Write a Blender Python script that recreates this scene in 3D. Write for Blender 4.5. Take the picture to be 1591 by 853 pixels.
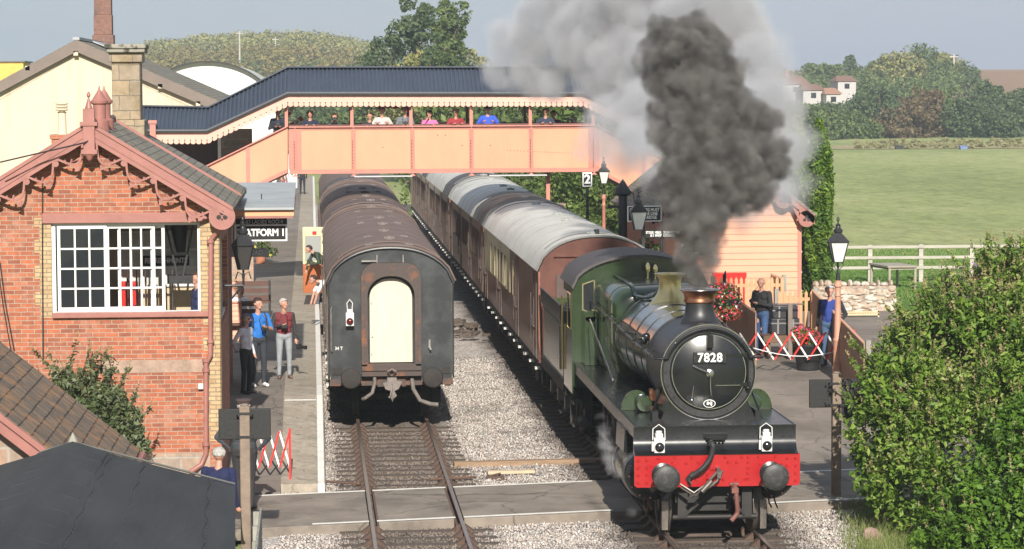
import bpy, bmesh, math, random
import numpy as np
from mathutils import Vector, Matrix
random.seed(7); rng = np.random.default_rng(7)
SC = bpy.context.scene
for o in list(bpy.data.objects): bpy.data.objects.remove(o)
COL = SC.collection
# ---------------------------------------------------------------- camera, sky, sun, exposure
F, EYE = 4290.0, 7.35
YAW, PITCH, ROLL = math.radians(4.1363), math.radians(4.001), math.radians(0.2865)
fw = Vector((math.sin(YAW)*math.cos(PITCH), math.cos(YAW)*math.cos(PITCH), -math.sin(PITCH)))
r0 = Vector((math.cos(YAW), -math.sin(YAW), 0)); u0 = r0.cross(fw)
rt = r0*math.cos(ROLL) - u0*math.sin(ROLL); up = rt.cross(fw)
cd = bpy.data.cameras.new('camera'); cam = bpy.data.objects.new('camera', cd); COL.objects.link(cam)
M = Matrix((rt, up, -fw)).transposed().to_4x4(); M.translation = (0, 0, EYE); cam.matrix_world = M
cd.sensor_width = 36; cd.lens = 36*F/1591; cd.clip_end = 30000; cd.clip_start = 1
SC.camera = cam
def at(px, py, Y):
    """world point at depth Y (metres along the tracks) seen at photograph pixel px, py"""
    d = fw*F + rt*(px-795.5) - up*(py-426.5)
    return Vector((d.x*Y/d.y, Y, EYE + d.z*Y/d.y))
def gz(px, py, z):
    """world point on the level z seen at photograph pixel px, py"""
    d = fw*F + rt*(px-795.5) - up*(py-426.5)
    t = (z-EYE)/d.z
    return Vector((d.x*t, d.y*t, z))
SUN_EL, SUN_AZ = math.radians(28.5), math.radians(181)      # azimuth (clockwise from +Y) where the sun stands
world = bpy.data.worlds.new('World'); SC.world = world; world.use_nodes = True
nt = world.node_tree; nt.nodes.clear()
def wn(t, **k):
    n = nt.nodes.new(t)
    for a, b in k.items(): setattr(n, a, b)
    return n
sky = wn('ShaderNodeTexSky', sky_type='NISHITA'); sky.sun_disc = False
sky.sun_elevation = SUN_EL; sky.sun_rotation = SUN_AZ; sky.dust_density = 2.0; sky.air_density = 1.0
tcw = wn('ShaderNodeTexCoord'); mpw = wn('ShaderNodeMapping'); mpw.inputs['Scale'].default_value = (3, 3, 14)
nzw = wn('ShaderNodeTexNoise'); nzw.inputs['Scale'].default_value = 1.6; nzw.inputs['Detail'].default_value = 6
rmp = wn('ShaderNodeValToRGB')
rmp.color_ramp.elements[0].position = .3; rmp.color_ramp.elements[0].color = (2.7, 3.35, 4.55, 1)
rmp.color_ramp.elements[1].position = .75; rmp.color_ramp.elements[1].color = (3.7, 4.1, 4.8, 1)
mxw = wn('ShaderNodeMix', data_type='RGBA'); mxw.inputs[0].default_value = .86
bg = wn('ShaderNodeBackground'); bg.inputs[1].default_value = .085; ow = wn('ShaderNodeOutputWorld')
L = nt.links.new
L(tcw.outputs['Generated'], mpw.inputs[0]); L(mpw.outputs[0], nzw.inputs['Vector']); L(nzw.outputs[0], rmp.inputs[0])
L(sky.outputs[0], mxw.inputs[6]); L(rmp.outputs[0], mxw.inputs[7]); L(mxw.outputs[2], bg.inputs[0]); L(bg.outputs[0], ow.inputs[0])
sd = bpy.data.lights.new('sun', 'SUN'); sd.energy = 4.9; sd.angle = math.radians(.53); sd.color = (1, .94, .85)
sun = bpy.data.objects.new('sun', sd); COL.objects.link(sun)
sun.rotation_euler = Vector((math.sin(SUN_AZ)*math.cos(SUN_EL), math.cos(SUN_AZ)*math.cos(SUN_EL), math.sin(SUN_EL))).to_track_quat('Z', 'Y').to_euler()
sun.location = (-20, -40, 60)
SC.view_settings.view_transform = 'Standard'; SC.view_settings.look = 'None'
SC.view_settings.exposure = 0.48; SC.view_settings.gamma = 1.0
SC.cycles.max_bounces = 6; SC.cycles.diffuse_bounces = 2; SC.cycles.glossy_bounces = 3
SC.cycles.transmission_bounces = 4; SC.cycles.volume_bounces = 1; SC.cycles.transparent_max_bounces = 8
SC.cycles.use_denoising = True
SC.cycles.use_adaptive_sampling = True; SC.cycles.adaptive_threshold = .02
SC.cycles.sample_clamp_indirect = 6
HAZE = .00036
# ---------------------------------------------------------------- helpers
PI = math.pi
def V(*a): return Vector(a)
class MB:
    def __init__(s): s.v = []; s.f = []; s.m = []; s.sm = []
    def add(s, vs, fs, mi=0, smooth=False):
        b = len(s.v); s.v += [tuple(v) for v in vs]
        for f in fs: s.f.append([b+i for i in f]); s.m.append(mi); s.sm.append(smooth)
        return s
    def box(s, x0, x1, y0, y1, z0, z1, mi=0, mat=None):
        vs = [V(x, y, z) for z in (z0, z1) for y in (y0, y1) for x in (x0, x1)]
        if mat is not None: vs = [mat @ v for v in vs]
        return s.add(vs, [(0, 2, 3, 1), (4, 5, 7, 6), (0, 1, 5, 4), (2, 6, 7, 3), (0, 4, 6, 2), (1, 3, 7, 5)], mi)
    def bar(s, a, b, w, h, mi=0, upv=(0, 0, 1)):
        """rectangular bar from a to b, w across, h along upv"""
        a = Vector(a); b = Vector(b); d = (b-a); n = d.length
        if n < 1e-6: return s
        d.normalize(); u = Vector(upv); x = d.cross(u)
        if x.length < 1e-4: x = d.cross(V(1, 0, 0))
        x.normalize(); u = x.cross(d)
        vs = [a+x*i*w/2+u*j*h/2 for i, j in ((-1, -1), (1, -1), (1, 1), (-1, 1))]; vs += [v+d*n for v in vs]
        return s.add(vs, [(3, 2, 1, 0), (4, 5, 6, 7), (0, 1, 5, 4), (1, 2, 6, 5), (2, 3, 7, 6), (3, 0, 4, 7)], mi)
    def cyl(s, a, b, r0, r1=None, n=14, mi=0, caps=True, smooth=True):
        a = Vector(a); b = Vector(b); r1 = r0 if r1 is None else r1; d = (b-a).normalized()
        x = d.orthogonal().normalized(); y = d.cross(x)
        vs = [a+(x*math.cos(t)+y*math.sin(t))*r0 for t in [2*PI*k/n for k in range(n)]]
        vs += [b+(x*math.cos(t)+y*math.sin(t))*r1 for t in [2*PI*k/n for k in range(n)]]
        s.add(vs, [(k, (k+1) % n, n+(k+1) % n, n+k) for k in range(n)], mi, smooth)
        if caps: s.add(vs, [tuple(range(n))[::-1], tuple(range(n, 2*n))], mi)
        return s
    def tube(s, pts, r, n=8, mi=0):
        pts = [Vector(p) for p in pts]; rings = []; px = None
        rs = r if isinstance(r, (list, tuple)) else [r]*len(pts)
        for i, p in enumerate(pts):
            d = (pts[min(i+1, len(pts)-1)]-pts[max(i-1, 0)]).normalized()
            x = d.orthogonal().normalized() if px is None else (px-d*px.dot(d)).normalized()
            px = x; y = d.cross(x)
            rings.append([p+(x*math.cos(2*PI*k/n)+y*math.sin(2*PI*k/n))*rs[i] for k in range(n)])
        vs = [v for rg in rings for v in rg]; m = len(rings)
        fs = [(i*n+k, i*n+(k+1) % n, (i+1)*n+(k+1) % n, (i+1)*n+k) for i in range(m-1) for k in range(n)]
        s.add(vs, fs, mi, True); s.add(vs, [tuple(range(n))[::-1], tuple(range((m-1)*n, m*n))], mi)
        return s
    def lathe(s, prof, c=(0, 0, 0), axis=(0, 0, 1), n=24, mi=0, a0=0, a1=2*PI):
        """prof = [(radius, distance along axis)]"""
        ax = Vector(axis).normalized(); x = ax.orthogonal().normalized()
        if abs(ax.z) < .5: x = V(0, 0, 1).cross(ax).normalized()
        y = ax.cross(x); c = Vector(c); full = abs(a1-a0-2*PI) < 1e-6; k = n if full else n+1
        vs = [c+ax*z+(x*math.cos(a0+(a1-a0)*i/n)+y*math.sin(a0+(a1-a0)*i/n))*r for r, z in prof for i in range(k)]
        fs = [(j*k+i, j*k+(i+1) % k, (j+1)*k+(i+1) % k, (j+1)*k+i) for j in range(len(prof)-1) for i in range(k if full else k-1)]
        s.add(vs, fs, mi, True)
        if full:
            if prof[0][0] > 1e-4: s.add(vs[:k], [tuple(range(k))[::-1]], mi)
            if prof[-1][0] > 1e-4: s.add(vs[-k:], [tuple(range(k))], mi)
        return s
    def prism(s, poly, ext, mi=0):
        """flat polygon of 3-D points pushed along ext"""
        p = [Vector(q) for q in poly]; e = Vector(ext); n = len(p)
        s.add(p+[q+e for q in p], [tuple(range(n)), tuple(range(n, 2*n))[::-1]]+[(k, n+k, n+(k+1) % n, (k+1) % n) for k in range(n)], mi)
        return s
    def sph(s, c, r, n=10, mi=0, sc=(1, 1, 1)):
        m = max(4, n//2); c = Vector(c)
        vs = [c+V(math.sin(PI*i/m)*math.cos(2*PI*k/n)*r*sc[0], math.sin(PI*i/m)*math.sin(2*PI*k/n)*r*sc[1], math.cos(PI*i/m)*r*sc[2]) for i in range(m+1) for k in range(n)]
        fs = [(i*n+k, (i+1)*n+k, (i+1)*n+(k+1) % n, i*n+(k+1) % n) for i in range(m) for k in range(n)]
        return s.add(vs, fs, mi, True)
    def rivet(s, c, d, r=.012, mi=0):
        """low domed rivet head at c facing d"""
        c = Vector(c); d = Vector(d).normalized(); x = d.orthogonal().normalized(); y = d.cross(x); n = 6
        vs = [c+(x*math.cos(2*PI*k/n)+y*math.sin(2*PI*k/n))*r for k in range(n)]+[c+d*r*.75+(x*math.cos(2*PI*k/n)+y*math.sin(2*PI*k/n))*r*.6 for k in range(n)]
        return s.add(vs, [(k, (k+1) % n, n+(k+1) % n, n+k) for k in range(n)]+[tuple(range(n, 2*n))], mi, True)
    def rivets(s, a, b, step, d, r=.012, mi=0):
        a = Vector(a); b = Vector(b); n = max(1, int(round((b-a).length/step)))
        for k in range(n+1): s.rivet(a.lerp(b, k/n), d, r, mi)
        return s
    def build(s, name, mats, parent=None, bevel=0, angle=38, local=False):
        me = bpy.data.meshes.new(name)
        off = Vector()
        if not local:
            q = parent
            while q is not None: off += q.location; q = q.parent
        me.from_pydata([tuple(Vector(v)-off) for v in s.v], [], s.f)
        if not isinstance(mats, (list, tuple)): mats = [mats]
        for m in mats: me.materials.append(m)
        me.polygons.foreach_set('material_index', s.m); me.polygons.foreach_set('use_smooth', s.sm); me.update()
        try: me.set_sharp_from_angle(angle=math.radians(angle))
        except Exception: pass
        o = bpy.data.objects.new(name, me); COL.objects.link(o); o.parent = parent
        if any(s.sm) or bevel:
            bm = bmesh.new(); bm.from_mesh(me); bmesh.ops.remove_doubles(bm, verts=bm.verts, dist=1e-5)
            bmesh.ops.recalc_face_normals(bm, faces=bm.faces); bm.to_mesh(me); bm.free()
            try: me.set_sharp_from_angle(angle=math.radians(angle))
            except Exception: pass
        if bevel:
            b = o.modifiers.new('bevel', 'BEVEL'); b.width = bevel; b.segments = 2; b.limit_method = 'ANGLE'; b.angle_limit = math.radians(40)
        return o
def tag(o, label=None, cat=None, group=None, kind=None):
    if label: o['label'] = label
    if cat: o['category'] = cat
    if group: o['group'] = group
    if kind: o['kind'] = kind
    return o
def thing(name, label, cat, loc=(0, 0, 0), rz=0, group=None):
    o = bpy.data.objects.new(name, None); COL.objects.link(o); o.location = loc; o.rotation_euler = (0, 0, rz)
    o.empty_display_size = .2
    return tag(o, label, cat, group)
def copy_tree(o, parent=None):
    c = o.copy(); COL.objects.link(c); c.parent = parent
    for ch in [x for x in KIDS.get(o.name, [])]: copy_tree(ch, c)
    return c
KIDS = {}
def freeze(o):
    KIDS[o.name] = list(o.children)
    for c in o.children: freeze(c)
def clone(o, loc, label, rz=None, sc=None, group=None):
    freeze(o); c = copy_tree(o); c.location = loc; c['label'] = label
    if rz is not None: c.rotation_euler = (0, 0, rz)
    if sc is not None: c.scale = (sc,)*3 if not isinstance(sc, tuple) else sc
    if group: c['group'] = group
    return c
def text(body, size, mat, loc, parent, rot=(PI/2, 0, 0), name='lettering', bold=.012, depth=.004, align='CENTER', sx=1.0, space=1.0):
    cu = bpy.data.curves.new(name, 'FONT'); cu.body = body; cu.size = size; cu.offset = bold*size; cu.extrude = depth
    cu.align_x = align; cu.align_y = 'CENTER'; cu.space_character = space; cu.space_line = .85; cu.resolution_u = 3
    cu.materials.append(mat)
    o = bpy.data.objects.new(name, cu); COL.objects.link(o)
    off = Vector(); q = parent
    while q is not None: off += q.location; q = q.parent
    dg = bpy.context.evaluated_depsgraph_get(); me = bpy.data.meshes.new_from_object(o.evaluated_get(dg)); bpy.data.objects.remove(o)
    o = bpy.data.objects.new(name, me); COL.objects.link(o); me.materials.clear(); me.materials.append(mat)
    o.location = Vector(loc)-off; o.rotation_euler = rot; o.scale = (sx, 1, 1); o.parent = parent
    return o
# ---------------------------------------------------------------- materials
MC = {}
def mat(name, col, rough=.6, metal=0.0, var=.18, vs=2.0, bump=0.0, bs=30.0, col2=None, lo=.4, hi=.65, coat=0, spec=None, det=5, stretch=None, alpha=None, trans=0):
    if name in MC: return MC[name]
    m = bpy.data.materials.new(name); m.use_nodes = True; t = m.node_tree; p = t.nodes['Principled BSDF']; MC[name] = m
    c = (*col, 1); p.inputs['Base Color'].default_value = c; p.inputs['Roughness'].default_value = rough; p.inputs['Metallic'].default_value = metal
    if coat: p.inputs['Coat Weight'].default_value = coat; p.inputs['Coat Roughness'].default_value = .12
    if spec is not None: p.inputs['Specular IOR Level'].default_value = spec
    if trans: p.inputs['Transmission Weight'].default_value = trans; p.inputs['IOR'].default_value = 1.1
    if var or bump or col2:
        tc = t.nodes.new('ShaderNodeTexCoord'); src = tc.outputs['Object']
        if stretch:
            mp = t.nodes.new('ShaderNodeMapping'); mp.inputs['Scale'].default_value = stretch; t.links.new(src, mp.inputs[0]); src = mp.outputs[0]
        if var or col2:
            nz = t.nodes.new('ShaderNodeTexNoise'); nz.inputs['Scale'].default_value = vs; nz.inputs['Detail'].default_value = det; nz.inputs['Roughness'].default_value = .65
            r = t.nodes.new('ShaderNodeValToRGB'); e = r.color_ramp.elements
            if col2: e[0].position = lo; e[0].color = c; e[1].position = hi; e[1].color = (*col2, 1)
            else:
                e[0].position = .3; e[0].color = (*[x*(1-var) for x in col], 1); e[1].position = .72; e[1].color = (*[min(1, x*(1+var)) for x in col], 1)
            t.links.new(src, nz.inputs['Vector']); t.links.new(nz.outputs[0], r.inputs[0]); t.links.new(r.outputs[0], p.inputs['Base Color'])
            mr = t.nodes.new('ShaderNodeMapRange'); mr.inputs[3].default_value = max(.02, rough*.8); mr.inputs[4].default_value = min(1, rough*1.2)
            t.links.new(nz.outputs[0], mr.inputs[0]); t.links.new(mr.outputs[0], p.inputs['Roughness'])
        if bump:
            n2 = t.nodes.new('ShaderNodeTexNoise'); n2.inputs['Scale'].default_value = bs; n2.inputs['Detail'].default_value = 4
            b = t.nodes.new('ShaderNodeBump'); b.inputs['Strength'].default_value = bump; b.inputs['Distance'].default_value = .02
            t.links.new(src, n2.inputs['Vector']); t.links.new(n2.outputs[0], b.inputs['Height']); t.links.new(b.outputs[0], p.inputs['Normal'])
    return m
def brick(name, c1, c2, mortar, w=.225, h=.075, mort=.009, bump=.4, stain=None, plane='x', rough=.85, off=.5, bias=0.0, stain_amt=.6, slope=1.0, msmooth=.1, sscale=1.3, smin=.5):
    """bricks, slates or stone; plane 'x': faces that run along X (or Y) and up Z; plane 'y': roof courses running along Y, rising with x"""
    if name in MC: return MC[name]
    m = bpy.data.materials.new(name); m.use_nodes = True; t = m.node_tree; p = t.nodes['Principled BSDF']; MC[name] = m
    N = t.nodes.new; Lk = t.links.new
    tc = N('ShaderNodeTexCoord'); sp = N('ShaderNodeSeparateXYZ'); cb = N('ShaderNodeCombineXYZ'); Lk(tc.outputs['Object'], sp.inputs[0])
    if plane == 'x':
        ad = N('ShaderNodeMath'); Lk(sp.outputs[0], ad.inputs[0]); Lk(sp.outputs[1], ad.inputs[1]); Lk(ad.outputs[0], cb.inputs[0]); Lk(sp.outputs[2], cb.inputs[1])
    else:
        mu = N('ShaderNodeMath'); mu.operation = 'MULTIPLY'; mu.inputs[1].default_value = slope
        Lk(sp.outputs[1], cb.inputs[0]); Lk(sp.outputs[2], mu.inputs[0]); Lk(mu.outputs[0], cb.inputs[1])
    dn = N('ShaderNodeTexNoise'); dn.inputs['Scale'].default_value = 6; Lk(tc.outputs['Object'], dn.inputs['Vector'])
    dm = N('ShaderNodeVectorMath'); dm.operation = 'SCALE'; dm.inputs[3].default_value = h*.18; Lk(dn.outputs['Color'], dm.inputs[0])
    da = N('ShaderNodeVectorMath'); da.operation = 'ADD'; Lk(cb.outputs[0], da.inputs[0]); Lk(dm.outputs[0], da.inputs[1])
    br = N('ShaderNodeTexBrick'); br.offset = off; br.inputs['Scale'].default_value = 1; br.inputs['Brick Width'].default_value = w; br.inputs['Row Height'].default_value = h
    br.inputs['Mortar Size'].default_value = mort; br.inputs['Mortar Smooth'].default_value = msmooth; br.inputs['Bias'].default_value = bias
    br.inputs['Color1'].default_value = (*c1, 1); br.inputs['Color2'].default_value = (*c2, 1); br.inputs['Mortar'].default_value = (*mortar, 1)
    Lk(da.outputs[0], br.inputs[0])
    last = br.outputs['Color']
    nz = N('ShaderNodeTexNoise'); nz.inputs['Scale'].default_value = sscale; nz.inputs['Detail'].default_value = 8; nz.inputs['Roughness'].default_value = .7; Lk(tc.outputs['Object'], nz.inputs['Vector'])
    if stain:
        r = N('ShaderNodeMapRange'); r.inputs[1].default_value = smin; r.inputs[2].default_value = smin+.16; r.inputs[4].default_value = stain_amt; Lk(nz.outputs[0], r.inputs[0])
        mx = N('ShaderNodeMix'); mx.data_type = 'RGBA'; Lk(r.outputs[0], mx.inputs[0]); Lk(last, mx.inputs[6]); mx.inputs[7].default_value = (*stain, 1); last = mx.outputs[2]
    n3 = N('ShaderNodeTexNoise'); n3.inputs['Scale'].default_value = 9; n3.inputs['Detail'].default_value = 6; Lk(tc.outputs['Object'], n3.inputs['Vector'])
    hs = N('ShaderNodeHueSaturation'); r2 = N('ShaderNodeMapRange'); r2.inputs[3].default_value = .62; r2.inputs[4].default_value = 1.38; Lk(n3.outputs[0], r2.inputs[0]); Lk(r2.outputs[0], hs.inputs['Value']); Lk(last, hs.inputs['Color'])
    Lk(hs.outputs[0], p.inputs['Base Color']); p.inputs['Roughness'].default_value = rough
    b = N('ShaderNodeBump'); b.inputs['Strength'].default_value = bump; b.inputs['Distance'].default_value = .012; b.invert = True
    Lk(br.outputs['Fac'], b.inputs['Height']); b2 = N('ShaderNodeBump'); b2.inputs['Strength'].default_value = .25; b2.inputs['Distance'].default_value = .01
    n4 = N('ShaderNodeTexNoise'); n4.inputs['Scale'].default_value = 45; Lk(tc.outputs['Object'], n4.inputs['Vector']); Lk(n4.outputs[0], b2.inputs['Height']); Lk(b.outputs[0], b2.inputs['Normal']); Lk(b2.outputs[0], p.inputs['Normal'])
    return m
def leafmat(name, cols, rough=.55, transl=.25):
    """foliage: each leaf takes its own tone from the list"""
    if name in MC: return MC[name]
    m = bpy.data.materials.new(name); m.use_nodes = True; t = m.node_tree; p = t.nodes['Principled BSDF']; MC[name] = m
    g = t.nodes.new('ShaderNodeNewGeometry'); r = t.nodes.new('ShaderNodeValToRGB'); r.color_ramp.interpolation = 'LINEAR'
    e = r.color_ramp.elements; e[0].color = (*cols[0], 1); e[0].position = 0; e[1].color = (*cols[-1], 1); e[1].position = 1
    for i, c in enumerate(cols[1:-1]): x = e.new((i+1)/(len(cols)-1)); x.color = (*c, 1)
    tc = t.nodes.new('ShaderNodeTexCoord'); nz = t.nodes.new('ShaderNodeTexNoise'); nz.inputs['Scale'].default_value = .8
    a = t.nodes.new('ShaderNodeMath'); a.operation = 'MULTIPLY_ADD'; a.inputs[1].default_value = .55; b = t.nodes.new('ShaderNodeMath'); b.operation = 'MULTIPLY_ADD'; b.inputs[1].default_value = .9; b.inputs[2].default_value = -.2
    t.links.new(tc.outputs['Object'], nz.inputs['Vector']); t.links.new(nz.outputs[0], b.inputs[0]); t.links.new(g.outputs['Random Per Island'], a.inputs[0]); t.links.new(b.outputs[0], a.inputs[2])
    t.links.new(a.outputs[0], r.inputs[0]); t.links.new(r.outputs[0], p.inputs['Base Color']); p.inputs['Roughness'].default_value = rough
    p.inputs['Specular IOR Level'].default_value = .35
    if transl:
        tr = t.nodes.new('ShaderNodeBsdfTranslucent'); ms = t.nodes.new('ShaderNodeMixShader'); ms.inputs[0].default_value = transl
        t.links.new(r.outputs[0], tr.inputs[0]); t.links.new(p.outputs[0], ms.inputs[1]); t.links.new(tr.outputs[0], ms.inputs[2]); t.links.new(ms.outputs[0], t.nodes['Material Output'].inputs[0])
    return m
def cracks(m, sc=.5, amt=.55, w=.012):
    t = m.node_tree; p = t.nodes['Principled BSDF']; N = t.nodes.new; src = p.inputs['Base Color'].links[0].from_socket
    g = N('ShaderNodeNewGeometry'); nz = N('ShaderNodeTexNoise'); nz.inputs['Scale'].default_value = 1.3; nz.inputs['Detail'].default_value = 6; t.links.new(g.outputs['Position'], nz.inputs['Vector'])
    a = N('ShaderNodeVectorMath'); a.operation = 'MULTIPLY_ADD'; a.inputs[1].default_value = (1.2, 1.2, 0); t.links.new(nz.outputs['Color'], a.inputs[0]); t.links.new(g.outputs['Position'], a.inputs[2])
    v = N('ShaderNodeTexVoronoi'); v.feature = 'DISTANCE_TO_EDGE'; v.inputs['Scale'].default_value = sc; t.links.new(a.outputs[0], v.inputs['Vector'])
    r = N('ShaderNodeMapRange'); r.inputs[1].default_value = 0; r.inputs[2].default_value = w; r.inputs[3].default_value = 1-amt; r.inputs[4].default_value = 1; t.links.new(v.outputs['Distance'], r.inputs[0])
    n2 = N('ShaderNodeTexNoise'); n2.inputs['Scale'].default_value = .45; n2.inputs['Detail'].default_value = 8; n2.inputs['Roughness'].default_value = .7; t.links.new(g.outputs['Position'], n2.inputs['Vector'])
    r2 = N('ShaderNodeMapRange'); r2.inputs[1].default_value = .52; r2.inputs[2].default_value = .60; r2.inputs[3].default_value = 1; r2.inputs[4].default_value = .72; t.links.new(n2.outputs[0], r2.inputs[0])
    mu = N('ShaderNodeMath'); mu.operation = 'MULTIPLY'; t.links.new(r.outputs[0], mu.inputs[0]); t.links.new(r2.outputs[0], mu.inputs[1])
    h = N('ShaderNodeHueSaturation'); t.links.new(src, h.inputs['Color']); t.links.new(mu.outputs[0], h.inputs['Value']); t.links.new(h.outputs[0], p.inputs['Base Color'])
def raw_mesh(name, Vt, loops, sizes, mat_, parent=None, smooth=False):
    me = bpy.data.meshes.new(name); me.vertices.add(len(Vt)); me.vertices.foreach_set('co', np.asarray(Vt, dtype=np.float32).ravel())
    me.loops.add(len(loops)); me.loops.foreach_set('vertex_index', np.asarray(loops, dtype=np.int32))
    st = np.concatenate([[0], np.cumsum(sizes)[:-1]]).astype(np.int32)
    me.polygons.add(len(sizes)); me.polygons.foreach_set('loop_start', st); me.update(calc_edges=True)
    if smooth: me.shade_smooth()
    for q in (mat_ if isinstance(mat_, (list, tuple)) else [mat_]): me.materials.append(q)
    o = bpy.data.objects.new(name, me); COL.objects.link(o); o.parent = parent
    return o
def leaves(name, pts, size, mat_, parent=None, outward=None, long=1.6, jitter=.4, droop=0.0, upb=.3):
    """one folded leaf (two faces) at each point; outward = rough facing per point"""
    pts = np.asarray(pts); n = len(pts)
    nrm = rng.normal(size=(n, 3)); nrm[:, 2] += upb
    if outward is not None: nrm = nrm*jitter+outward
    nrm /= np.linalg.norm(nrm, axis=1)[:, None]+1e-9
    d = rng.normal(size=(n, 3)); d[:, 2] -= droop; d -= nrm*(d*nrm).sum(1)[:, None]; d /= np.linalg.norm(d, axis=1)[:, None]+1e-9
    s = np.cross(nrm, d); L_ = size*rng.uniform(.45, 1.6, n)[:, None]; W = L_/long/1.0
    base = pts-d*L_*.5; tip = pts+d*L_*.5-nrm*L_*.12; mid = pts+nrm*L_*.0
    l = mid-s*W*.5+nrm*W*.16; r = mid+s*W*.5+nrm*W*.16
    Vt = np.stack([base, r, tip, l], 1).reshape(-1, 3); b = np.arange(n)*4
    loops = np.stack([b, b+1, b+2, b, b+2, b+3], 1).ravel(); sizes = np.full(2*n, 3)
    return raw_mesh(name, Vt, loops, sizes, mat_, parent)
def blob_pts(blobs, n, shell=.55):
    """points inside a set of ellipsoids (cx,cy,cz,rx,ry,rz), most of them near the skin"""
    B = np.array(blobs, float); w = (B[:, 3]*B[:, 4]*B[:, 5])**.66; w /= w.sum(); k = rng.choice(len(B), n, p=w)
    d = rng.normal(size=(n, 3)); d /= np.linalg.norm(d, axis=1)[:, None]
    r = np.where(rng.random(n) < .75, rng.uniform(shell, 1.05, n), rng.random(n)**.5)
    return B[k, :3]+d*r[:, None]*B[k, 3:6], d
# ---------------------------------------------------------------- people
SKIN = mat('skin', (.52, .27, .19), .55, var=.06, vs=8); EYE_M = mat('eye_dark', (.03, .02, .02), .3, var=0); LIP = mat('lip', (.4, .14, .12), .5, var=0)
def cloth(name, c): return mat('cloth_'+name, c, .9, var=.2, vs=7, bump=.9, bs=9)
ARM = {'down': ((.05, .02, -.28), (.06, -.06, -.53)), 'chest': ((.09, -.03, -.27), (-.11, -.25, -.21)), 'face': ((.10, -.16, -.22), (-.11, -.20, .10)),
       'rail': ((.13, -.10, -.27), (-.02, -.33, -.26)), 'back': ((.10, .12, -.26), (-.08, .19, -.44)), 'pocket': ((.12, .08, -.26), (.0, -.06, -.46)),
       'belly': ((.11, .03, -.27), (-.09, -.18, -.33)), 'out': ((.10, -.05, -.27), (.10, -.25, -.42)), 'para': ((.13, -.04, -.20), (-.03, -.27, -.13)), 'hips': ((.21, .06, -.24), (.03, -.03, -.43)), 'hang': ((.02, -.14, -.24), (.0, -.22, -.5))}
def capsule(vs, fs, ids, a, b, ra, rb, k, n=10):
    a = Vector(a); b = Vector(b); d = (b-a)
    d = d.normalized() if d.length > 1e-6 else V(0, 0, 1)
    x = d.orthogonal().normalized(); y = d.cross(x); prof = []
    for t in (-90, -60, -30, 0): prof.append((a+d*math.sin(math.radians(t))*ra, math.cos(math.radians(t))*ra))
    for t in (0, 30, 60, 90): prof.append((b+d*math.sin(math.radians(t))*rb, math.cos(math.radians(t))*rb))
    o = len(vs)
    for c, r in prof:
        for i in range(n): vs.append(tuple(c+(x*math.cos(2*PI*i/n)+y*math.sin(2*PI*i/n))*max(r, 1e-4)))
    for j in range(len(prof)-1):
        for i in range(n): fs.append((o+j*n+i, o+j*n+(i+1) % n, o+(j+1)*n+(i+1) % n, o+(j+1)*n+i))
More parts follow.
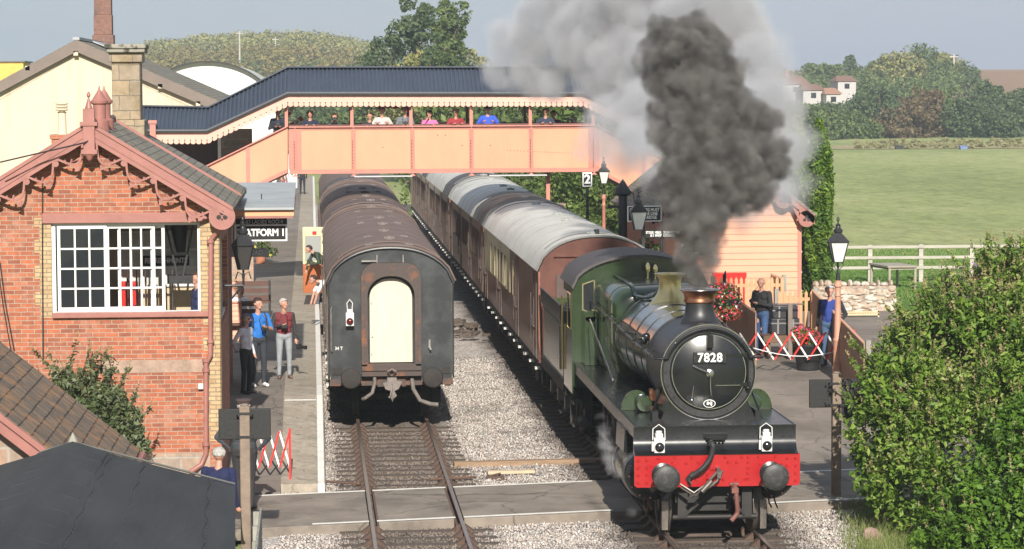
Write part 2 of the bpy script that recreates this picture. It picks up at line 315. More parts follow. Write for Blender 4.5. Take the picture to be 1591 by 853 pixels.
def person(label, loc, rz=0, h=1.75, top=(.1, .1, .12), leg=(.05, .05, .06), shoe=(.03, .03, .03), hair=(.1, .06, .04), pose=('down', 'down'), hat=None,
           long_hair=False, bald=False, seated=False, lean=0.0, bulk=1.0, sleeve='long', voxel=.012, vest=None, group=None, turn=0.0, tname=None, glasses=False, stride=0.0, skirt=None):
    root = thing('person', label, 'person', loc, rz, group); k = h/1.75
    caps = []   # (a, b, ra, rb, region)  regions 0 skin 1 top 2 leg 3 shoe 4 sleeve/vest
    def T(p):   # torso lean about the hips (towards -y)
        p = Vector(p); q = p-V(0, 0, .95); c, s_ = math.cos(lean), math.sin(lean)
        return V(q.x, q.y*c-q.z*s_, q.y*s_+q.z*c+.95)
    b = bulk
    for s in (-1, 1):
        if seated: hip, kn, an = V(.1*s, 0, .93), V(.13*s, -.42, .95), V(.13*s, -.42, .52)
        else: hip, kn, an = V(.095*s, 0, .92), V(.11*s, -.02-stride*.12*s, .50), V(.115*s, .02-stride*.3*s, .09)
        caps += [(hip, kn, .092*b, .062, 2), (kn, an, .062, .047, 2), (an+V(0, .02, -.035), an+V(.02*s, -.17, -.05), .045, .037, 3)]
        sh = T((.19*s*min(b, 1.15), .01, 1.42)); e, w = ARM[pose[0 if s < 0 else 1]]
        el = sh+V(e[0]*s, e[1], e[2]); wr = sh+V(w[0]*s, w[1], w[2]); d = (wr-el).normalized()
        caps += [(sh, el, .060*b, .047, 4 if sleeve != 'none' else 0), (el, wr, .044, .031, 4 if sleeve == 'long' else 0)]
        pal = wr+d*.065; caps.append((wr+d*.015, pal, .03, .034, 0))
        sd = d.cross(V(0, 0, 1)); sd = sd.normalized() if sd.length > .1 else V(1, 0, 0); nr = sd.cross(d)
        for i, L_ in enumerate((.062, .072, .068, .052)):
            r0_ = pal+sd*(i-1.5)*.019; m_ = r0_+d*L_*.62+nr*.006; caps += [(r0_, m_, .0095, .009, 0), (m_, m_+(d*.6+nr*.7).normalized()*L_*.45, .009, .008, 0)]
        th = wr+d*.03-sd*.028*s; caps.append((th, th+(d-sd*.7*s).normalized()*.06, .012, .009, 0))
    caps += [(T((-.07, 0, .96)), T((.07, 0, .96)), .115*b, .115*b, 2 if not skirt else 1), (T((-.055, 0, 1.06)), T((.055, 0, 1.06)), .112*b, .112*b, 1),
             (T((0, -.015, 1.06)), T((0, -.01, 1.24)), .118*b, .118*b, 1), (T((-.08, 0, 1.2)), T((.08, 0, 1.2)), .112*b, .112*b, 1), (T((-.09, .005, 1.34)), T((.09, .005, 1.34)), .105*b, .105*b, 1), (T((-.16, .01, 1.42)), T((.16, .01, 1.42)), .062, .062, 1),
             (T((0, .01, 1.44)), T((0, -.01, 1.545)), .056, .05, 0)]
    hc = T((0, -.02, 1.655)); ct, st_ = math.cos(turn), math.sin(turn)
    def Hd(x, y, z): return hc+V(x*ct-y*st_, x*st_+y*ct, z)
    caps += [(Hd(0, .012, .025), Hd(0, .0, .02), .094, .09, 0), (Hd(0, -.02, -.03), Hd(0, -.038, -.055), .072, .05, 0), (Hd(0, -.088, .01), Hd(0, -.112, -.018), .011, .015, 0),
             (Hd(-.09, .01, 0), Hd(-.093, .012, .025), .016, .016, 0), (Hd(.09, .01, 0), Hd(.093, .012, .025), .016, .016, 0)]
    vs, fs = [], []
    for c in caps: capsule(vs, fs, None, *c)
    me = bpy.data.meshes.new('p'); me.from_pydata([tuple(Vector(v)*k) for v in vs], [], fs); o = bpy.data.objects.new('p', me); COL.objects.link(o)
    md = o.modifiers.new('r', 'REMESH'); md.mode = 'VOXEL'; md.voxel_size = voxel
    s2 = o.modifiers.new('s', 'SMOOTH'); s2.factor = .5; s2.iterations = 2
    dg = bpy.context.evaluated_depsgraph_get(); m2 = bpy.data.meshes.new_from_object(o.evaluated_get(dg)); bpy.data.objects.remove(o); bpy.data.meshes.remove(me)
    n = len(m2.vertices); co = np.empty(n*3); m2.vertices.foreach_get('co', co); co = co.reshape(-1, 3)/k
    D = np.full((n, len(caps)), 9.0)
    for j, (a, c, ra, rb, reg) in enumerate(caps):
        a = np.array(a); c = np.array(c); ab = c-a; t = np.clip(((co-a)@ab)/max(ab@ab, 1e-9), 0, 1); D[:, j] = np.linalg.norm(co-a-t[:, None]*ab, axis=1)-(ra+(rb-ra)*t)
    reg = np.array([c[4] for c in caps])[D.argmin(1)]
    for j in (-1, 1):
        e = np.array(Hd(.034*j, -.088, .022)); reg[np.linalg.norm(co-e, axis=1) < (.026 if glasses else .0115)] = 5
    reg[np.linalg.norm((co-np.array(Hd(0, -.09, -.05)))*[.6, 1, 2], axis=1) < .016] = 6
    if skirt: reg[(co[:, 2] < .98) & (co[:, 2] > .6) & (reg == 2)] = 1
    nf = len(m2.polygons); sizes = np.empty(nf, dtype=np.int32); m2.polygons.foreach_get('loop_start', sizes); lv = np.empty(len(m2.loops), dtype=np.int32); m2.loops.foreach_get('vertex_index', lv)
    fm = reg[lv[sizes]]; m2.materials.clear()
    tn = tname or str(top)
    for q in (SKIN, cloth('t'+tn, top), cloth('l'+str(leg), leg), cloth('s'+str(shoe), shoe), cloth('v'+str(vest or top), vest or top), EYE_M, LIP): m2.materials.append(q)
    m2.polygons.foreach_set('material_index', fm.astype(np.int32)); m2.shade_smooth(); m2.name = 'body'
    body = bpy.data.objects.new('body', m2); COL.objects.link(body); body.parent = root
    if not bald or hat:
        hb = bmesh.new(); bmesh.ops.create_icosphere(hb, subdivisions=4, radius=.108)
        kill = [v for v in hb.verts if v.co.z < (-.085 if long_hair else -.03) or (v.co.y < -.045 and v.co.z < .045) or (not long_hair and abs(v.co.x) > .07 and v.co.z < .0 and v.co.y < .02)]
        bmesh.ops.delete(hb, geom=kill, context='VERTS')
        for v in hb.verts:
            q = v.co*34; v.co *= 1+.035*math.sin(q.x*1.7+q.z)+.03*math.sin(q.y*2.1+q.z*1.3)
            if long_hair and v.co.z < 0: v.co.z *= 1.7; v.co.x *= 1.08
            v.co = (Hd(v.co.x, v.co.y+.012, v.co.z+.035))*k
        hm = bpy.data.meshes.new('hair'); hb.to_mesh(hm); hb.free(); hm.shade_smooth(); hm.materials.append(mat('hair'+str(hair), hair, .75, var=.35, vs=30, bump=.6, bs=80))
        ho = bpy.data.objects.new('hair', hm); COL.objects.link(ho); ho.parent = root
    if hat:
        g = MB(); cc = Hd(0, .01, .085)
        g.lathe([(.112, -.03), (.116, .0), (.135, .035), (.128, .055), (.0, .062)], cc, n=20); g.lathe([(.0, -.012), (.1, -.008), (.11, 0)], cc+V(0, -.055, -.02), (0, -.25, 1), n=16)
        g.v = [tuple(Vector(v)*k) for v in g.v]; g.build('cap', cloth('hat'+str(hat), hat), root, local=True)
    return root, T, hc, k
def camera_for(root_loc, rz, pos, label, big=False, group=None):
    """a camera held at pos (local to a person standing at root_loc)"""
    c, s = math.cos(rz), math.sin(rz); p = Vector(root_loc)+V(pos[0]*c-pos[1]*s, pos[0]*s+pos[1]*c, pos[2])
    t = thing('camera', label, 'camera', p, rz, group); m = mat('camera_black', (.02, .02, .022), .4, var=.1)
    g = MB(); g.box(-.07, .07, -.03, .03, -.045, .045); g.box(-.03, .03, -.03, .025, .045, .07); g.build('camera_body', m, t, bevel=.006, local=True)
    L_ = .16 if big else .07; g = MB(); g.lathe([(.034, -.03), (.036, -.03-L_*.6), (.045 if big else .036, -.03-L_), (.03, -.03-L_)], (0, 0, 0), (0, 1, 0)); g.build('lens', m, t, local=True)
    g = MB(); g.tube([(-.07, .02, .04), (-.09, .10, .2), (0, .17, .32), (.09, .10, .2), (.07, .02, .04)], .006, 6); g.build('strap', m, t, local=True)
    return t
# ---------------------------------------------------------------- ground, field, hills
def sheet(name, pts, m, kind='structure', th=0):
    g = MB(); g.add(pts, [tuple(range(len(pts)))])
    if th:
        g = MB(); g.prism(pts, (0, 0, -th))
    o = g.build(name, m); tag(o, kind=kind); return o
def field_mat():
    m = bpy.data.materials.new('field_grass'); m.use_nodes = True; t = m.node_tree; p = t.nodes['Principled BSDF']; N = t.nodes.new; Lk = t.links.new
    tc = N('ShaderNodeTexCoord'); a = N('ShaderNodeTexNoise'); a.inputs['Scale'].default_value = .05; a.inputs['Detail'].default_value = 9; a.inputs['Roughness'].default_value = .75
    mp = N('ShaderNodeMapping'); mp.inputs['Scale'].default_value = (1, .35, 1); Lk(tc.outputs['Object'], mp.inputs[0]); Lk(mp.outputs[0], a.inputs['Vector'])
    r = N('ShaderNodeValToRGB'); e = r.color_ramp.elements; e[0].position = .32; e[0].color = (.22, .26, .10, 1); e[1].position = .7; e[1].color = (.42, .42, .20, 1)
    x = e.new(.5); x.color = (.31, .345, .14, 1)
    b = N('ShaderNodeTexNoise'); b.inputs['Scale'].default_value = 1.4; b.inputs['Detail'].default_value = 8; b.inputs['Roughness'].default_value = .8; Lk(mp.outputs[0], b.inputs['Vector'])
    r2 = N('ShaderNodeMapRange'); r2.inputs[1].default_value = .3; r2.inputs[2].default_value = .7; r2.inputs[3].default_value = .6; r2.inputs[4].default_value = 1.35
    h = N('ShaderNodeHueSaturation'); Lk(b.outputs[0], r2.inputs[0]); Lk(r2.outputs[0], h.inputs['Value']); Lk(a.outputs[0], r.inputs[0]); Lk(r.outputs[0], h.inputs['Color'])
    Lk(h.outputs[0], p.inputs['Base Color']); p.inputs['Roughness'].default_value = .95; p.inputs['Specular IOR Level'].default_value = .1
    bp = N('ShaderNodeBump'); bp.inputs['Strength'].default_value = .8; bp.inputs['Distance'].default_value = .15; Lk(b.outputs[0], bp.inputs['Height']); Lk(bp.outputs[0], p.inputs['Normal'])
    return m
FIELD = field_mat()
g = MB(); xs = [-6000, -600, -100, 0, 60, 130, 600, 6000]; ys = [-60, 60, 120, 300, 420, 800, 3000, 12000]
g.add([(x, y, -.3) for y in ys for x in xs], [(j*8+i, j*8+i+1, j*8+i+9, j*8+i+8) for j in range(7) for i in range(7)])
tag(g.build('ground', FIELD), kind='structure')
LAWN = mat('lawn_grass', (.09, .18, .035), .95, var=.25, vs=1.5, bump=.5, bs=60, spec=.1)
sheet('lawn', [(12, 84, -.08), (60, 84, -.08), (60, 106, -.06), (12, 106, -.06)], LAWN)
DRY = mat('dry_grass', (.33, .27, .13), .95, var=.3, vs=.5, stretch=(1, .3, 1))
sheet('dry_grass_strip', [(52, 300, -.25), (150, 296, -.25), (160, 320, -.25), (62, 318, -.25)], DRY)
# hills: a height field that rises behind the station
def hill(name, x0, x1, y0, y1, hf, m, nx=60, ny=24):
    g = MB(); P_ = [(x0+(x1-x0)*i/nx, y0+(y1-y0)*j/ny) for j in range(ny+1) for i in range(nx+1)]
    g.add([(x, y, hf(x, y)) for x, y in P_], [(j*(nx+1)+i, j*(nx+1)+i+1, (j+1)*(nx+1)+i+1, (j+1)*(nx+1)+i) for j in range(ny) for i in range(nx)], 0, True)
    return tag(g.build(name, m, angle=180), kind='structure')
def sst(a, b, x): t = min(1, max(0, (x-a)/(b-a))); return t*t*(3-2*t)
def hL(x, y): return -.4+sst(400, 860, y)*(3+11.5*math.exp(-((x+4)/(34 if x > -4 else 75))**2))*sst(-150, -50, x)-sst(950, 1500, y)*3
def hR(x, y): return -.4+sst(380, 640, y)*sst(30, 120, x)*9.5+1.4*sst(640, 900, y)
HILLM = mat('hill_pasture', (.20, .24, .075), .95, var=.2, vs=.02, col2=(.32, .29, .13), lo=.45, hi=.7, spec=.1)
SOIL = mat('ploughed_soil', (.30, .19, .125), .95, var=.12, vs=.03, stretch=(1, .2, 1), spec=.1)
hill('hills', -330, 120, 420, 1500, hL, HILLM)
hill('brown_hill', 40, 420, 380, 1300, lambda x, y: hR(x, y)-.1, SOIL)
# ---------------------------------------------------------------- track bed, crossing, platforms
def ballast_mat():
    m = bpy.data.materials.new('ballast'); m.use_nodes = True; t = m.node_tree; p = t.nodes['Principled BSDF']; N = t.nodes.new; Lk = t.links.new
    tc = N('ShaderNodeTexCoord'); g_ = N('ShaderNodeNewGeometry'); vo = N('ShaderNodeTexVoronoi'); vo.inputs['Scale'].default_value = 22; Lk(g_.outputs['Position'], vo.inputs['Vector'])
    r = N('ShaderNodeValToRGB'); e = r.color_ramp.elements; e[0].color = (.17, .145, .125, 1); e[1].color = (.80, .76, .70, 1); e[1].position = 1
    for q, c in ((.25, (.42, .38, .34, 1)), (.5, (.57, .45, .38, 1)), (.75, (.52, .505, .475, 1))): x = e.new(q); x.color = c
    rr = N('ShaderNodeMath'); rr.operation = 'ADD'; ri = N('ShaderNodeMath'); ri.operation = 'FRACT'
    sepc = N('ShaderNodeSeparateColor'); Lk(vo.outputs['Color'], sepc.inputs[0]); Lk(sepc.outputs[0], rr.inputs[0]); Lk(g_.outputs['Random Per Island'], rr.inputs[1]); Lk(rr.outputs[0], ri.inputs[0]); Lk(ri.outputs[0], r.inputs[0])
    # oil and rust dropped along the two tracks
    sp = N('ShaderNodeSeparateXYZ'); Lk(g_.outputs['Position'], sp.inputs[0]); nz = N('ShaderNodeTexNoise'); nz.inputs['Scale'].default_value = .9; nz.inputs['Detail'].default_value = 6; nz.inputs['Roughness'].default_value = .7; Lk(g_.outputs['Position'], nz.inputs['Vector'])
    last = r.outputs[0]
    for cx, hw, col, amt in ((1.7, 1.15, (.10, .065, .042, 1), .72), (6.42, 1.45, (.065, .048, .038, 1), .88)):
        a = N('ShaderNodeMath'); a.operation = 'SUBTRACT'; a.inputs[1].default_value = cx; Lk(sp.outputs[0], a.inputs[0]); b = N('ShaderNodeMath'); b.operation = 'ABSOLUTE'; Lk(a.outputs[0], b.inputs[0])
        c = N('ShaderNodeMath'); c.operation = 'MULTIPLY_ADD'; c.inputs[1].default_value = 1.6; c.inputs[2].default_value = -.8; Lk(nz.outputs[0], c.inputs[0]); d = N('ShaderNodeMath'); Lk(b.outputs[0], d.inputs[0]); Lk(c.outputs[0], d.inputs[1])
        mr = N('ShaderNodeMapRange'); mr.inputs[1].default_value = hw-.25; mr.inputs[2].default_value = hw+.35; mr.inputs[3].default_value = amt; mr.inputs[4].default_value = 0; Lk(d.outputs[0], mr.inputs[0])
        mx = N('ShaderNodeMix'); mx.data_type = 'RGBA'; Lk(mr.outputs[0], mx.inputs[0]); Lk(last, mx.inputs[6]); mx.inputs[7].default_value = col; last = mx.outputs[2]
    Lk(last, p.inputs['Base Color']); p.inputs['Roughness'].default_value = .9; cracks(m, .2, 0)
    bp = N('ShaderNodeBump'); bp.inputs['Strength'].default_value = .9; bp.inputs['Distance'].default_value = .03; bp.invert = True; Lk(vo.outputs['Distance'], bp.inputs['Height']); Lk(bp.outputs[0], p.inputs['Normal'])
    return m
BALLAST = ballast_mat()
sheet('track_bed', [(-1.0, 36, -.17), (9.6, 36, -.17), (8.6, 170, -.17), (-.3, 170, -.17)], BALLAST)
def cross_far(x): return 49.45+.19*x+.0*x
def cross_near(x): return 45.75+.19*x
def in_cross(X, Y, pad=.05): return (Y > 45.62+.19*X-pad) & (Y < 49.6+.19*X+pad)
n = 95000
X = rng.uniform(-.9, 9.2, n); Y = 41+(rng.random(n)**1.25)*34
keep = ~in_cross(X, Y, .0) & ~((Y > 50.2) & (X < .2)) & ~((np.abs(X-6.42) < 1.2) & (Y > 44)) & ~((np.abs(X-1.7) < 1.2) & (Y > 59)) & ~((Y > 52) & (X > 8.0)) & ~((X < .1) & (Y > 44.5) & (X < -.6))
for cx in (1.7, 6.42):
    for s in (-.75, .75): keep &= np.abs(X-cx-s) > .07
slp = ((Y-40.3) % .66 < .26) & ((np.abs(X-1.7) < 1.3) | (np.abs(X-6.42) < 1.3)); keep &= ~slp
X, Y = X[keep], Y[keep]; n = len(X)
base = np.array([(1, 0, 0), (0, 1, 0), (-1, 0, 0), (0, -1, 0), (0, 0, 1), (0, 0, -1)], float)
tri = np.array([(0, 1, 4), (1, 2, 4), (2, 3, 4), (3, 0, 4), (1, 0, 5), (2, 1, 5), (3, 2, 5), (0, 3, 5)])
r = rng.uniform(.014, .034, n); vv = base[None]*rng.uniform(.55, 1.25, (n, 6, 1))*r[:, None, None]
ang = rng.uniform(0, 6.28, n); c, s = np.cos(ang), np.sin(ang); tl = rng.uniform(-.7, .7, n)
x2 = vv[..., 0]*c[:, None]-vv[..., 1]*s[:, None]; y2 = vv[..., 0]*s[:, None]+vv[..., 1]*c[:, None]; z2 = vv[..., 2]+x2*tl[:, None]
Z = -.155+rng.uniform(-.01, .02, n)
vv = np.stack([x2+X[:, None], y2+Y[:, None], z2+Z[:, None]], -1).reshape(-1, 3)
tag(raw_mesh('ballast_stones', vv, (tri[None]+(np.arange(n)*6)[:, None, None]).ravel(), np.full(n*8, 3), BALLAST), 'loose grey and pinkish ballast stones between and beside the tracks', 'ballast', kind='stuff')
TARMAC = mat('tarmac', (.225, .190, .158), .85, var=.36, vs=.9, bump=.25, bs=120, det=8)
ROAD = mat('crossing_tarmac', (.25, .21, .17), .8, var=.40, vs=.8, bump=.25, bs=120, det=9)
cracks(TARMAC); cracks(ROAD, .35)
PAVE = brick('platform_paving', (.33, .28, .22), (.38, .325, .255), (.17, .15, .115), .62, 2.2, .012, .3, stain=(.17, .16, .12), plane='x')
WLINE = mat('white_line_paint', (.74, .72, .66), .7, var=.12, vs=5, bump=.15)
def cr(x, a): return 45.7+.19*x+a*3.75      # crossing: a=0 near edge, a=1 far edge
def cpoly(x0, x1, a0, a1, z): return [(x0, cr(x0, a0), z), (x1, cr(x1, a0), z), (x1, cr(x1, a1), z), (x0, cr(x0, a1), z)]
g = MB()
for a, b in ((-3.4, .90), (1.035, 2.365), (2.51, 5.62), (5.76, 7.08), (7.23, 12.6)):
    g.prism(cpoly(a, b, 0, 1, -.012), (0, 0, -.2))
tag(g.build('crossing_path', ROAD, bevel=.015), kind='structure')
g = MB()
for a, b in ((-1.0, .90), (1.035, 2.365), (2.51, 5.1), (7.9, 10.6)):
    g.prism(cpoly(a, b, .955, .982, -.004), (0, 0, -.004)); g.prism(cpoly(max(a, -.05), b, .025, .055, -.004), (0, 0, -.004))
tag(g.build('crossing_white_lines', WLINE), kind='structure')
CONC = mat('edge_concrete', (.33, .30, .25), .9, var=.25, vs=1.5, bump=.4, bs=25)
g = MB(); pw = lambda x: 50.15 if x > -2 else 50.0
# platform one: level beyond 57 m, ramping down to the crossing
def plat(x0, x1, ys, zs, m, name, d=1.2):
    g = MB()
    for i in range(len(ys)-1): g.add([(x0, ys[i], zs[i]), (x1, ys[i], zs[i]), (x1, ys[i+1], zs[i+1]), (x0, ys[i+1], zs[i+1]), (x0, ys[i], -d), (x1, ys[i], -d), (x1, ys[i+1], -d), (x0, ys[i+1], -d)], [(0, 1, 2, 3), (0, 4, 5, 1), (1, 5, 6, 2), (3, 7, 4, 0)])
    return tag(g.build(name, m), kind='structure')
YS, ZS = [49.45, 50.6, 56.8, 190], [.0, .06, .9, .9]
plat(-9, -.62, YS, ZS, TARMAC, 'platform_surface')
plat(-.62, .055, [50.15, 50.6, 56.8, 190], [.04, .065, .905, .905], PAVE, 'platform_paving')
plat(.055, .175, [50.15, 50.6, 56.8, 190], [.045, .07, .912, .912], WLINE, 'platform_white_edge')
plat(.175, .2, [50.15, 50.6, 56.8, 190], [-.1, -.1, .75, .75], brick('platform_face', (.22, .17, .13), (.3, .24, .19), (.2, .19, .17), .3, .1, stain=(.1, .09, .07)), 'platform_face')
for a, b, y in ((-.6, -.12, 56.4),): sheet('platform_white_mark', [(a, y, .852+.0), (b+.16, y, .852), (b+.16, y+.09, .866), (a, y+.09, .866)], WLINE)
plat(8.05, 16, [52.6, 54.2, 58.5, 76.2], [-.01, .12, .88, .9], TARMAC, 'far_platform_surface'); plat(8.05, 12.5, [76.2, 77, 100, 190], [.9, .9, .9, .9], TARMAC, 'far_platform_surface')
plat(7.95, 8.05, [53.0, 54.2, 58.5, 190], [.02, .13, .89, .905], WLINE, 'far_platform_edge')
sheet('far_path', [(8.3, 49.4, -.02), (13, 50.1, -.02), (13, 53, -.015), (8.3, 53, -.015)], TARMAC)
# ---------------------------------------------------------------- railway tracks
RAIL = mat('rail_rust', (.115, .065, .042), .75, var=.25, vs=6, bump=.2); SHINE = mat('rail_head_worn', (.46, .40, .35), .32, .85, var=.15, vs=8)
SLEEP = mat('sleeper_wood', (.105, .08, .062), .9, var=.35, vs=6, bump=.7, bs=20, stretch=(.4, 6, 4)); CHAIR = mat('chair_iron', (.09, .055, .04), .8, var=.3, vs=9)
for cx, y0, y1, lab in ((1.7, 38.8, 59.5, 'straight rusty track on the left leading under the black coach'), (6.42, 38.8, 84, 'track under the steam locomotive on the right')):
    t = thing('railway_track', lab, 'track', (cx, y0, -.15))
    y = 40.3-.66*2
    while y < y1:
        g = MB(); j = rng.uniform(-.03, .03); w = .125+rng.uniform(-.008, .008); g.box(cx-1.28+j, cx+1.28+j, y, y+2*w, -.28, -.135+rng.uniform(-.012, .008))
        if not (cr(cx, 0)-.2 < y < cr(cx, 1)): s_ = g.build('sleeper', SLEEP, t)
        if not (cr(cx, 0)-.2 < y < cr(cx, 1)) and y < 62:
            for s in (-1, 1):
                x = cx+s*.75; h_ = MB(); h_.prism([(x-.19, y+.03, -.135), (x+.19, y+.03, -.135), (x+.16, y+.03, -.11), (x+.055, y+.03, -.03), (x-.055, y+.03, -.03), (x-.16, y+.03, -.11)], (0, .18, 0))
                h_.cyl((x-.13, y+.12, -.12), (x-.13, y+.12, -.085), .02, n=6); h_.cyl((x+.13, y+.12, -.12), (x+.13, y+.12, -.085), .02, n=6); h_.build('rail_chair', CHAIR, s_)
        y += .66
    for s in (-1, 1):
        x = cx+s*.752; prof = [(-.033, -.145), (.033, -.145), (.033, -.11), (.012, -.1), (.012, -.05), (.035, -.04), (.035, -.006), (-.035, -.006), (-.035, -.04), (-.012, -.05), (-.012, -.1), (-.033, -.11)]
        g = MB(); g.prism([(x+a, y0, b) for a, b in prof], (0, y1+(10 if cx < 3 else 0)-y0, 0)); r_ = g.build('rail', RAIL, t)
        g = MB(); g.box(x-.03, x+.03, y0, y1, -.0055, .0); g.build('rail_head', SHINE, r_)
        g = MB(); x2_ = cx+s*.655; g.box(x2_-.018, x2_+.018, cr(cx, 0)-.55, cr(cx, 1)+.35, -.15, -.008); g.build('check_rail', RAIL, t)
WOOD = mat('old_timber', (.30, .20, .125), .85, var=.3, vs=3, bump=.4, bs=20, stretch=(1, 6, 6)); PALE = mat('pale_board', (.56, .44, .30), .85, var=.12, vs=4)
p0 = gz(705, 722, -.12); p1 = gz(955, 716, -.12)
g = MB(); g.bar(p0, p1, .22, .12); tag(g.build('timber_beam', WOOD, bevel=.01), 'long brown timber laid across the ballast between the tracks', 'timber')
p0 = gz(757, 734, -.1); p1 = gz(830, 732, -.1); g = MB(); g.bar(p0, p1, .2, .06); tag(g.build('pale_board', PALE, bevel=.006), 'short pale board lying in front of the long brown timber', 'board')
c = gz(770, 742, -.12); g = MB(); g.box(c.x-.17, c.x+.17, c.y-.06, c.y+.06, -.16, -.09); g.cyl((c.x-.12, c.y, -.09), (c.x+.1, c.y, -.04), .02); tag(g.build('point_lever', CHAIR, bevel=.006), 'small black iron lever on the ballast near the pale board', 'lever')
for i, (a, b) in enumerate((((505, 748), (560, 752)), ((668, 745), (740, 741)))):
    g = MB(); g.cyl(gz(*a, -.08), gz(*b, -.08), .022, n=8); tag(g.build('signal_rod', RAIL), ['rusty signal rod beside the white platform edge', 'rusty signal rod right of the left track'][i], 'rod')
t = thing('log_pile', 'heap of broken dark brown wood between the two trains', 'wood pile', gz(715, 520, -.15))
for k in range(34):
    q = t.location+V(rng.normal()*.25, rng.normal()*.9, .0); q.z = .0+rng.random()*.42*max(.15, 1-abs(q.y-t.location.y)/1.6); d = V(rng.normal(), rng.normal(), rng.normal()*.25).normalized()*.16
    g = MB(); g.bar(q-d, q+d, .1, .08); g.build('log', SLEEP, t)
# ---------------------------------------------------------------- signal box
PINK = mat('salmon_paint', (.33, .14, .115), .45, var=.14, vs=3, bump=.1, bs=15)
PINKL = mat('pale_salmon_paint', (.78, .44, .33), .5, var=.08, vs=2)
PEACH = mat('peach_paint', (.68, .36, .19), .5, var=.07, vs=.6)
RED_BR = brick('red_brick', (.43, .13, .062), (.23, .075, .045), (.36, .28, .21), .225, .0765, .007, .5, stain=(.40, .23, .165), bias=-.1, stain_amt=.7, sscale=1.8)
YEL_BR = brick('buff_brick', (.55, .40, .22), (.43, .28, .14), (.26, .20, .14), .225, .0765, .010, .5, stain=(.25, .17, .10), stain_amt=.4)
SLATE = brick('slate_roof', (.15, .138, .112), (.24, .218, .172), (.03, .028, .025), .34, .16, .008, .6, stain=(.17, .15, .075), plane='y', slope=1.95, stain_amt=.7)
LICHEN = brick('lichen_tiles', (.13, .10, .075), (.20, .145, .10), (.03, .022, .015), .30, .2, .011, .9, stain=(.42, .20, .07), plane='y', slope=1.65, stain_amt=.65, sscale=3.0, smin=.49)
STONE = brick('sandstone', (.40, .26, .18), (.30, .24, .19), (.36, .33, .28), .55, .26, .016, .6, stain=(.20, .19, .16))
WHITEP = mat('white_paint', (.70, .69, .66), .45, var=.06, vs=6); DARKIN = mat('dark_interior', (.035, .032, .03), .9, var=.2)
GLASS = mat('window_glass', (.022, .025, .028), .05, var=0, spec=.45); LEAD = mat('lead', (.36, .37, .38), .6, var=.2, vs=4)
YB = 48.75
def A(x, y, Y=YB): return at(x, y, Y)
sb = thing('signal_box', 'red brick signal box with white sliding windows and salmon fretwork gable', 'signal box', (-3.75, YB, 0))
apx = A(141, 203, YB); XL, XR = -5.95, A(341, 400).x; ze = A(341, 345).z; zb = -.1
w0, w1 = A(79, 347), A(312, 487)
g = MB(); y = YB; g.prism([(XL, y, zb), (w0.x, y, zb), (w0.x, y, ze), (w0.x, y, apx.z-(apx.x-w0.x)*.61), (XL, y, apx.z-(apx.x-XL)*.61)], (0, .25, 0))
g.prism([(w0.x, y, zb), (w1.x, y, zb), (w1.x, y, w1.z), (w0.x, y, w1.z)], (0, .25, 0))
g.prism([(w1.x, y, zb), (XR, y, zb), (XR, y, apx.z-(XR-apx.x)*.61), (w1.x, y, apx.z-(w1.x-apx.x)*.61)], (0, .25, 0))
g.prism([(w0.x, y, w0.z), (w1.x, y, w0.z), (w1.x, y, apx.z-(w1.x-apx.x)*.61), (apx.x, y, apx.z), (w0.x, y, apx.z-(apx.x-w0.x)*.61)], (0, .25, 0))
g.box(XL, XR-.25, y+4.9, y+5.1, zb, ze-.05)
g.box(XL, XL+.25, y+.25, y+4.9, zb, ze)
g.box(XR-.25, XR, y+.25, y+5.1, zb, 3.0); g.box(XR-.25, XR, y+.25, y+.6, 3.0, ze); g.box(XR-.25, XR, y+4.4, y+5.1, 3.0, ze-.0); g.box(XR-.25, XR, y+.6, y+4.4, 4.5, ze)
wall = g.build('wall', RED_BR, sb)
# buff brick quoins, toothed three courses at a time
g = MB()
def quoin(x0, x1, z0, z1, side, left=True, right=False):
    z = z0; k = 0
    while z < z1-.01:
        h = min(.2295, z1-z); a = .09*(k % 2)
        g.box(x0-(a if left else 0), x1+(a if right else 0), YB-.006, YB+.02, z, z+h); z += h; k += 1
quoin(A(47, 0).x+.09, w0.x, w1.z-.05, w0.z+.1, 0)
g.build('quoin', YEL_BR, wall); g = MB()
quoin(w1.x, XR, w1.z-.05, w0.z+.3, 0, False)
quoin(A(312, 0).x+.06, XR, A(0, 690).z, w1.z-.05, 0)
g.box(XR-.01, XR+.006, YB-.006, YB+.55, A(0, 690).z, ze-.1)
g.build('quoin', YEL_BR, wall)
g = MB(); g.box(A(60, 0).x, A(318, 0).x, YB-.05, YB+.1, A(0, 347).z-.01, A(0, 332).z); g.build('lintel', PINK, sb, bevel=.01)
g = MB(); g.box(A(74, 0).x, A(318, 0).x, YB-.09, YB+.15, A(0, 495).z, A(0, 487).z); g.build('sill', PINK, sb, bevel=.01)
g = MB(); g.box(XL, A(318, 0).x, YB-.05, YB+.1, -.1, A(0, 708).z); g.build('plinth', STONE, sb)
g = MB(); g.box(A(150, 0).x, A(318, 0).x, YB-.008, YB+.1, A(0, 582).z, A(0, 562).z); g.build('stone_band', mat('band_stone', (.36, .25, .19), .9, var=.3, vs=5, bump=.5), wall)
